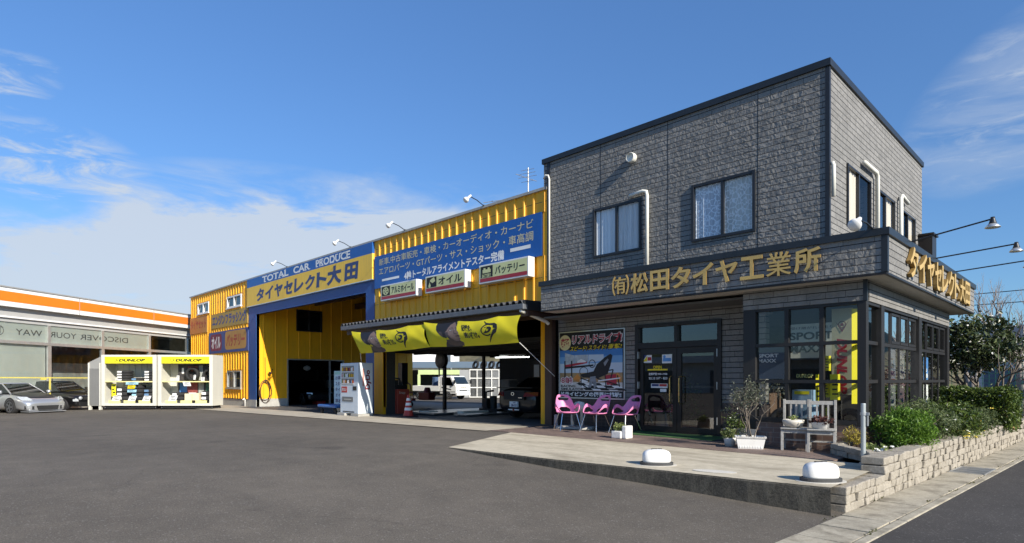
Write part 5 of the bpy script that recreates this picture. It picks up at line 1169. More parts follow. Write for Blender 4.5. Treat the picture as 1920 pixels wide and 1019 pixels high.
# silver coupe, nose to the lot
t = thing('parked_car', 'silver sports car with a black bonnet parked nose out by the shop', 'car', (-33.75, 2.85, -0.235), R(24), 'cars parked in front of the shop', local=True)
body_shell(t, 'body', [(-2.25, 0.38, 0.66, 0.90, 0.60, 0.70, 0.55), (-2.12, 0.28, 0.66, 0.97, 0.74, 0.82, 0.66), (-1.5, 0.20, 0.68, 0.96, 0.80, 0.90, 0.70), (-0.8, 0.18, 0.66, 0.90, 0.80, 0.865, 0.70), (0.4, 0.17, 0.66, 0.88, 0.80, 0.86, 0.72), (1.0, 0.17, 0.66, 0.86, 0.81, 0.885, 0.74), (1.5, 0.17, 0.64, 0.79, 0.82, 0.90, 0.74), (1.9, 0.15, 0.56, 0.70, 0.80, 0.86, 0.70), (2.14, 0.13, 0.44, 0.58, 0.72, 0.76, 0.62), (2.24, 0.15, 0.36, 0.50, 0.58, 0.62, 0.5)], carsilver)
body_shell(t, 'bonnet', [(0.75, 0.80, 0.86, 0.905, 0.66, 0.70, 0.66), (1.2, 0.76, 0.80, 0.875, 0.66, 0.70, 0.64), (1.7, 0.68, 0.71, 0.775, 0.60, 0.64, 0.58), (1.98, 0.60, 0.63, 0.69, 0.50, 0.54, 0.48)], carmatt)
greenhouse(t, [(0.95, 0.66), (0.2, 0.76), (-0.9, 0.74), (-1.75, 0.56)], [(0.10, 0.52), (-0.25, 0.56), (-0.75, 0.54), (-1.0, 0.46)], carglass, carsilver, 0.88, 1.28)
front_patch(t, 'grille', darker, [(2.25, -0.36, 0.19), (2.25, 0.36, 0.19), (2.23, 0.42, 0.37), (2.23, -0.42, 0.37)], (0.05, 0, 0))
for s in (1, -1):
    front_patch(t, 'air_intake', darker, [(2.20, s * 0.49, 0.21), (2.04, s * 0.77, 0.23), (2.04, s * 0.77, 0.36), (2.20, s * 0.49, 0.35)][::s], (0.045, 0.02 * s, 0))
    front_patch(t, 'headlight', headl, [(2.10, s * 0.50, 0.56), (1.88, s * 0.80, 0.56), (1.62, s * 0.83, 0.70), (1.88, s * 0.60, 0.70)][::s], (0.06, 0.02 * s, 0.04))
    f = MB(); f.lathe([(0.02, -0.09), (0.075, -0.06), (0.08, 0.05), (0.03, 0.09)], (0.72, s * 0.94, 0.93), 10, axis='x'); obj('wing_mirror', f, carsilver, t, smooth=True)
for x in (1.32, -1.33):
    for s in (1, -1): wheel(t, x, s * 0.80, 0.32, 0.22)
f = MB(); f.box(1.7, 2.28, -0.72, 0.72, 0.10, 0.135); obj('splitter', f, carsilver, t, bevel=0.01)
f = MB()
for x in (1.32, -1.33):
    for s in (1, -1): F_ = Fr((x, s * 0.902, 0.33), (1, 0, 0), (0, 0, 1), (0, s, 0)); f.ring(F_, 0, 0, 0.325, 0.375, 0.0, 20, 0.0, math.pi)
obj('wheel_arch', f, darker, t, recalc=False)
# black hatchback beside it
t = thing('parked_car', 'black car with round headlights parked between the silver car and the cabinets', 'car', (-36.0, 4.75, -0.245), R(30), 'cars parked in front of the shop', local=True)
body_shell(t, 'body', [(-2.0, 0.38, 0.7, 0.95, 0.66, 0.74, 0.60), (-1.85, 0.28, 0.7, 1.0, 0.76, 0.82, 0.68), (-1.2, 0.20, 0.7, 0.96, 0.78, 0.84, 0.72), (0.3, 0.18, 0.68, 0.92, 0.78, 0.83, 0.72), (0.95, 0.18, 0.68, 0.90, 0.79, 0.845, 0.73), (1.5, 0.2, 0.66, 0.83, 0.79, 0.84, 0.72), (1.85, 0.2, 0.58, 0.74, 0.77, 0.80, 0.68), (2.0, 0.2, 0.5, 0.66, 0.70, 0.73, 0.6)], carblack)
greenhouse(t, [(0.85, 0.66), (0.2, 0.74), (-0.9, 0.74), (-1.8, 0.6)], [(0.15, 0.52), (-0.3, 0.55), (-0.8, 0.54), (-1.25, 0.5)], m_glass('clear_car_glass', (0.45, 0.50, 0.48), 1.2, 0.06), carblack, 0.91, 1.36)
for s in (1, -1):
    f = MB(); f.lathe([(0.0, 0.02), (0.07, 0.015), (0.085, -0.03)], (2.0, s * 0.56, 0.60), 16, axis='x', cap=False); obj('headlight', f, headl, t, smooth=True)
front_patch(t, 'grille', darker, [(1.98, -0.42, 0.52), (1.98, 0.42, 0.52), (1.96, 0.42, 0.66), (1.96, -0.42, 0.66)], (0.03, 0, 0)); front_patch(t, 'bumper', carmatt, [(1.99, -0.68, 0.22), (1.99, 0.68, 0.22), (1.99, 0.70, 0.42), (1.99, -0.70, 0.42)], (0.05, 0, 0))
for s in (1, -1): front_patch(t, 'corner_lamp', headl, [(1.95, s * 0.64, 0.45), (1.80, s * 0.80, 0.45), (1.80, s * 0.80, 0.56), (1.95, s * 0.66, 0.56)][::s], (0.04, 0.02 * s, 0))
for x in (1.25, -1.25):
    for s in (1, -1): wheel(t, x, s * 0.76, 0.29, 0.19)
# third car, only its front wheel and black wing in view
t = thing('parked_car', 'black car at the left edge with only its front wheel and bumper in view', 'car', (-31.75, 0.15, -0.22), R(20), 'cars parked in front of the shop', local=True)
body_shell(t, 'body', [(-2.1, 0.38, 0.7, 0.95, 0.66, 0.74, 0.60), (-1.9, 0.28, 0.7, 1.0, 0.76, 0.84, 0.68), (0.3, 0.18, 0.68, 0.92, 0.80, 0.86, 0.72), (1.3, 0.18, 0.66, 0.86, 0.80, 0.87, 0.73), (1.85, 0.18, 0.55, 0.74, 0.78, 0.82, 0.68), (2.05, 0.2, 0.45, 0.6, 0.68, 0.70, 0.6)], carblack)
greenhouse(t, [(0.85, 0.66), (0.2, 0.74), (-0.9, 0.74), (-1.6, 0.6)], [(0.15, 0.52), (-0.3, 0.55), (-0.7, 0.54), (-1.0, 0.5)], carglass, carblack, 0.91, 1.33)
for x in (1.3, -1.3):
    for s in (1, -1): wheel(t, x, s * 0.80, 0.33, 0.22)
# black coupe in the workshop, tail to the lot
t = thing('parked_car', 'black coupe in the workshop bay with its tail and white number plate outward', 'car', (-12.85, 14.95, 0.0), R(90), local=True)
body_shell(t, 'body', [(-2.13, 0.32, 0.62, 0.90, 0.62, 0.72, 0.62), (-2.02, 0.22, 0.64, 0.97, 0.76, 0.84, 0.70), (-1.5, 0.18, 0.68, 0.96, 0.82, 0.90, 0.70), (-0.8, 0.17, 0.66, 0.90, 0.80, 0.86, 0.70), (0.4, 0.17, 0.66, 0.88, 0.80, 0.86, 0.72), (1.2, 0.17, 0.66, 0.84, 0.81, 0.88, 0.74), (1.9, 0.17, 0.56, 0.70, 0.76, 0.82, 0.66), (2.12, 0.2, 0.45, 0.58, 0.6, 0.64, 0.5)], carblack)
greenhouse(t, [(0.95, 0.66), (0.2, 0.76), (-0.9, 0.74), (-1.7, 0.60)], [(0.10, 0.52), (-0.25, 0.56), (-0.75, 0.54), (-1.05, 0.48)], carglass, carblack, 0.90, 1.26)
for s in (1, -1):
    front_patch(t, 'tail_light', taill, [(-2.17, s * 0.42, 0.70), (-1.99, s * 0.84, 0.72), (-1.95, s * 0.83, 0.84), (-2.15, s * 0.46, 0.83)][::s], (-0.045, 0.01 * s, 0))
front_patch(t, 'rear_panel', paint('blue_black_paint', (0.008, 0.013, 0.018), 0.45, var=0, spec=0.2), [(-2.16, -0.42, 0.60), (-2.16, 0.42, 0.60), (-2.15, 0.44, 0.86), (-2.15, -0.44, 0.86)], (-0.03, 0, 0))
BK = Fr((-2.20, 0, 0), (0, -1, 0), (0, 0, 1), (-1, 0, 0))
f = MB(); f.fbox(BK, -0.17, 0.17, 0.38, 0.55, -0.05, 0.0); pl = obj('number_plate', f, paint('plate_white', (0.70, 0.76, 0.80), 0.4, var=0), t)
f = MB(); f.text(BK, '38-55', -0.10, 0.145, 0.395, 0.475, 0.003, bold=0.03); f.text(BK, '500', -0.02, 0.09, 0.495, 0.53, 0.003, bold=0.03); obj('digits', f, navy, pl)
f = MB(); f.ring(BK, -0.02, 0.78, 0.035, 0.05, 0.02, sx=1.4); f.fbox(BK, 0.22, 0.38, 0.655, 0.675, 0.0, 0.02); obj('badge', f, chrome, t, recalc=False)
f = MB(); f.fbox(BK, -0.22, -0.03, 0.285, 0.32, -0.02, 0.01); f.fbox(BK, 0.05, 0.22, 0.285, 0.32, -0.02, 0.01); obj('reflector', f, white, t)
f = MB(); f.fbox(BK, -0.03, 0.05, 0.26, 0.33, -0.02, 0.012); obj('fog_lamp', f, taill, t)
f = MB(); f.box(-2.18, -1.95, -0.78, 0.78, 0.955, 0.985); obj('spoiler', f, carblack, t, bevel=0.01)
for x in (1.3, -1.28):
    for s in (1, -1): wheel(t, x, s * 0.80, 0.32, 0.22)
# dark car in the store room
t = thing('parked_car', 'dark car standing in the unlit room behind the tall bay doorway', 'car', (-33.0, 16.0, -0.16), R(-8), local=True)
body_shell(t, 'body', [(-2.0, 0.3, 0.6, 0.9, 0.7, 0.8, 0.6), (-1.0, 0.2, 0.66, 0.92, 0.78, 0.85, 0.7), (1.0, 0.2, 0.66, 0.88, 0.8, 0.86, 0.72), (1.9, 0.2, 0.55, 0.72, 0.74, 0.8, 0.64), (2.05, 0.22, 0.45, 0.6, 0.6, 0.66, 0.5)], carblack)
greenhouse(t, [(0.9, 0.66), (-0.9, 0.74), (-1.6, 0.6)], [(0.1, 0.52), (-0.7, 0.54), (-1.0, 0.5)], carglass, carblack, 0.9, 1.3)
for s in (1, -1): front_patch(t, 'headlight', headl, [(1.98, s * 0.45, 0.56), (1.82, s * 0.72, 0.58), (1.80, s * 0.72, 0.66), (1.96, s * 0.47, 0.65)][::s], (0.05, 0, 0.01))
for x in (1.3, -1.3):
    for s in (1, -1): wheel(t, x, s * 0.78, 0.31, 0.2)

# white flatbed truck in the back yard
t = thing('flatbed_truck', 'white flatbed truck standing in the yard behind the workshop', 'truck', (-35.2, 27.3, -0.22), R(12), local=True)
f = MB()
prof = [(2.10, 0.42), (2.16, 0.50), (2.14, 0.95), (2.06, 1.10), (1.72, 1.66), (1.60, 1.72), (0.70, 1.74), (0.62, 1.68), (0.60, 0.42)]
f.poly(Fr((0, 0, 0), (1, 0, 0), (0, 0, 1), (0, -1, 0)), prof, -0.80, 0.80); obj('cab', f, truckw, t, bevel=0.05)
patch(t, 'windscreen', carglass, [(2.055, -0.70, 1.12), (2.055, 0.70, 1.12), (1.76, 0.66, 1.63), (1.76, -0.66, 1.63)][::1], recalc=False)
for o_ in t.children:
    if o_.name.startswith('windscreen'): o_.location = (0.035, 0, 0.02)
for s in (1, -1):
    f = MB(); F_ = Fr((0, s * 0.808, 0), (1, 0, 0), (0, 0, 1), (0, s, 0)); f.poly(F_, [(0.85, 1.06), (1.88, 1.02), (1.60, 1.60), (0.85, 1.62)], 0.0, 0.006); obj('side_window', f, carglass, t)
    f = MB(); F2 = Fr((0, s * 0.812, 0), (1, 0, 0), (0, 0, 1), (0, s, 0)); f.poly(F2, [(0.8, 0.86), (1.7, 0.70), (1.7, 0.76), (0.8, 0.94)], 0, 0.003); f.poly(F2, [(0.62, 0.60), (2.05, 0.60), (2.05, 0.56), (0.62, 0.56)], 0, 0.003); obj('stripe', f, darkmetal, t)
    f = MB(); f.box(2.05, 2.12, s * 0.93 - 0.06, s * 0.93 + 0.06, 1.15, 1.42); f.tube([(1.9, s * 0.8, 1.4), (2.08, s * 0.93, 1.38)], 0.012); obj('wing_mirror', f, black, t)
    front_patch(t, 'headlight', headl, [(2.15, s * 0.52, 0.60), (2.15, s * 0.76, 0.60), (2.14, s * 0.76, 0.76), (2.14, s * 0.52, 0.74)][::s], (0.02, 0, 0))
front_patch(t, 'grille', darkmetal, [(2.16, -0.45, 0.64), (2.16, 0.45, 0.64), (2.15, 0.45, 0.71), (2.15, -0.45, 0.71)], (0.015, 0, 0))
front_patch(t, 'bumper', truckw, [(2.17, -0.78, 0.32), (2.17, 0.78, 0.32), (2.17, 0.78, 0.50), (2.17, -0.78, 0.50)], (0.04, 0, 0))
f = MB(); f.text(Fr((2.175, 0, 0), (0, 1, 0), (0, 0, 1), (1, 0, 0)), 'DUNLOP', -0.32, 0.32, 0.84, 0.93, 0.006, bold=0.03); obj('lettering', f, paint('grey_letters', (0.3, 0.28, 0.2), 0.5), t)
f = MB(); f.box(-2.5, 0.55, -0.8, 0.8, 0.62, 0.74); f.box(-2.5, 0.5, -0.80, -0.76, 0.74, 1.0); f.box(-2.5, 0.5, 0.76, 0.80, 0.74, 1.0); f.box(-2.5, -2.46, -0.76, 0.76, 0.74, 1.0); f.box(0.48, 0.55, -0.8, 0.8, 0.74, 1.72); obj('flatbed', f, truckw, t)
f = MB(); f.box(-2.4, 1.9, -0.4, 0.4, 0.35, 0.62); obj('chassis', f, darkmetal, t)
for x in (1.35, -1.4):
    for s in (1, -1): wheel(t, x, s * 0.70, 0.32, 0.2)
f = MB(); f.lathe([(0.28, 0), (0.28, 0.85), (0.24, 0.9)], (0, 0, 0), 14); o = obj('drum', f, paint('blue_drum', (0.05, 0.09, 0.17), 0.5)); o.location = (-35.6, 27.2, 0.52); tag(o, 'blue drum standing on the bed of the white truck', 'drum')
# ================================================================== yard behind the workshop
def px_floor(x): return gz(x)
t = thing('tyre_cage', 'white framed mesh cage for tyres standing in the back yard', 'cage', (-35.0, 30.0, -0.2), R(45), local=True)
cagew = paint('cage_white', (0.72, 0.72, 0.68), 0.5, var=0.08); mesh_dark = paint('dark_cage_panel', (0.07, 0.068, 0.06), 0.8, var=0.5, scale=8)  # dark mottled colour for the cage's back, floor and top
f = MB(); 
for k in range(7): f.box(k * 0.56 - 0.035, k * 0.56 + 0.035, -0.04, 0.04, 0.05, 2.22)
for z in (0.05, 0.78, 1.5, 2.15): f.box(-0.04, 3.40, -0.05, 0.03, z, z + 0.08)
obj('frame', f, cagew, t)
f = MB()
for k in range(36): f.box(k * 0.094, k * 0.097 + 0.012, 0.03, 0.04, 0.1, 2.2)
for k in range(22): f.box(0, 3.36, 0.02, 0.03, 0.1 + k * 0.095, 0.112 + k * 0.095)
obj('mesh', f, galv, t)
f = MB(); f.box(-0.80, -0.04, 0.0, 0.06, 0.05, 2.2); obj('door', f, paint('grey_cage_door', (0.33, 0.34, 0.34), 0.5, var=0.06), t)
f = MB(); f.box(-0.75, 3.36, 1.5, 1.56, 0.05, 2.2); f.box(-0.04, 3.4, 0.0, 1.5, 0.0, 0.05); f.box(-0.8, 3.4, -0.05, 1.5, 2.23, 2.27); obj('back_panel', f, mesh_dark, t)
M_ = Matrix.Rotation(R(45), 3, 'Z')
for k in range(5):
    f = MB(); tyre(f, (0, 0, -0.1), 0.32, 0.2); f.v = [(y * 0.35 + x, z * 1.0, y) for x, y, z in f.v]; f.v = [(x, zz, y2) for x, zz, y2 in f.v]
    o = obj('tyre', f, rubber, smooth=True); p = Vector((-35.0, 30.0, -0.2)) + M_ @ Vector((0.4 + k * 0.62, 0.7, 2.27)); o.location = (p.x, p.y, p.z)
    tag(o, f'{["first", "second", "third", "fourth", "fifth"][k]} worn tyre from the left on top of the yard cage', 'tyre', 'tyres on top of the yard cage')
t = thing('yard_shed', 'long open shed with a blue roof and pale green awning across the back yard', 'shed', (-44.5, 34.6, -0.3), R(45.4), local=True)
f = MB(); f.box(-9, 12, -1.0, -0.7, 2.62, 3.12); f.box(-9, 12, -0.7, 6, 3.0, 3.2); obj('roof', f, worn('blue_grey_roof', (0.11, 0.16, 0.22), (0.16, 0.17, 0.18), 0.4, 0.5), t)
f = MB(); f.box(-1.9, 1.95, -1.6, -1.4, 2.0, 2.42); obj('awning', f, paint('pale_green_awning', (0.50, 0.60, 0.28), 0.6, var=0.08), t)
f = MB(); f.box(-9, 12, 5.5, 5.8, 0, 3.0); f.box(-9, 12, -0.95, -0.8, 2.42, 2.62); obj('wall', f, paint('shed_dark_wall', (0.075, 0.08, 0.07), 0.8, var=0.3), t)  # one dark colour for the back wall and front beam
f = MB(); f.box(-1.95, -1.72, -1.62, -1.38, 0, 2.0); obj('awning_post', f, MAT['pale_green_awning'], t)
for k in range(5): f = MB(); f.box(-7 + k * 4, -6.88 + k * 4, -1.1, -0.98, 0, 2.62); obj('post', f, galv, t)
t = thing('white_house', 'white walled house rising behind the blue roofed shed', 'house', (-76, 51.1, -0.3), R(45.4), local=True)
f = MB(); f.box(-7, 8.4, 0, 8, 0, 9.0); obj('wall', f, paint('house_white', (0.82, 0.82, 0.80), 0.7, var=0.04), t)
f = MB(); f.box(-7.3, 8.7, -0.3, 8.3, 9.0, 9.3); obj('roof', f, darkmetal, t)
for a in (5.6, 6.9): f = MB(); f.box(a, a + 0.9, -0.06, 0.02, 3.9, 5.3); obj('window', f, paint('house_window', (0.09, 0.11, 0.13), 0.3), t)
hillm = m_leaf('hillside_scrub', (0.10, 0.085, 0.05), (0.22, 0.18, 0.11), 0.9, 0.0, 0.1)
mb = MB(); rr = random.Random(2); nx_, ny_ = 40, 10
for i in range(nx_ + 1):
    for j in range(ny_ + 1):
        a = -110 + 170 * i / nx_; b = 95 + 60 * j / ny_
        h = (9 + 5 * math.sin(i * 0.35) + 2.5 * math.sin(i * 1.1 + 1)) * math.sin(math.pi * j / ny_) ** 0.7 + rr.uniform(-0.4, 0.4)
        mb.v.append((a - 30, b, h - 2))
for i in range(nx_):
    for j in range(ny_): mb.f.append((i * (ny_ + 1) + j, (i + 1) * (ny_ + 1) + j, (i + 1) * (ny_ + 1) + j + 1, i * (ny_ + 1) + j + 1)); mb.m.append(0)
struct('hill', mb, m_concrete('hillside', (0.10, 0.09, 0.05), (0.20, 0.17, 0.10), (0.05, 0.06, 0.03), 0.15), smooth=True)

# ================================================================== things in and before the workshop
# drink machine
t = thing('vending_machine', 'white drink vending machine standing on blocks at the blue column', 'vending machine', (-19.0, 11.0, 0.02))
V = SF(10.70); VX0, VX1, VZ0, VZ1 = -19.63, -18.40, 0.03, 1.80
vmw = worn('vending_white', (0.62, 0.68, 0.72), (0.5, 0.53, 0.55), 0.25, 0.35)
f = MB(); f.fbox(V, VX0, VX1, VZ0, VZ1, -0.58, 0.0); obj('body', f, vmw, t, bevel=0.015)
f = MB(); f.fbox(V, VX0 + 0.10, VX1 - 0.28, 1.02, VZ1 - 0.10, -0.02, 0.004); w = obj('display_window', f, paint('vending_display', (0.20, 0.21, 0.22), 0.25, var=0.2), t)
rr = random.Random(5); cans = [red, skyprint, paint('can_brown', (0.22, 0.11, 0.05), 0.4), white, paint('can_green', (0.08, 0.26, 0.10), 0.4), pearyellow, ink, paint('can_orange', (0.6, 0.22, 0.03), 0.4)]
f = MB()
for r_ in range(3):
    for c in range(13): f.k = rr.randrange(8); a = VX0 + 0.13 + c * 0.063; b = 1.09 + r_ * 0.215; f.fbox(V, a, a + 0.045, b, b + 0.10 + 0.03 * rr.random(), 0.004, 0.012)
obj('drink_row', f, cans, t)
f = MB()
for r_ in range(3): b = 1.045 + r_ * 0.215; f.fbox(V, VX0 + 0.10, VX1 - 0.28, b, b + 0.03, 0.004, 0.010)
obj('button_strip', f, white, t)
f = MB(); f.fbox(V, VX0 + 0.10, VX0 + 0.48, 0.76, 0.97, 0.0, 0.006); obj('red_notice', f, red, t)
f = MB(); f.text(V, '冷たい', VX0 + 0.13, VX0 + 0.45, 0.80, 0.93, 0.008, bold=0.03); obj('notice_lettering', f, whitemat, t)
f = MB(); f.fbox(V, VX1 - 0.34, VX1 - 0.10, 0.84, 0.98, 0.0, 0.010); obj('coin_panel', f, darkmetal, t)
f = MB(); f.fbox(V, VX0 + 0.15, VX1 - 0.33, 0.44, 0.61, -0.02, 0.012); fl = obj('delivery_flap', f, paint('flap_grey', (0.16, 0.17, 0.18), 0.35), t)
f = MB(); f.fbox(V, VX0 + 0.28, VX1 - 0.45, 0.50, 0.54, 0.012, 0.016); obj('flap_handle', f, alu, fl)
f = MB(); f.fbox(V, VX0 + 0.2, VX1 - 0.25, 0.07, 0.10, 0.0, 0.012); obj('kick_grille', f, darker, t)
E_ = EF(VX1); f = MB()
VR = Fr((VX1, 0, 0), (0, 0, 1), (0, -1, 0), (1, 0, 0))        # side lettering reads upward
f.k = 0; f.text(VR, 'DyDo', 0.87, 1.55, -11.22, -10.98, 0.005, bold=0.035)
obj('side_lettering', f, [paint('dark_red_letters', (0.22, 0.01, 0.02), 0.4, var=0)], t)
f = MB(); f.fbox(E_, 10.87, 10.945, 0.99, 1.60, 0.0, 0.0025); obj('side_graphic', f, paint('pale_red_print', (0.58, 0.30, 0.26), 0.4, var=0.1), t)
for i, (a, c) in enumerate(((-19.5, 'left'), (-18.55, 'right'))):
    f = MB(); f.box(a - 0.22, a + 0.30, 10.62, 11.2, gz(-19), 0.028); tag(obj('concrete_block', f, MAT['base_concrete'], bevel=0.01), f'concrete block under the {c} side of the vending machine', 'block', 'blocks under the vending machine')
# platform trolley with blue deck
t = thing('platform_trolley', 'low platform trolley with a blue deck left of the vending machine', 'trolley', (-21.0, 11.2, gz(-21)))
f = MB(); f.box(-21.7, -20.25, 10.85, 11.6, 0.16, 0.27); obj('deck', f, paint('trolley_blue', (0.03, 0.13, 0.38), 0.4, var=0.1), t, bevel=0.04)
for x in (-21.5, -20.45):
    for y in (10.95, 11.5): f = MB(); f.lathe([(0.09, -0.03), (0.09, 0.03)], (x, y, gz(-21) + 0.10), 14, axis='y'); obj('caster', f, rubber, t)
t = thing('notice_board', 'tall pale blue board crowded with handwriting behind the vending machine', 'sign', (-21.2, 11.75, gz(-21)))
f = MB(); f.box(-22.0, -20.7, 11.72, 11.80, 0.22, 1.56); obj('board', f, paint('pale_blue_board', (0.48, 0.66, 0.72), 0.5, var=0.06), t)
N_ = SF(11.72); f = MB()
for i, s in enumerate(('お得な商品', 'スタッドレス', 'タイヤ交換', 'オイル交換', '車検受付')): f.text(N_, s, -21.9 + 0.02 * (i % 2), -20.85, 1.20 - i * 0.225, 1.36 - i * 0.225, 0.004, bold=0.02)
obj('lettering', f, navy, t)
f = MB(); f.quad(N_, -21.97, -20.73, 1.42, 1.54, 0.003); obj('green_strip', f, paint('mint_strip', (0.30, 0.58, 0.50), 0.5, var=0), t)
f = MB(); f.box(-21.9, -21.84, 11.8, 12.2, gz(-21), 1.2); f.box(-20.86, -20.8, 11.8, 12.2, gz(-21), 1.2); f.box(-21.95, -20.75, 11.7, 11.82, gz(-21), 0.22); obj('stand', f, galv, t)
# hose coil on the yellow side wall
f = MB(); rr = random.Random(9); pts = []
for k in range(150):
    q = k / 150 * 2 * math.pi * 4.5; rx = 0.27 + 0.06 * math.sin(k * 0.13); rz = 0.52 + 0.09 * math.sin(k * 0.09 + 1)
    pts.append((-30.31 + 0.03 * math.sin(k * 0.21), 12.35 + rx * math.sin(q), 0.62 + rz * math.cos(q)))
f.tube(pts, 0.014, 5); f.tube([(-30.32, 12.37, 1.15), (-30.33, 12.36, 2.35)], 0.012, 5); f.box(-30.36, -30.24, 12.32, 12.40, 1.12, 1.18)
tag(obj('hose_coil', f, paint('dark_hose', (0.05, 0.025, 0.02), 0.5, var=0.4), smooth=True), 'dark hose coiled on a hook on the sunlit yellow side wall', 'hose')
f = MB(); f.tube([(-31.65, 11.86, gz(-31)), (-31.65, 11.86, 0.17), (-31.62, 11.80, 0.24), (-31.60, 11.72, 0.17)], 0.035, 8); tag(obj('drain_spout', f, whitemat, smooth=True), 'small white bent pipe at the foot of the blue frame', 'pipe')
t = thing('wall_spotlight', 'small spotlight bracket high on the sunlit yellow side wall', 'wall lamp', (-30.35, 12.55, 1.55))
f = MB(); f.tube([(-30.35, 12.75, 1.75), (-30.2, 12.62, 1.66)], 0.02, 6); f.lathe([(0.03, -0.06), (0.08, 0.0), (0.09, 0.06)], (-30.15, 12.55, 1.55), 12); obj('lamp', f, brownm, t)
# traffic cone with white bands
t = thing('traffic_cone', 'red traffic cone with three white bands at the workshop entrance', 'cone', (-16.72, 11.62, gz(-16.7) + 0.016))
c0 = Vector((-16.72, 11.62, gz(-16.7) + 0.016)); c = tuple(c0); f = MB(); f.lathe([(0.175, 0.03), (0.165, 0.06), (0.034, 0.74), (0.026, 0.75)], c, 24)
conered = paint('cone_red', (0.50, 0.045, 0.03), 0.5, var=0.1); obj('cone', f, conered, t, smooth=True)
f = MB(); f.box(c[0] - 0.24, c[0] + 0.24, c[1] - 0.24, c[1] + 0.24, c[2], c[2] + 0.035); obj('base', f, paint('cone_base', (0.07, 0.02, 0.02), 0.7), t, bevel=0.01)
for z in (0.22, 0.38, 0.54):
    r0 = 0.165 - (z - 0.06) * 0.1926 + 0.004; r1 = r0 - 0.09 * 0.1926; f = MB(); f.lathe([(r0, z), (r1, z + 0.09)], c, 24, cap=False); obj('band', f, white, t, smooth=True)
# red service cabinet
t = thing('service_machine', 'red upright service machine with pale lettering inside the workshop pillar', 'machine', (-19.0, 12.75, gz(-19)))
f = MB(); f.box(-19.45, -18.62, 12.45, 13.0, -0.05, 0.86); obj('body', f, paint('machine_red', (0.36, 0.055, 0.035), 0.45, var=0.12), t, bevel=0.02)
f = MB(); f.text(EF(-18.62), 'Snap', 12.52, 12.8, 0.66, 0.78, 0.004, bold=0.02); f.text(SF(12.45), 'Coolant', -19.30, -18.8, 0.56, 0.68, 0.004, bold=0.02); obj('lettering', f, paint('pale_letters', (0.55, 0.45, 0.38), 0.5), t)
f = MB(); f.box(-19.4, -18.7, 12.5, 12.95, 0.86, 1.02); f.lathe([(0.1, 1.0), (0.1, 1.2)], (-19.1, 12.7, 0), 12); f.lathe([(0.07, 1.0), (0.07, 1.15)], (-18.85, 12.75, 0), 12); f.tube([(-19.3, 12.6, 1.0), (-19.2, 12.6, 1.28), (-18.8, 12.65, 1.25), (-18.7, 12.7, 1.0)], 0.03, 6); obj('fittings', f, black, t)
# steel cylinder beside it
t = thing('jack_stand', 'tall grey cylinder lifting jack standing behind the traffic cone', 'jack', (-19.6, 14.5, gz(-19)))
f = MB(); f.lathe([(0.14, 0.42), (0.14, 1.45), (0.12, 1.5)], (-22.0, 15.0, 0), 16); f.box(-22.15, -21.85, 14.85, 15.15, 1.0, 1.95); obj('cylinder', f, darkmetal, t)
f = MB(); f.lathe([(0.055, 0.0), (0.055, 0.9)], (-21.9, 14.8, 0), 10); f.lathe([(0.16, -0.06), (0.05, 0.12)], (-21.9, 14.8, 0), 12); obj('ram', f, galv, t)
# red hand truck
t = thing('hand_truck', 'dark red two wheeled hand truck and hoist parked inside the workshop', 'trolley', (-23.0, 16.0, gz(-20)))
def shift(f): f.v = [(x - 3.2, y, z) for x, y, z in f.v]
dr = paint('dark_red_steel', (0.16, 0.012, 0.016), 0.45, var=0.15)
f = MB(); f.tube([(-21.0, 16.6, 0.1), (-21.0, 16.6, 0.75), (-20.9, 16.6, 1.0), (-20.72, 16.6, 1.06), (-20.55, 16.6, 0.98), (-20.48, 16.6, 0.72), (-20.48, 16.6, 0.1)], 0.03, 8); f.tube([(-21.3, 16.5, 0.62), (-20.2, 16.5, 0.62)], 0.035, 8); f.tube([(-21.3, 16.5, 0.62), (-21.4, 16.4, 0.25)], 0.03); f.tube([(-20.2, 16.5, 0.62), (-20.0, 16.4, 0.3)], 0.03); f.box(-21.35, -20.1, 16.4, 16.6, 0.22, 0.34); shift(f); obj('frame', f, dr, t)
f = MB(); f.box(-20.3, -19.5, 16.9, 17.3, 0.25, 0.62); f.lathe([(0.16, 0.0), (0.2, 0.3), (0.12, 0.55)], (-19.85, 17.1, 0.3), 12); shift(f); obj('motor', f, dr, t, bevel=0.03)
for x in (-21.2, -20.2): f = MB(); f.lathe([(0.13, -0.04), (0.13, 0.04)], (x, 16.4, 0.06), 14, axis='y'); shift(f); obj('wheel', f, rubber, t)
# two-post lift, ramps, reel
t = thing('vehicle_lift', 'dark two post vehicle lift with a low steel ramp on the workshop floor', 'lift', (-19.5, 16.5, gz(-19)))
for x, y in ((-19.95, 15.7), (-21.6, 19.4)):
    f = MB(); f.box(x - 0.06, x + 0.06, y - 0.06, y + 0.06, -0.1, 2.6); obj('post', f, paint('lift_black', (0.02, 0.018, 0.02), 0.5), t)
f = MB(); f.box(-18.4, -16.6, 12.6, 16.2, 0.0, 0.05); f.box(-15.9, -15.2, 12.9, 16.4, 0.0, 0.045); obj('ramp', f, paint('worn_ramp_steel', (0.28, 0.29, 0.30), 0.3, 0.7, var=0.35), t)
f = MB(); f.box(-17.9, -17.3, 12.9, 13.3, 0.05, 0.08); f.box(-16.3, -16.0, 13.4, 14.6, 0.02, 0.10); obj('pad', f, offwhite, t)
t = thing('hose_reel', 'round black hose reel hanging under the mezzanine', 'reel', (-18.5, 14.4, 1.6))
f = MB(); f.lathe([(0.2, -0.1), (0.32, -0.08), (0.32, 0.08), (0.2, 0.1)], (-18.75, 14.6, 1.98), 20, axis='y'); obj('drum', f, black, t)
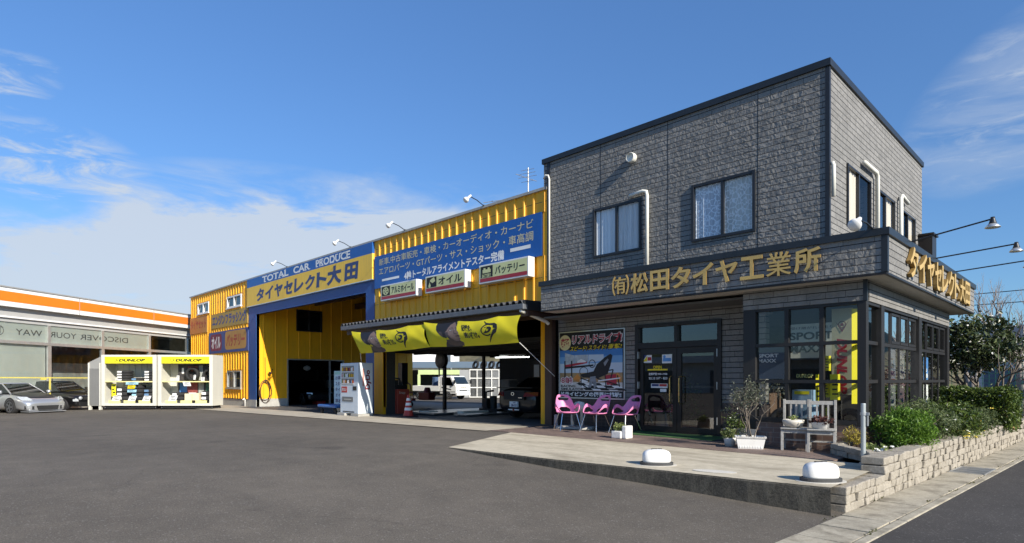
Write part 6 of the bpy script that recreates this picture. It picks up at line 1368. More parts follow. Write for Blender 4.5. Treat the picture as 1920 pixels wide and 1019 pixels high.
f = MB(); f.tube([(-18.9, 14.6, 1.7), (-18.9, 14.6, 1.32)], 0.03); f.tube([(-18.55, 14.6, 1.7), (-18.55, 14.6, 1.5)], 0.02); obj('hook', f, black, t)
# tyre changer
t = thing('tyre_changer', 'grey tyre fitting machine beside the black coupe', 'machine', (-15.8, 15.6, 0))
f = MB(); f.box(-16.15, -15.65, 15.3, 15.8, 0.15, 1.22); obj('tower', f, paint('machine_grey', (0.13, 0.13, 0.13), 0.5, var=0.15), t, bevel=0.06)
f = MB(); f.box(-17.2, -16.2, 15.2, 15.8, 0.0, 0.12); f.lathe([(0.14, 0.0), (0.14, 0.5)], (-16.6, 15.4, 0.1), 14); f.tube([(-16.9, 15.3, 0.1), (-16.9, 15.3, 0.75), (-16.5, 15.3, 0.8)], 0.04); f.box(-17.0, -16.75, 15.2, 15.4, 0.12, 0.5); f.tube([(-15.6, 15.3, 0.3), (-15.4, 15.1, 0.95)], 0.03); obj('turntable', f, darkmetal, t)
tube_m = m_emit('lit_tube', (0.95, 1.0, 1.0), 3.0)
for (x, y, L_, lb) in ((-16.4, 16.2, 1.35, 'lit fluorescent tube under the mezzanine above the coupe'), (-13.6, 16.6, 1.3, 'lit fluorescent tube near the right wall of the workshop')):
    t = thing('fluorescent_lamp', lb, 'ceiling lamp', (x, y, 2.1)); f = MB(); f.tube([(x - L_ / 2, y - 0.25, 2.08), (x + L_ / 2, y + 0.25, 2.08)], 0.018, 8); obj('tube', f, tube_m, t)
    f = MB(); f.box(x - L_ / 2, x + L_ / 2, y - 0.06, y + 0.06, 2.12, 2.18); obj('batten', f, whitemat, t)
f = MB(); f.box(-11.3, -11.2, 14.5, 19.5, 0.6, 1.5); f.box(-10.9, -10.86, 15, 16, 0.9, 1.6); 
# small window in the back wall, its brightness a pale colour on opaque panes
t = thing('back_window', 'small bright window in the dark back wall over the black coupe', 'window', (-19.9, 21.38, 1.3))
f = MB(); f.fbox(SF(21.39), -20.1, -19.75, 1.25, 1.95, 0, 0.03); f.fbox(SF(21.39), -19.6, -19.0, 1.45, 1.95, 0, 0.03); obj('pane', f, paint('pale_opaque_pane', (0.75, 0.78, 0.78), 0.3, var=0), t)
f = MB(); f.fbox(SF(21.39), -20.2, -18.9, 1.15, 2.1, -0.01, 0.02); obj('frame', f, darkmetal, t)
# clutter in the store room
rr = random.Random(12)
cl = [('shelf_box', 'carton', paint('brown_carton', (0.20, 0.12, 0.07), 0.8, var=0.2)), ('red_toolbox', 'toolbox', red), ('parts_bin', 'bin', galv)]
for i, (x, y, z, w, h, k, lb) in enumerate(((-31.6, 15.9, -0.15, 0.6, 0.45, 1, 'red toolbox on the floor at the store room doorway'), (-31.9, 16.5, -0.15, 0.5, 0.7, 0, 'brown carton standing behind the red toolbox'), (-34.5, 18.2, 0.75, 0.9, 0.4, 2, 'grey parts bin on the store room shelf'), (-33.4, 18.2, 0.75, 0.5, 0.55, 0, 'brown carton on the store room shelf'))):
    f = MB(); f.box(x - w / 2, x + w / 2, y - 0.25, y + 0.25, z, z + h); f.box(x - w / 2 - 0.015, x + w / 2 + 0.015, y - 0.265, y + 0.265, z + h, z + h + 0.05); tag(obj(cl[k][0], f, cl[k][2], bevel=0.01), lb, cl[k][1], 'clutter in the store room')
t = thing('store_shelf', 'steel shelf along the back of the unlit store room', 'shelf', (-34, 18.3, -0.16))
f = MB(); f.box(-36, -31, 18.0, 18.6, 0.70, 0.75); f.box(-36, -31, 18.0, 18.6, 1.5, 1.54)
for x in (-36, -34.3, -32.7, -31.05): f.box(x, x + 0.05, 18.0, 18.05, -0.16, 1.9)
obj('rack', f, galv, t)
f = MB(); f.lathe([(0.02, 0.05), (0.16, 0.12), (0.2, 0.2), (0.16, 0.28), (0.02, 0.35)], (-31.2, 15.0, 1.65), 16); tag(obj('ceiling_globe', f, paint('dim_globe', (0.35, 0.35, 0.33), 0.4)), 'pale globe lamp hanging inside the store room doorway', 'lamp')

# ================================================================== terrace: chairs
pink = paint('pink_plastic', (0.72, 0.235, 0.44), 0.38, var=0.04)
def chair_proto():
    t = thing('plastic_chair', 'x', 'chair', (0, 0, 0), 0, 'pink chairs in front of the poster', local=True)
    # shell: a tub whose rim is low in front, forms the arms at the sides and the back behind
    f = MB(); nt, ns = 72, 40
    def rim(th):
        c = math.cos(th)                                  # c = 1 in front, -1 at the back
        side = math.exp(-((abs(th) - 1.62) / 0.55) ** 2)
        back = 1 / (1 + math.exp(-(abs(th) - 2.30) * 9.0))
        return 0.435 + 0.215 * side * (1 - back) + 0.40 * back + 0.02 * back * (1 - c) / 2
    def sp(th, s):
        c, n_ = math.cos(th), math.sin(th); h = rim(th)
        back = max(0.0, -c)
        rx, ry = 0.275, 0.27
        e = 0.86
        dx, dy = math.copysign(abs(n_) ** e, n_) * rx, -math.copysign(abs(c) ** e, c) * ry
        if s < 0.55:
            q = s / 0.55; k = q * 0.88; z = 0.425 - 0.022 * math.cos(q * math.pi / 2)
        else:
            q = (s - 0.55) / 0.45; k = 0.88 + 0.12 * math.sin(q * math.pi / 2) ; z = 0.425 + (h - 0.425) * q ** 1.25
        x, y = dx * k, dy * k
        lean = max(0.0, z - 0.43)
        y += lean * 0.36 * back ** 1.5; x *= 1.0 - 0.10 * lean * back + 0.14 * lean * (1 - back)
        return (x, y, z)
    for i in range(nt):
        for j in range(ns + 1): f.v.append(sp(-math.pi + 2 * math.pi * (i + 0.5) / nt, max(0.02, j / ns)))
    for i in range(nt):
        for j in range(ns):
            th = abs(-math.pi + 2 * math.pi * (i + 1.0) / nt); th = min(th, 2 * math.pi - th); s = (j + 0.5) / ns
            if ((th - 1.50) / 0.62) ** 2 + ((s - 0.735) / 0.125) ** 2 < 1: continue            # under the arms
            if ((th - math.pi) / 0.60) ** 2 + ((s - 0.615) / 0.085) ** 2 < 1: continue          # behind the seat
            if ((th - math.pi) / 0.46) ** 2 + ((s - 0.905) / 0.035) ** 2 < 1: continue          # hand slot
            n2 = (i + 1) % nt
            f.f.append((i * (ns + 1) + j, n2 * (ns + 1) + j, n2 * (ns + 1) + j + 1, i * (ns + 1) + j + 1)); f.m.append(0)
    f.v.append((0, 0, 0.403)); c_ = len(f.v) - 1
    for i in range(nt): f.f.append((c_, ((i + 1) % nt) * (ns + 1), i * (ns + 1))); f.m.append(0)
    o = obj('shell', f, pink, t, smooth=True); md = o.modifiers.new('smooth', 'SMOOTH'); md.iterations = 3; md.factor = 0.5; md = o.modifiers.new('thickness', 'SOLIDIFY'); md.thickness = 0.022; md.offset = 0; md = o.modifiers.new('subdivision', 'SUBSURF'); md.levels = 1; md.render_levels = 1
    for sx in (1, -1):
        for sy in (1, -1):
            f = MB(); f.tube([(sx * 0.17, (-0.17 if sy < 0 else 0.12), 0.41), (sx * 0.255, (-0.27 if sy < 0 else 0.27), 0.008)], [0.012, 0.010], 8); f.lathe([(0.016, 0), (0.016, 0.02)], (sx * 0.255, (-0.27 if sy < 0 else 0.27), 0), 8); obj('leg', f, chrome, t)
    f = MB(); f.box(-0.18, 0.18, -0.19, 0.14, 0.385, 0.398); obj('under_frame', f, darkmetal, t)
    return t
ch = chair_proto()
spots = [(-9.20, 10.94, R(58), 'pink plastic armchair turned sideways next to the brown post'), (-8.48, 11.10, R(-4), 'pink plastic armchair in the middle in front of the poster'), (-7.77, 11.26, R(-10), 'pink plastic armchair at the right end nearest the door')]
for i, (x, y, a, lb) in enumerate(spots):
    c = ch if i == 0 else copy_tree(ch); c.location = (x, y, 0.006); c.rotation_euler = (0, 0, a); c['label'] = lb
t = thing('parasol_base', 'grey concrete parasol base with two steel legs behind the pink chairs', 'base', (-9.25, 11.45, 0.006))
f = MB(); f.poly(Fr((0, 0, 0), (1, 0, 0), (0, 1, 0), (0, 0, 1)), [(-9.68, 11.05), (-8.92, 11.15), (-8.80, 11.4), (-8.9, 11.68), (-9.6, 11.66), (-9.78, 11.4)], 0.006, 0.075); obj('slab', f, MAT['base_concrete'], t, bevel=0.015)
for x in (-9.42, -9.12): f = MB(); f.box(x - 0.04, x + 0.04, 11.38, 11.44, 0.07, 0.5); obj('leg', f, galv, t)
f = MB(); f.lathe([(0.02, 0.42), (0.13, 0.46), (0.16, 0.56), (0.10, 0.66), (0.02, 0.68)], (-9.22, 11.42, 0), 14, sx=1.2, sy=0.8); obj('wrapped_bag', f, offwhite, t, smooth=True)
f = MB(); f.lathe([(0.055, 0), (0.05, 0.28), (0.03, 0.3)], (-10.22, 11.7, 0.006), 12); tag(obj('bollard_stub', f, paint('pale_pink_stub', (0.62, 0.45, 0.42), 0.6)), 'short pale post stub at the foot of the brown canopy post', 'post')
# door mat
f = MB(); f.box(-7.85, -5.55, 11.02, 11.86, 0.006, 0.022); tag(obj('door_mat', f, paint('green_turf_mat', (0.05, 0.13, 0.035), 0.95, var=0.3, scale=40, bmp=0.8, bscale=200)), 'green turf mat in front of the entrance doors', 'mat')
# white dome covers on the terrace edge
def dome(x, y, rz, sc, lb):
    t = thing('dome_cover', lb, 'cover', (x, y, 0.0), rz, 'white dome covers on the terrace edge', local=True)
    f = MB(); prof = [(1.0, 0.0), (1.0, 0.045), (0.96, 0.05)]; f.lathe([(r * 0.235 * sc, z * sc) for r, z in prof], (0, 0, 0), 32, sx=1.15, sy=0.72, pw=0.85); obj('plinth', f, paint('dark_rubber_ring', (0.045, 0.045, 0.045), 0.7, var=0.2), t, smooth=False)
    f = MB(); f.lathe([(0.30 * sc, 0.001), (0.30 * sc, 0.004)], (0.0, 0, 0), 28, sx=1.1, sy=0.78); obj('mortar_pad', f, m_concrete('pale_mortar', (0.55, 0.52, 0.45), (0.62, 0.59, 0.52), (0.45, 0.42, 0.36), 2), t)
    f = MB(); prof = [(0.95, 0.045), (1.0, 0.07), (1.0, 0.14), (0.97, 0.185), (0.86, 0.222), (0.62, 0.246), (0.3, 0.256), (0.02, 0.258)]
    f.lathe([(r * 0.205 * sc, z * sc) for r, z in prof], (0, 0, 0), 36, sx=1.12, sy=0.70, pw=0.78); obj('shell', f, worn('dome_white', (0.80, 0.79, 0.76), (0.62, 0.60, 0.55), 0.3, 0.45), t, smooth=True)
    f = MB()
    for a, b, w in ((-0.03, 0.0, 0.05), (0.05, 0.02, 0.035)): f.box(a - w * sc, a + w * sc, b - 0.018, b + 0.018, 0.247 * sc, 0.266 * sc)
    obj('lifting_tab', f, ink, t, bevel=0.006)
dome(-4.58, 7.40, R(42), 0.86, 'smaller white dome cover nearest the middle of the terrace edge')
dome(-2.47, 7.60, R(46), 0.88, 'white dome cover at the right end of the terrace edge by the stone wall')
f = MB(); f.disc(Fr((-3.70, 7.38, 0.003), (0.9, 0.25, 0), (-0.25, 0.9, 0), (0, 0, 1)), 0, 0, 0.30, 0.0, 0.004, 28, 0.13); tag(obj('mortar_patch', f, m_concrete('pale_mortar', (0.55, 0.52, 0.45), (0.62, 0.59, 0.52), (0.45, 0.42, 0.36), 2)), 'pale oval mortar patch in the terrace between the two dome covers', 'patch')
# steel post with clamp
t = thing('steel_post', 'galvanised post with a clamp at the corner of the flower bed', 'post', (-2.53, 9.52, 0))
f = MB(); f.lathe([(0.032, 0.0), (0.032, 0.86), (0.028, 0.868)], (-2.53, 9.52, 0), 16); obj('tube', f, paint('dull_galvanised', (0.40, 0.43, 0.43), 0.45, 0.4, var=0.12), t, smooth=False)
f = MB(); f.lathe([(0.055, 0.0), (0.055, 0.02), (0.036, 0.03)], (-2.53, 9.52, 0), 16); obj('foot', f, galv, t)
f = MB(); f.lathe([(0.042, 0.70), (0.042, 0.745)], (-2.53, 9.52, 0), 16); f.box(-2.50, -2.455, 9.50, 9.54, 0.70, 0.74); obj('clamp', f, galv, t)
f = MB(); f.lathe([(0.012, 0.55), (0.012, 0.70)], (-2.475, 9.52, 0), 8); obj('bolt', f, galv, t)
# slatted wooden chairs used as plant stands
wood = m_concrete('weathered_wood', (0.30, 0.29, 0.27), (0.42, 0.41, 0.39), (0.20, 0.19, 0.17), 4, 0.8, 0.3, 0.6, st=(6, 6, 0.6))
def wood_chair():
    t = thing('wooden_chair', 'x', 'chair', (0, 0, 0), 0, 'weathered wooden chairs holding plants', local=True)
    for sx in (1, -1):
        f = MB(); f.box(sx * 0.19 - 0.02, sx * 0.19 + 0.02, -0.20, -0.16, 0, 0.362); obj('leg', f, wood, t, bevel=0.003)
        f = MB(); f.box(sx * 0.19 - 0.02, sx * 0.19 + 0.02, 0.16, 0.20, 0, 0.86); obj('back_post', f, wood, t, bevel=0.003)
        f = MB(); f.box(sx * 0.19 - 0.012, sx * 0.19 + 0.012, -0.16, 0.16, 0.15, 0.185); obj('side_rail', f, wood, t)
    f = MB(); f.box(-0.212, 0.212, -0.235, 0.16, 0.365, 0.388); obj('seat', f, wood, t, bevel=0.006)
    f = MB(); f.box(-0.17, 0.17, -0.195, -0.17, 0.30, 0.364); f.box(-0.17, 0.17, 0.17, 0.195, 0.30, 0.364); f.box(-0.17, 0.17, -0.01, 0.012, 0.155, 0.18); obj('apron', f, wood, t)
    f = MB(); f.box(-0.17, 0.17, 0.168, 0.192, 0.775, 0.84); obj('top_rail', f, wood, t, bevel=0.004)
    for k in range(3): f = MB(); a = -0.085 + k * 0.085; f.box(a - 0.014, a + 0.014, 0.172, 0.188, 0.388, 0.775); obj('slat', f, wood, t)
    return t
wc = wood_chair()
for i, (x, lb) in enumerate(((-3.865, 'weathered wooden chair at left holding a cream bowl planter'), (-3.44, 'weathered wooden chair at right holding a white pot of dark succulents'))):
    c = wc if i == 0 else copy_tree(wc); c.location = (x, 10.64, 0.006); c.rotation_euler = (0, 0, R(15)); c['label'] = lb
# ================================================================== stone wall, bed and planting
def stone_course(f, P, Q, z0, h, thick, seed, inward, lmin=0.10, lmax=0.24):
    rr = random.Random(seed); P, Q = Vector(P), Vector(Q); L_ = (Q - P).length; d = (Q - P) / L_; s = 0.0
    while s < L_ - 0.02:
        l = min(rr.uniform(lmin, lmax), L_ - s)
        if L_ - s - l < 0.1: l = L_ - s
        o = rr.uniform(-0.010, 0.022); g = 0.003
        a, b = P + d * (s + g), P + d * (s + l - g)
        V = []
        for z in (z0 + g * 0.6, z0 + h - g * 0.6):
            for base, k in ((a, 0), (b, 0), (b, 1), (a, 1)):
                off = inward * (thick if k else -(o + rr.uniform(-0.012, 0.012))); q = base + off; V.append((q.x, q.y, z + rr.uniform(-0.007, 0.007)))
        f.add(V, [(0, 3, 2, 1), (4, 5, 6, 7), (0, 1, 5, 4), (1, 2, 6, 5), (2, 3, 7, 6), (3, 0, 4, 7)])
        s += l
IN = -SN
f = MB()
for k in range(3): stone_course(f, st(0.0, 0, 0), st(1.34, 0, 0), -0.335 + k * 0.102, 0.102, 0.26, 10 + k, IN)
for k in range(5): stone_course(f, st(1.34, 0, 0), st(34, 0, 0), -0.335 + k * 0.105, 0.105, 0.27, 20 + k, IN)
ws = obj('stone_wall', f, stone, bevel=0.012); tag(ws, 'long low wall of split beige stones along the gutter in front of the office', 'wall')
f = MB()
Bd = [(-3.22, 10.93), (-3.24, 10.42), (-2.52, 9.66), (-2.33, 9.20)]
for k in range(2):
    for i in range(3):
        P, Q = Vector(Bd[i] + (0,)), Vector(Bd[i + 1] + (0,)); d = (Q - P).normalized(); stone_course(f, P, Q, 0.004 + k * 0.088, 0.088, 0.15, 40 + k * 5 + i, Vector((-d.y, d.x, 0)))
tag(obj('flower_bed_wall', f, stone, bevel=0.010), 'two course stone edging round the flower bed at the glazed corner', 'wall')
mb = MB(); rr = random.Random(3)
pts = [(-3.1, 10.95), (-3.1, 10.5), (-2.42, 9.75), (-2.24, 9.1)] + [(st(s, -0.24, 0)[0], st(s, -0.24, 0)[1]) for s in (2, 6, 12, 20, 34)] + [(-3.2, 41), (-3.2, 17.8), (-2.88, 17.7), (-2.88, 10.95)]
mb.add([(x, y, 0.11) for x, y in pts], [tuple(range(len(pts)))]); struct('planting_soil', mb, soil, kind='structure')

rng = np.random.default_rng(7)
def leaf_mesh(f, C, size, aspect=0.5, up=0.3, jit=0.3, dirs=None):
    C = np.asarray(C, float); n = len(C)
    d = rng.normal(size=(n, 3)) if dirs is None else dirs + rng.normal(size=(n, 3)) * 0.35
    d /= np.linalg.norm(d, axis=1)[:, None]
    nr = rng.normal(size=(n, 3)); nr[:, 2] += up * 3; nr -= (nr * d).sum(1)[:, None] * d; nr /= np.linalg.norm(nr, axis=1)[:, None] + 1e-9
    sd = np.cross(d, nr); L_ = size * (1 + jit * rng.normal(size=n)).clip(0.4, 1.8)
    a = C - d * L_[:, None] / 2; b = C + d * L_[:, None] / 2; w = sd * (L_ * aspect / 2)[:, None]; m = nr * (L_ * 0.10)[:, None]
    V = np.stack([a, C + w + m, b, C - w + m], 1).reshape(-1, 3)
    base = len(f.v); f.v += [tuple(p) for p in V]; f.f += [(base + 4 * i, base + 4 * i + 1, base + 4 * i + 2, base + 4 * i + 3) for i in range(n)]; f.m += [f.k] * n
def clumps(c, rad, nc, per, cs, flat=0.8, shell=0.55):
    c = np.array(c); rad = np.array(rad); out = []
    for _ in range(nc):
        d = rng.normal(size=3); d /= np.linalg.norm(d); r = shell + (1 - shell) * rng.random() ** 0.6
        p = c + d * rad * r; out.append(p + rng.normal(size=(per, 3)) * cs * np.array([1, 1, flat]))
    return np.concatenate(out)
def shrub(name, label, cat, c, rad, nc, per, cs, size, mats, aspect=0.5, stems=True, group=None, flowers=None, up=0.3, zmin=None):
    t = thing(name, label, cat, (c[0], c[1], 0.1), group=group)
    P = clumps(c, rad, nc, per, cs); P = P[P[:, 2] > (0.10 if zmin is None else zmin)]
    f = MB(); leaf_mesh(f, P, size, aspect, up); obj('foliage', f, mats, t, recalc=False)
    if stems:
        f = MB()
        for _ in range(9): q = np.array(c) + rng.normal(size=3) * np.array(rad) * 0.5; f.tube([(c[0] + rng.normal() * 0.04, c[1] + rng.normal() * 0.04, 0.08), tuple((np.array([c[0], c[1], 0.1]) + q) / 2), tuple(q)], [0.012, 0.008, 0.004], 5)
        obj('stem', f, paint('brown_stem', (0.10, 0.065, 0.04), 0.8), t)
    if flowers:
        n, s, m = flowers; sel = P[rng.choice(len(P), n)] + (P[rng.choice(len(P), n)] - P[rng.choice(len(P), n)]) * 0.02
        cc = np.array(c); sel = sel + (sel - cc) * 0.08; f = MB()
        for p in sel:
            for k in range(5): q = k * 2 * math.pi / 5; leaf_mesh(f, [p + np.array([math.cos(q), math.sin(q), 0.2]) * s * 0.45], s, 0.8, 1.0, 0.1)
        obj('flower', f, m, t, recalc=False)
    return t
g_bright = m_leaf('bright_shrub_leaf', (0.045, 0.11, 0.010), (0.17, 0.30, 0.035), 0.5, 0.35)
g_grey = m_leaf('grey_green_leaf', (0.055, 0.085, 0.03), (0.17, 0.21, 0.09), 0.55, 0.3)
g_hedge = m_leaf('hedge_leaf', (0.025, 0.05, 0.010), (0.12, 0.17, 0.03), 0.35, 0.2)
g_cam = m_leaf('glossy_dark_leaf', (0.016, 0.030, 0.012), (0.085, 0.105, 0.042), 0.25, 0.10)
g_olive = m_leaf('olive_leaf', (0.022, 0.030, 0.018), (0.15, 0.165, 0.12), 0.35, 0.10)
g_pale = m_leaf('pale_green_leaf', (0.12, 0.17, 0.05), (0.34, 0.38, 0.14), 0.5, 0.3)
g_yel = m_leaf('yellowish_leaf', (0.24, 0.20, 0.03), (0.45, 0.36, 0.06), 0.5, 0.3)
g_wine = m_leaf('wine_red_leaf', (0.035, 0.012, 0.014), (0.13, 0.05, 0.04), 0.45, 0.15)
bark = m_concrete('grey_bark', (0.15, 0.125, 0.10), (0.23, 0.20, 0.165), (0.08, 0.065, 0.05), 8, 0.9, 0.6)
fl_white = paint('white_petal', (0.75, 0.74, 0.70), 0.6, var=0.03); fl_yel = paint('yellow_petal', (0.75, 0.60, 0.10), 0.6, var=0.03)
shrub('round_shrub', 'bright green rounded shrub spilling over the stone wall nearest the camera', 'shrub', (-2.38, 11.25, 0.40), (0.44, 0.50, 0.30), 130, 62, 0.060, 0.055, g_bright, 0.35)
shrub('loose_shrub', 'grey green loose shrub behind the bright rounded one', 'shrub', (-2.42, 12.55, 0.42), (0.46, 0.55, 0.34), 90, 50, 0.08, 0.075, g_grey, 0.3, flowers=(16, 0.035, fl_white))
shrub('loose_shrub', 'mid green loose shrub with a few white flowers in the middle of the planting', 'shrub', (-2.25, 13.7, 0.42), (0.50, 0.65, 0.30), 90, 46, 0.085, 0.08, g_hedge, 0.35, flowers=(14, 0.04, fl_white))
shrub('loose_shrub', 'pale grey green low shrub just before the clipped hedge', 'shrub', (-2.15, 15.2, 0.36), (0.48, 0.75, 0.25), 80, 42, 0.085, 0.075, g_grey, 0.3, flowers=(12, 0.04, fl_yel))
shrub('trailing_plant', 'yellow flowered plant trailing over the top of the stone wall', 'plant', (-1.93, 13.9, 0.22), (0.16, 0.9, 0.09), 30, 24, 0.04, 0.04, g_pale, 0.4, False, flowers=(26, 0.035, fl_yel))
# clipped hedge: leaves packed on a box
t = thing('clipped_hedge', 'dark clipped box hedge in front of the camellia tree', 'hedge', (-2.3, 17.7, 0.1))
n = 13000; P = rng.random((n, 3)); k = rng.integers(0, 4, n)
P[k == 0, 0] = 1.0; P[k == 1, 1] = 0.0; P[k == 2, 2] = 1.0; P += rng.normal(size=(n, 3)) * np.array([0.03, 0.02, 0.045])
P[:, 2] += 0.03 * np.sin(P[:, 0] * 9) + 0.03 * np.sin(P[:, 1] * 11)
P = np.array([-2.95, 17.0, 0.10]) + P * np.array([1.30, 1.7, 0.84]); f = MB(); leaf_mesh(f, P, 0.07, 0.5, 0.3); obj('foliage', f, g_hedge, t, recalc=False)
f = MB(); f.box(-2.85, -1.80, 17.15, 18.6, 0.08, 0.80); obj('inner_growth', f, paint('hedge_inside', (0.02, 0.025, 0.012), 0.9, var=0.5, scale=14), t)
# camellia
def limb(f, p, d, L_, r, depth, rr, tips, spread=0.55, lift=0.12, kids=(2, 3), seg=4):
    p = Vector(p); d = Vector(d).normalized(); pts = [tuple(p)]; rs = [r]
    for k in range(seg):
        d = (d + Vector((rr.gauss(0, 0.10), rr.gauss(0, 0.10), rr.gauss(lift * 0.3, 0.08)))).normalized(); p = p + d * L_ / seg; pts.append(tuple(p)); rs.append(r * (1 - 0.4 * (k + 1) / seg))
    f.tube(pts, rs, 6 if depth > 1 else 4, cap=False)
    if depth == 0: tips.append(p); return
    for _ in range(rr.choice(kids)):
        nd = (d + Vector((rr.gauss(0, spread), rr.gauss(0, spread), rr.gauss(lift, spread * 0.6)))).normalized(); q = Vector(pts[rr.randint(max(1, seg - 2), seg)])
        limb(f, q, nd, L_ * rr.uniform(0.6, 0.85), rs[-1] * 0.85, depth - 1, rr, tips, spread, lift, kids, seg)
t = thing('camellia_tree', 'dark glossy camellia tree dotted with white blooms and glints behind the hedge', 'tree', (-2.5, 20.2, 0.1))
f = MB(); rr = random.Random(6); tips = []
for a in range(5): limb(f, (-2.5 + 0.12 * math.cos(a * 1.3), 20.2 + 0.12 * math.sin(a * 1.3), 0.1), (0.4 * math.cos(a * 1.3), 0.4 * math.sin(a * 1.3), 1), 1.3, 0.05, 2, rr, tips, 0.4)
obj('trunk', f, bark, t, smooth=True)
P = clumps((-2.75, 20.2, 2.20), (1.05, 1.2, 0.72), 120, 42, 0.15); f = MB(); leaf_mesh(f, P, 0.13, 0.5, 0.35); obj('crown', f, g_cam, t, recalc=False)
f = MB(); sel = P[rng.choice(len(P), 190)]; cc = np.array((-2.75, 20.2, 2.2)); sel = sel + (sel - cc) * 0.07
for p in sel:
    for k in range(4): q = k * math.pi / 2; leaf_mesh(f, [p + np.array([math.cos(q), math.sin(q), 0.2]) * 0.022], 0.048, 0.8, 1.0, 0.2)
obj('blossom_glint', f, fl_white, t, recalc=False)  # white petals serve both as blooms and as painted sun glints
# bare winter trees
for i, (x, y, h, sd, lb) in enumerate(((-3.9, 29.5, 2.1, 3, 'bare winter tree rising over the left of the camellia'), (-2.6, 31.0, 1.9, 11, 'bare winter tree with upright twigs in the middle behind the camellia'), (-0.9, 30.0, 1.8, 21, 'bare winter tree at the right edge behind the camellia'))):
    t = thing('bare_tree', lb, 'tree', (x, y, -0.3), group='bare trees behind the camellia'); f = MB(); rr = random.Random(sd); tips = []
    limb(f, (x, y, -0.3), (rr.gauss(0, 0.08), rr.gauss(0, 0.08), 1), h, 0.24, 6, rr, tips, 0.45, 0.22, (2, 2, 3), 4); obj('branches', f, paint('pale_bare_bark', (0.30, 0.26, 0.23), 0.85, var=0.2), t, smooth=True)
shrub('reddish_bush', 'reddish brown bush half hidden right of the camellia', 'shrub', (-0.9, 22.5, 1.0), (0.9, 1.0, 0.6), 60, 40, 0.12, 0.09, g_wine, 0.4)
# green net fence behind the tree
t = thing('net_fence', 'green netted fence with pale posts behind the camellia', 'fence', (-2.5, 24, -0.3))
f = MB(); 
for k in range(60): f.box(-7 + k * 0.16, -6.985 + k * 0.16, 24.0, 24.012, -0.2, 1.9)
for k in range(14): f.box(-7, 2.6, 24.0, 24.01, -0.1 + k * 0.15, -0.088 + k * 0.15)
obj('net', f, paint('green_net', (0.03, 0.16, 0.12), 0.6), t)
for k in range(6): f = MB(); f.box(-6.6 + k * 1.7, -6.54 + k * 1.7, 23.94, 23.99, -0.3, 2.1); obj('post', f, alu, t)
t = thing('distant_house', 'pale distant building with a grey roof at the right edge beyond the trees', 'house', (2, 48, -0.3), R(-4), local=True)
f = MB(); f.box(-9, 0, 0, 8, 0, 3.3); obj('wall', f, paint('distant_wall', (0.50, 0.50, 0.50), 0.7, var=0.1), t)
f = MB(); f.poly(Fr((0, 0, 0), (1, 0, 0), (0, 0, 1), (0, -1, 0)), [(-9.6, 3.3), (0.6, 3.3), (-1.2, 4.9), (-7.5, 4.9)], -8.5, 0.5); obj('roof', f, paint('distant_roof', (0.22, 0.24, 0.28), 0.6, var=0.1), t)
for k in range(2): f = MB(); f.box(-8 + k * 3.4, -6.4 + k * 3.4, -0.05, 0.02, 1.0, 2.2); obj('window', f, paint('distant_window', (0.10, 0.13, 0.17), 0.3), t)
t = thing('timber_trestle', 'small orange brown timber trestle standing at the far end of the hedge', 'trestle', (-1.5, 17.4, 0.1))
tw = paint('orange_timber', (0.46, 0.27, 0.13), 0.6, var=0.2, scale=8)
for y in (17.2, 17.9):
    f = MB(); f.tube([(-1.95, y, 0.1), (-1.78, y, 0.52)], 0.028, 6); f.tube([(-1.6, y, 0.1), (-1.77, y, 0.52)], 0.028, 6); obj('leg', f, tw, t)
f = MB(); f.box(-1.84, -1.72, 17.1, 18.0, 0.5, 0.56); obj('beam', f, tw, t)
t = thing('utility_pole', 'grey concrete utility pole beyond the trees at the right', 'pole', (3.2, 60, -0.3)); f = MB(); f.lathe([(0.2, -0.3), (0.13, 10)], (3.2, 60, 0), 12); obj('shaft', f, MAT['base_concrete'], t)
f = MB(); f.box(2.4, 4.0, 59.9, 60.1, 9.0, 9.15); obj('crossarm', f, galv, t)
for k, (x, z) in enumerate(((2.5, 9.2), (3.9, 8.3))):
    f = MB(); f.tube([(x - 60 + 120 * q, 60 - 18 * q + 9, z - 1.6 * math.sin(math.pi * q) + 0.6) for q in np.linspace(0, 1, 20)], 0.035, 5); tag(obj('overhead_cable', f, black), ['upper thin black cable crossing the sky at the right edge', 'lower thin black cable crossing the sky at the right edge'][k], 'cable', 'cables at the right edge')

# ---- small plants of the flower bed
shrub('dwarf_bush', 'yellowish dwarf bush in the corner of the flower bed', 'plant', (-2.98, 10.70, 0.30), (0.16, 0.13, 0.12), 34, 22, 0.035, 0.032, g_yel, 0.4)
shrub('rosette_plant', 'pale green rosette plant low in the flower bed beside the steel post', 'plant', (-2.50, 10.05, 0.17), (0.15, 0.12, 0.05), 16, 16, 0.04, 0.06, g_pale, 0.35, False)
shrub('white_flowers', 'clump of small white flowers in the flower bed', 'plant', (-2.33, 9.85, 0.165), (0.10, 0.10, 0.04), 12, 14, 0.03, 0.03, g_pale, 0.5, False, flowers=(26, 0.035, fl_white))
f = MB(); f.lathe([(0.05, 0.11), (0.055, 0.19)], (-2.16, 10.9, 0), 12); tag(obj('capped_pipe', f, whitemat), 'small white capped pipe in the soil beside the rounded shrub', 'pipe')
def rock(x, y, w, h, lb, sd):
    rr = random.Random(sd); f = MB(); f.lathe([(1.0, 0.0), (0.92, 0.3), (0.75, 0.62), (0.45, 0.9), (0.1, 1.0)], (0, 0, 0), 10); f.v = [(x + px * w * rr.uniform(0.85, 1.1), y + py * w * 0.45 * rr.uniform(0.8, 1.1), 0.09 + pz * h * rr.uniform(0.92, 1.05)) for px, py, pz in f.v]
    tag(obj('upright_rock', f, paint('purple_brown_rock', (0.060, 0.045, 0.045), 0.85, var=0.35, scale=14, bmp=0.6, bscale=40), smooth=False), lb, 'rock', 'upright rocks against the tiled plinth')
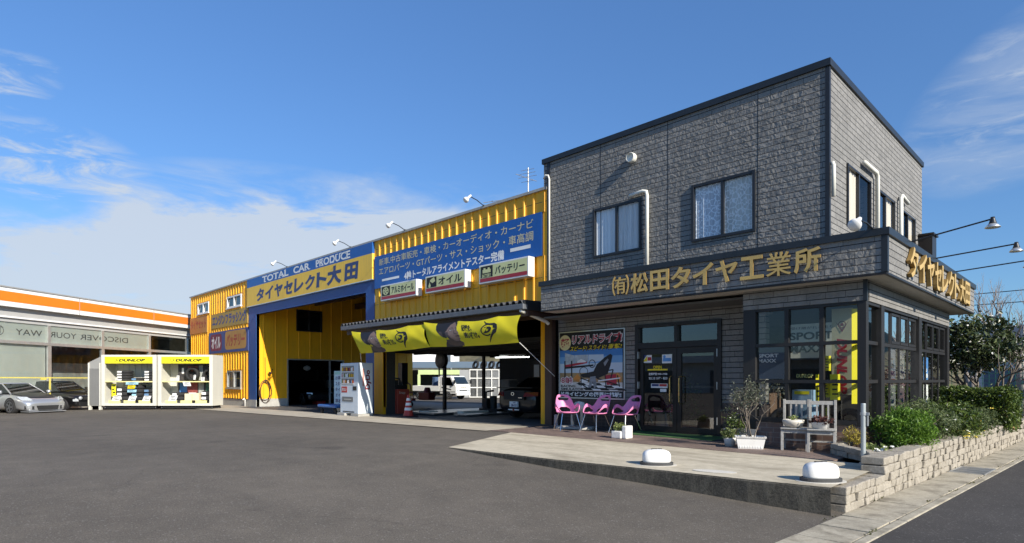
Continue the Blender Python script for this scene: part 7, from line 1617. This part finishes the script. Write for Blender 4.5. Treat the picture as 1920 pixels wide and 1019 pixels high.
rock(-2.66, 11.15, 0.12, 0.27, 'broad dark upright rock against the tiled plinth', 1); rock(-2.70, 11.68, 0.05, 0.28, 'narrow dark upright rock right of the broad one', 2); rock(-2.70, 11.88, 0.05, 0.28, 'pointed dark upright rock farthest right of the three', 3)

# ---- pots on the terrace and on the chairs
def pot_plant(name, lb, x, y, z, potf, potm, plant):
    t = thing(name, lb, 'potted plant', (x, y, z)); f = MB(); potf(f); obj('pot', f, potm, t, smooth=name != 'block_planter', bevel=0.0 if name != 'block_planter' else 0.02); plant(t); return t
potwhite = worn('pot_white', (0.76, 0.75, 0.72), (0.58, 0.55, 0.48), 0.4, 0.55)
potcream = paint('pot_cream', (0.60, 0.56, 0.48), 0.6, var=0.08)
def small(c, rad, nc, per, cs, size, m, asp=0.5, flowers=None):
    def go(t):
        P = clumps(c, rad, nc, per, cs); P = P[P[:, 2] > c[2] - rad[2]]; f = MB(); leaf_mesh(f, P, size, asp, 0.5); obj('foliage', f, m, t, recalc=False)
        if flowers:
            f = MB(); sel = P[rng.choice(len(P), flowers[0])] + np.array([0, 0, 0.015]); leaf_mesh(f, np.repeat(sel, 3, 0) + rng.normal(size=(flowers[0] * 3, 3)) * 0.006, flowers[1], 0.8, 1.0); obj('flower', f, flowers[2], t, recalc=False)
    return go
pot_plant('bowl_planter', 'cream bowl planter with a small succulent on the left wooden chair', -3.86, 10.530, 0.394, lambda f: f.lathe([(0.07, 0.394), (0.13, 0.420), (0.168, 0.480), (0.172, 0.525), (0.155, 0.530), (0.14, 0.500)], (-3.86, 10.530, 0), 28), potcream, small((-3.84, 10.530, 0.550), (0.07, 0.06, 0.04), 12, 12, 0.02, 0.035, g_pale))
pot_plant('succulent_pot', 'white pot of trailing wine red succulents on the right wooden chair', -3.44, 10.530, 0.394, lambda f: f.lathe([(0.10, 0.394), (0.135, 0.500), (0.14, 0.505), (0.125, 0.500)], (-3.44, 10.530, 0), 24, sx=1.05, sy=0.8), potwhite, small((-3.41, 10.500, 0.535), (0.17, 0.10, 0.06), 34, 16, 0.025, 0.032, g_wine, 0.7))
pot_plant('block_planter', 'white block shaped planter with pale foliage in front of the right pink chair', -7.12, 10.18, 0.006, lambda f: (f.box(-7.06, -6.95, 10.10, 10.34, 0.006, 0.27), f.box(-7.30, -7.062, 10.07, 10.33, 0.006, 0.16)), m_concrete('white_plaster', (0.72, 0.70, 0.66), (0.80, 0.78, 0.75), (0.5, 0.45, 0.38), 9, 0.8, 0.4, 0.5), small((-7.19, 10.2, 0.22), (0.12, 0.12, 0.07), 22, 18, 0.03, 0.045, g_pale))
pot_plant('round_pot', 'small white round pot of mixed foliage left of the long planter', -4.93, 10.42, 0.006, lambda f: f.lathe([(0.085, 0.006), (0.105, 0.14), (0.108, 0.16), (0.09, 0.155)], (-4.93, 10.42, 0), 22), potwhite, small((-4.93, 10.42, 0.23), (0.13, 0.12, 0.08), 34, 20, 0.03, 0.038, g_pale, 0.5, (14, 0.02, fl_white)))
shrub('flowering_shrub', 'small leafy shrub with white specks behind the round pot', 'shrub', (-5.02, 10.78, 0.33), (0.17, 0.17, 0.26), 36, 22, 0.045, 0.04, g_hedge, 0.5, True, flowers=(22, 0.02, fl_white), zmin=0.05)
# long ribbed planter with an olive bush
t = thing('long_planter', 'long white ribbed planter holding a sparse olive bush', 'potted plant', (-4.50, 10.30, 0.006), R(28), local=True)
f = MB(); b = [(-0.20, -0.10), (0.20, -0.10), (0.20, 0.10), (-0.20, 0.10)]; tp = [(x * 1.18, y * 1.25) for x, y in b]
f.add([(x, y, 0) for x, y in b] + [(x, y, 0.185) for x, y in tp], [(3, 2, 1, 0), (0, 1, 5, 4), (1, 2, 6, 5), (2, 3, 7, 6), (3, 0, 4, 7)])
f.add([(x * k, y * k2, z) for k, k2, z in ((1.07, 1.12, 0.185), (1.07, 1.12, 0.215), (0.95, 0.9, 0.215), (0.92, 0.86, 0.17)) for x, y in tp], [(a * 4 + i, a * 4 + (i + 1) % 4, a * 4 + 4 + (i + 1) % 4, a * 4 + 4 + i) for a in range(3) for i in range(4)] + [(0, 1, 5, 4)])
for k in range(9): a = -0.17 + k * 0.0425; f.fbox(Fr((0, -0.105, 0), (1, 0, 0), (0, 0.12, 1), (0, -1, 0)), a - 0.010, a + 0.010, 0.02, 0.12, -0.01, 0.010)
obj('trough', f, potwhite, t)
f = MB(); f.box(-0.20, 0.20, -0.10, 0.10, 0.15, 0.17); obj('soil', f, soil, t)
f = MB(); rr = random.Random(31); tips = []
for a in range(5): limb(f, (-0.06 + 0.03 * a, 0.01 * a, 0.16), (rr.gauss(-0.10, 0.30), rr.gauss(0, 0.28), 1), 0.44, 0.013, 3, rr, tips, 0.50, 0.26, (2, 3), 4)
obj('branches', f, paint('pale_twig', (0.15, 0.125, 0.10), 0.8), t, smooth=True)
P = []
for p in tips:
    for _ in range(15): P.append((p[0] + rr.gauss(0, 0.032), p[1] + rr.gauss(0, 0.032), p[2] + rr.gauss(-0.05, 0.075)))
f = MB(); leaf_mesh(f, P, 0.044, 0.36, 0.1); obj('foliage', f, g_olive, t, recalc=False)
f = MB(); f.box(-5.05, -4.62, 10.80, 10.83, 0.14, 0.30); f.box(-5.0, -4.96, 10.8, 10.86, 0.0, 0.14); f.box(-4.7, -4.66, 10.8, 10.86, 0, 0.14); tag(obj('timber_board', f, wood), 'grey timber board standing behind the long planter', 'board')

# ================================================================== showroom contents behind the glass
def turned(a0, a1, y, deg=32):
    c, s = math.cos(R(deg)), math.sin(R(deg)); return Fr(((a0 + a1) / 2, y, 0), (c, s, 0), (0, 0, 1), (s, -c, 0))
def sheet(name, label, cat, fr, a0, a1, b0, b1, mat, group=None):
    t = thing(name, label, cat, fr((a0 + a1) / 2, b0, 0), group=group); f = MB(); f.fbox(fr, a0, a1, b0, b1, -0.008, 0.0); obj('sheet', f, mat, t); return t
sy = paint('shop_yellow_print', (0.80, 0.70, 0.01), 0.5, var=0.04); beige = paint('beige_banner', (0.48, 0.45, 0.30), 0.7, var=0.06); paleb = paint('pale_board', (0.62, 0.61, 0.50), 0.6, var=0.05); blueg = paint('dark_blue_board', (0.05, 0.07, 0.11), 0.5, var=0.1)
sheet('hanging_banner', 'tall bright yellow banner just inside the glazed corner', 'banner', turned(-3.13, -3.02, 11.16), -0.065, 0.065, 0.80, 2.40, sy)
t = sheet('hanging_banner', 'beige banner with an emblem and letters running down it inside the glazed corner', 'banner', SF(11.32), -3.50, -3.17, 0.95, 2.44, beige)
Q = SF(11.315); f = MB(); f.ring(Q, -3.335, 2.16, 0.05, 0.062, 0); f.disc(Q, -3.335, 2.16, 0.026, 0.001); f.poly(Q, [(-3.44, 2.22), (-3.335, 2.02), (-3.23, 2.22), (-3.335, 2.07)], 0.0005); obj('emblem', f, paint('plum_print', (0.16, 0.05, 0.06), 0.5, var=0), t, recalc=False)
VR2 = Fr((0, 11.315, 0), (0, 0, -1), (1, 0, 0), (0, -1, 0)); f = MB(); f.text(VR2, 'DUNLOP', -1.92, -0.98, -3.42, -3.25, 0.001, bold=0.05, shear=0.2); obj('lettering', f, redband, t)
t = sheet('hanging_board', 'pale board with large black SPORT MAXX lettering hung in the window', 'board', SF(11.40), -4.28, -3.42, 1.60, 2.22, paleb)
Q = SF(11.395); f = MB(); f.text(Q, 'SPORT', -4.24, -3.50, 1.93, 2.07, 0.002, bold=0.03); f.text(Q, 'MAXX', -4.24, -3.62, 1.70, 1.84, 0.002, bold=0.03); f.text(Q, '受け継がれる走り', -4.22, -3.5, 2.12, 2.17, 0.002); obj('lettering', f, ink, t)
t = sheet('wall_board', 'dark blue board with white SPORT MAXX lettering at the left of the window', 'board', SF(11.75), -5.02, -4.42, 1.22, 1.85, blueg)
Q = SF(11.745); f = MB(); f.text(Q, 'SPORT', -4.97, -4.58, 1.64, 1.71, 0.002, bold=0.03); f.text(Q, 'MAXX', -4.97, -4.62, 1.54, 1.61, 0.002, bold=0.03); obj('lettering', f, white, t)
for i, (a0, a1, b0, b1, y, lb) in enumerate(((-3.60, -3.46, 1.36, 1.62, 11.12, 'upper yellow card inside the showroom window beside the banner'), (-3.45, -3.31, 0.86, 1.30, 11.10, 'long yellow card with black marks inside the showroom window'), (-3.62, -3.47, 0.90, 1.16, 11.12, 'middle yellow card inside the showroom window'), (-3.62, -3.48, 0.55, 0.72, 11.10, 'lowest yellow card just above the window sill'), (-3.72, -3.64, 0.80, 1.30, 11.2, 'narrow yellow strip left of the yellow cards'))):
    FT = turned(a0, a1, y); w_ = (a1 - a0) * 0.56; t = sheet('yellow_card', lb, 'card', FT, -w_, w_, b0, b1, sy, 'yellow cards in the showroom window'); f = MB()
    for k in range(4): z = b0 + (b1 - b0) * (0.2 + 0.18 * k); f.quad(FT, -w_ * 0.6, w_ * (0.6 - 0.24 * (k % 2)), z, z + (b1 - b0) * 0.06, 0.002)
    obj('print', f, ink, t)
t = thing('display_stand', 'pale blue display stand with a yellow strip low in the showroom window', 'display', (-4.0, 11.45, 0.02)); f = MB(); f.box(-4.18, -3.84, 11.35, 11.7, 0.02, 1.02); obj('box', f, paint('pale_blue_box', (0.25, 0.38, 0.52), 0.5, var=0.15), t); f = MB(); f.quad(SF(11.345), -4.14, -3.88, 0.94, 1.0); obj('strip', f, sy, t)
f = MB(); f.text(SF(11.35), 'DUNLOP', -4.10, -3.82, 1.24, 1.31, 0.0, 0.01, bold=0.02); tag(obj('window_lettering', f, paint('pale_yellow_letters', (0.75, 0.70, 0.25), 0.5, var=0)), 'pale yellow lettering hung above the pale blue display stand', 'sign')
for k in range(4):
    f = MB(); tyre(f, (0, 0, -0.1), 0.31, 0.2); x = -4.6 + 0.36 * k
    f.v = [(x + a * 0.95, 12.1 + 0.1 * k + c, 0.36 + b) for a, b, c in f.v]; tag(obj('tyre', f, rubber, smooth=True), f'{["first", "second", "third", "fourth"][k]} tyre from the left on show in the dim showroom', 'tyre', 'tyres on show in the dim showroom')
t = thing('reception_desk', 'dark reception desk behind the entrance doors', 'desk', (-6.6, 14.0, 0.02)); f = MB(); f.box(-7.6, -5.6, 13.8, 14.5, 0.02, 1.0); obj('front', f, paint('desk_wood', (0.12, 0.075, 0.05), 0.5, var=0.2), t); f = MB(); f.box(-7.7, -5.5, 13.7, 14.6, 1.0, 1.05); obj('top', f, paint('desk_top', (0.35, 0.30, 0.25), 0.4), t)
t = thing('indoor_plant', 'tall leafy plant in a white pot just inside the left door', 'potted plant', (-7.55, 12.55, 0.02)); f = MB(); f.lathe([(0.13, 0.22), (0.17, 0.40), (0.2, 0.42), (0.2, 0.46), (0.16, 0.46)], (-7.55, 12.45, 0), 20); f.lathe([(0.15, 0.02), (0.15, 0.2)], (-7.55, 12.45, 0), 16); obj('pot', f, potcream, t, smooth=True)
f = MB(); f.tube([(-7.55, 12.45, 0.4), (-7.6, 12.5, 0.8), (-7.52, 12.5, 1.2)], 0.015, 6); f.tube([(-7.5, 12.45, 0.4), (-7.45, 12.5, 0.7), (-7.52, 12.5, 1.0)], 0.012, 6); obj('trunk', f, bark, t)
P = clumps((-7.2, 12.6, 0.75), (0.55, 0.3, 0.55), 40, 12, 0.09); f = MB(); leaf_mesh(f, P, 0.12, 0.45, 0.3); obj('foliage', f, g_hedge, t, recalc=False)
# posters behind the street side panes
cols = [white, skyprint, paint('pale_pink_print', (0.62, 0.42, 0.50), 0.5), cyanp, paint('white_blue_print', (0.52, 0.58, 0.72), 0.5)]
for i, (y0, y1, z0, z1, k, lb) in enumerate(((12.02, 12.40, 0.56, 1.12, 2, 'pink and white sheet low behind the first street side panes'), (12.02, 12.40, 1.22, 1.78, 4, 'pale blue sheet behind the first street side panes'), (12.75, 13.16, 0.56, 1.12, 0, 'white sheet with grey marks low behind the second street side panes'), (12.75, 13.16, 1.22, 1.78, 4, 'pale blue sheet behind the second street side panes'), (13.45, 13.85, 0.56, 1.12, 2, 'pink and white sheet low behind the third street side panes'), (13.45, 13.85, 1.22, 1.78, 0, 'white sheet behind the third street side panes'), (15.5, 15.95, 0.62, 1.1, 0, 'white sheet low behind the far street side panes'), (15.5, 15.95, 1.2, 1.7, 1, 'deep blue sheet behind the far street side panes'))):
    t = sheet('window_poster', lb, 'poster', EF(-2.950), y0, y1, z0, z1, cols[k], 'posters behind the street side panes'); f = MB()
    for j, (p, q) in enumerate(((0.1, 0.28), (0.36, 0.5), (0.62, 0.7))): f.quad(EF(-2.948), y0 + 0.05, y1 - 0.05 - 0.08 * j, z0 + (z1 - z0) * p, z0 + (z1 - z0) * q, 0)
    obj('print', f, [navy if k != 1 else white], t)

# ---- what the panes mirror: a pale shed and a wooded ridge across the lot
t = thing('opposite_shed', 'long pale shed across the lot that the entrance glass mirrors', 'shed', (-30, -34, -0.4))
f = MB(); f.box(-75, 6, -40, -34, -0.5, 3.0); obj('wall', f, paint('shed_pale_wall', (0.62, 0.61, 0.56), 0.7, var=0.12), t)
f = MB(); f.box(-76, 7, -40.5, -33.2, 3.0, 3.7); obj('roof', f, paint('shed_pale_roof', (0.70, 0.70, 0.68), 0.5, var=0.06), t)
for k in range(9): f = MB(); f.box(-72 + k * 8.5, -67 + k * 8.5, -33.98, -33.9, -0.4, 2.2); obj('door', f, paint('shed_door', (0.12, 0.12, 0.12), 0.6, var=0.2), t)
mb = MB(); nx_, ny_ = 60, 8
for i in range(nx_ + 1):
    for j in range(ny_ + 1):
        h = (17 + 8 * math.sin(i * 0.31 + 1) + 3 * math.sin(i * 1.3)) * math.sin(math.pi * j / ny_) ** 0.7; mb.v.append((-420 + 520 * i / nx_, -330 + 90 * j / ny_, h - 2))
for i in range(nx_):
    for j in range(ny_): mb.f.append((i * (ny_ + 1) + j, (i + 1) * (ny_ + 1) + j, (i + 1) * (ny_ + 1) + j + 1, i * (ny_ + 1) + j + 1)); mb.m.append(0)
struct('wooded_hill', mb, m_concrete('wooded_ridge', (0.02, 0.03, 0.012), (0.045, 0.055, 0.025), (0.015, 0.02, 0.01), 0.1), smooth=True)

# unseen belt of trees, added across the road to darken the street side panes
f = MB()
for x, y, h in ((6.5, 33, 3.4), (9.5, 40, 4.0), (7.5, 24, 3.0), (13, 50, 5.0)): leaf_mesh(f, clumps((x, y, h * 0.55), (2.6, 3.0, h * 0.6), 110, 30, 0.45), 0.45, 0.6, 0.3)
o = obj('added_tree_belt', f, g_hedge, recalc=False); o['kind'] = 'stuff'
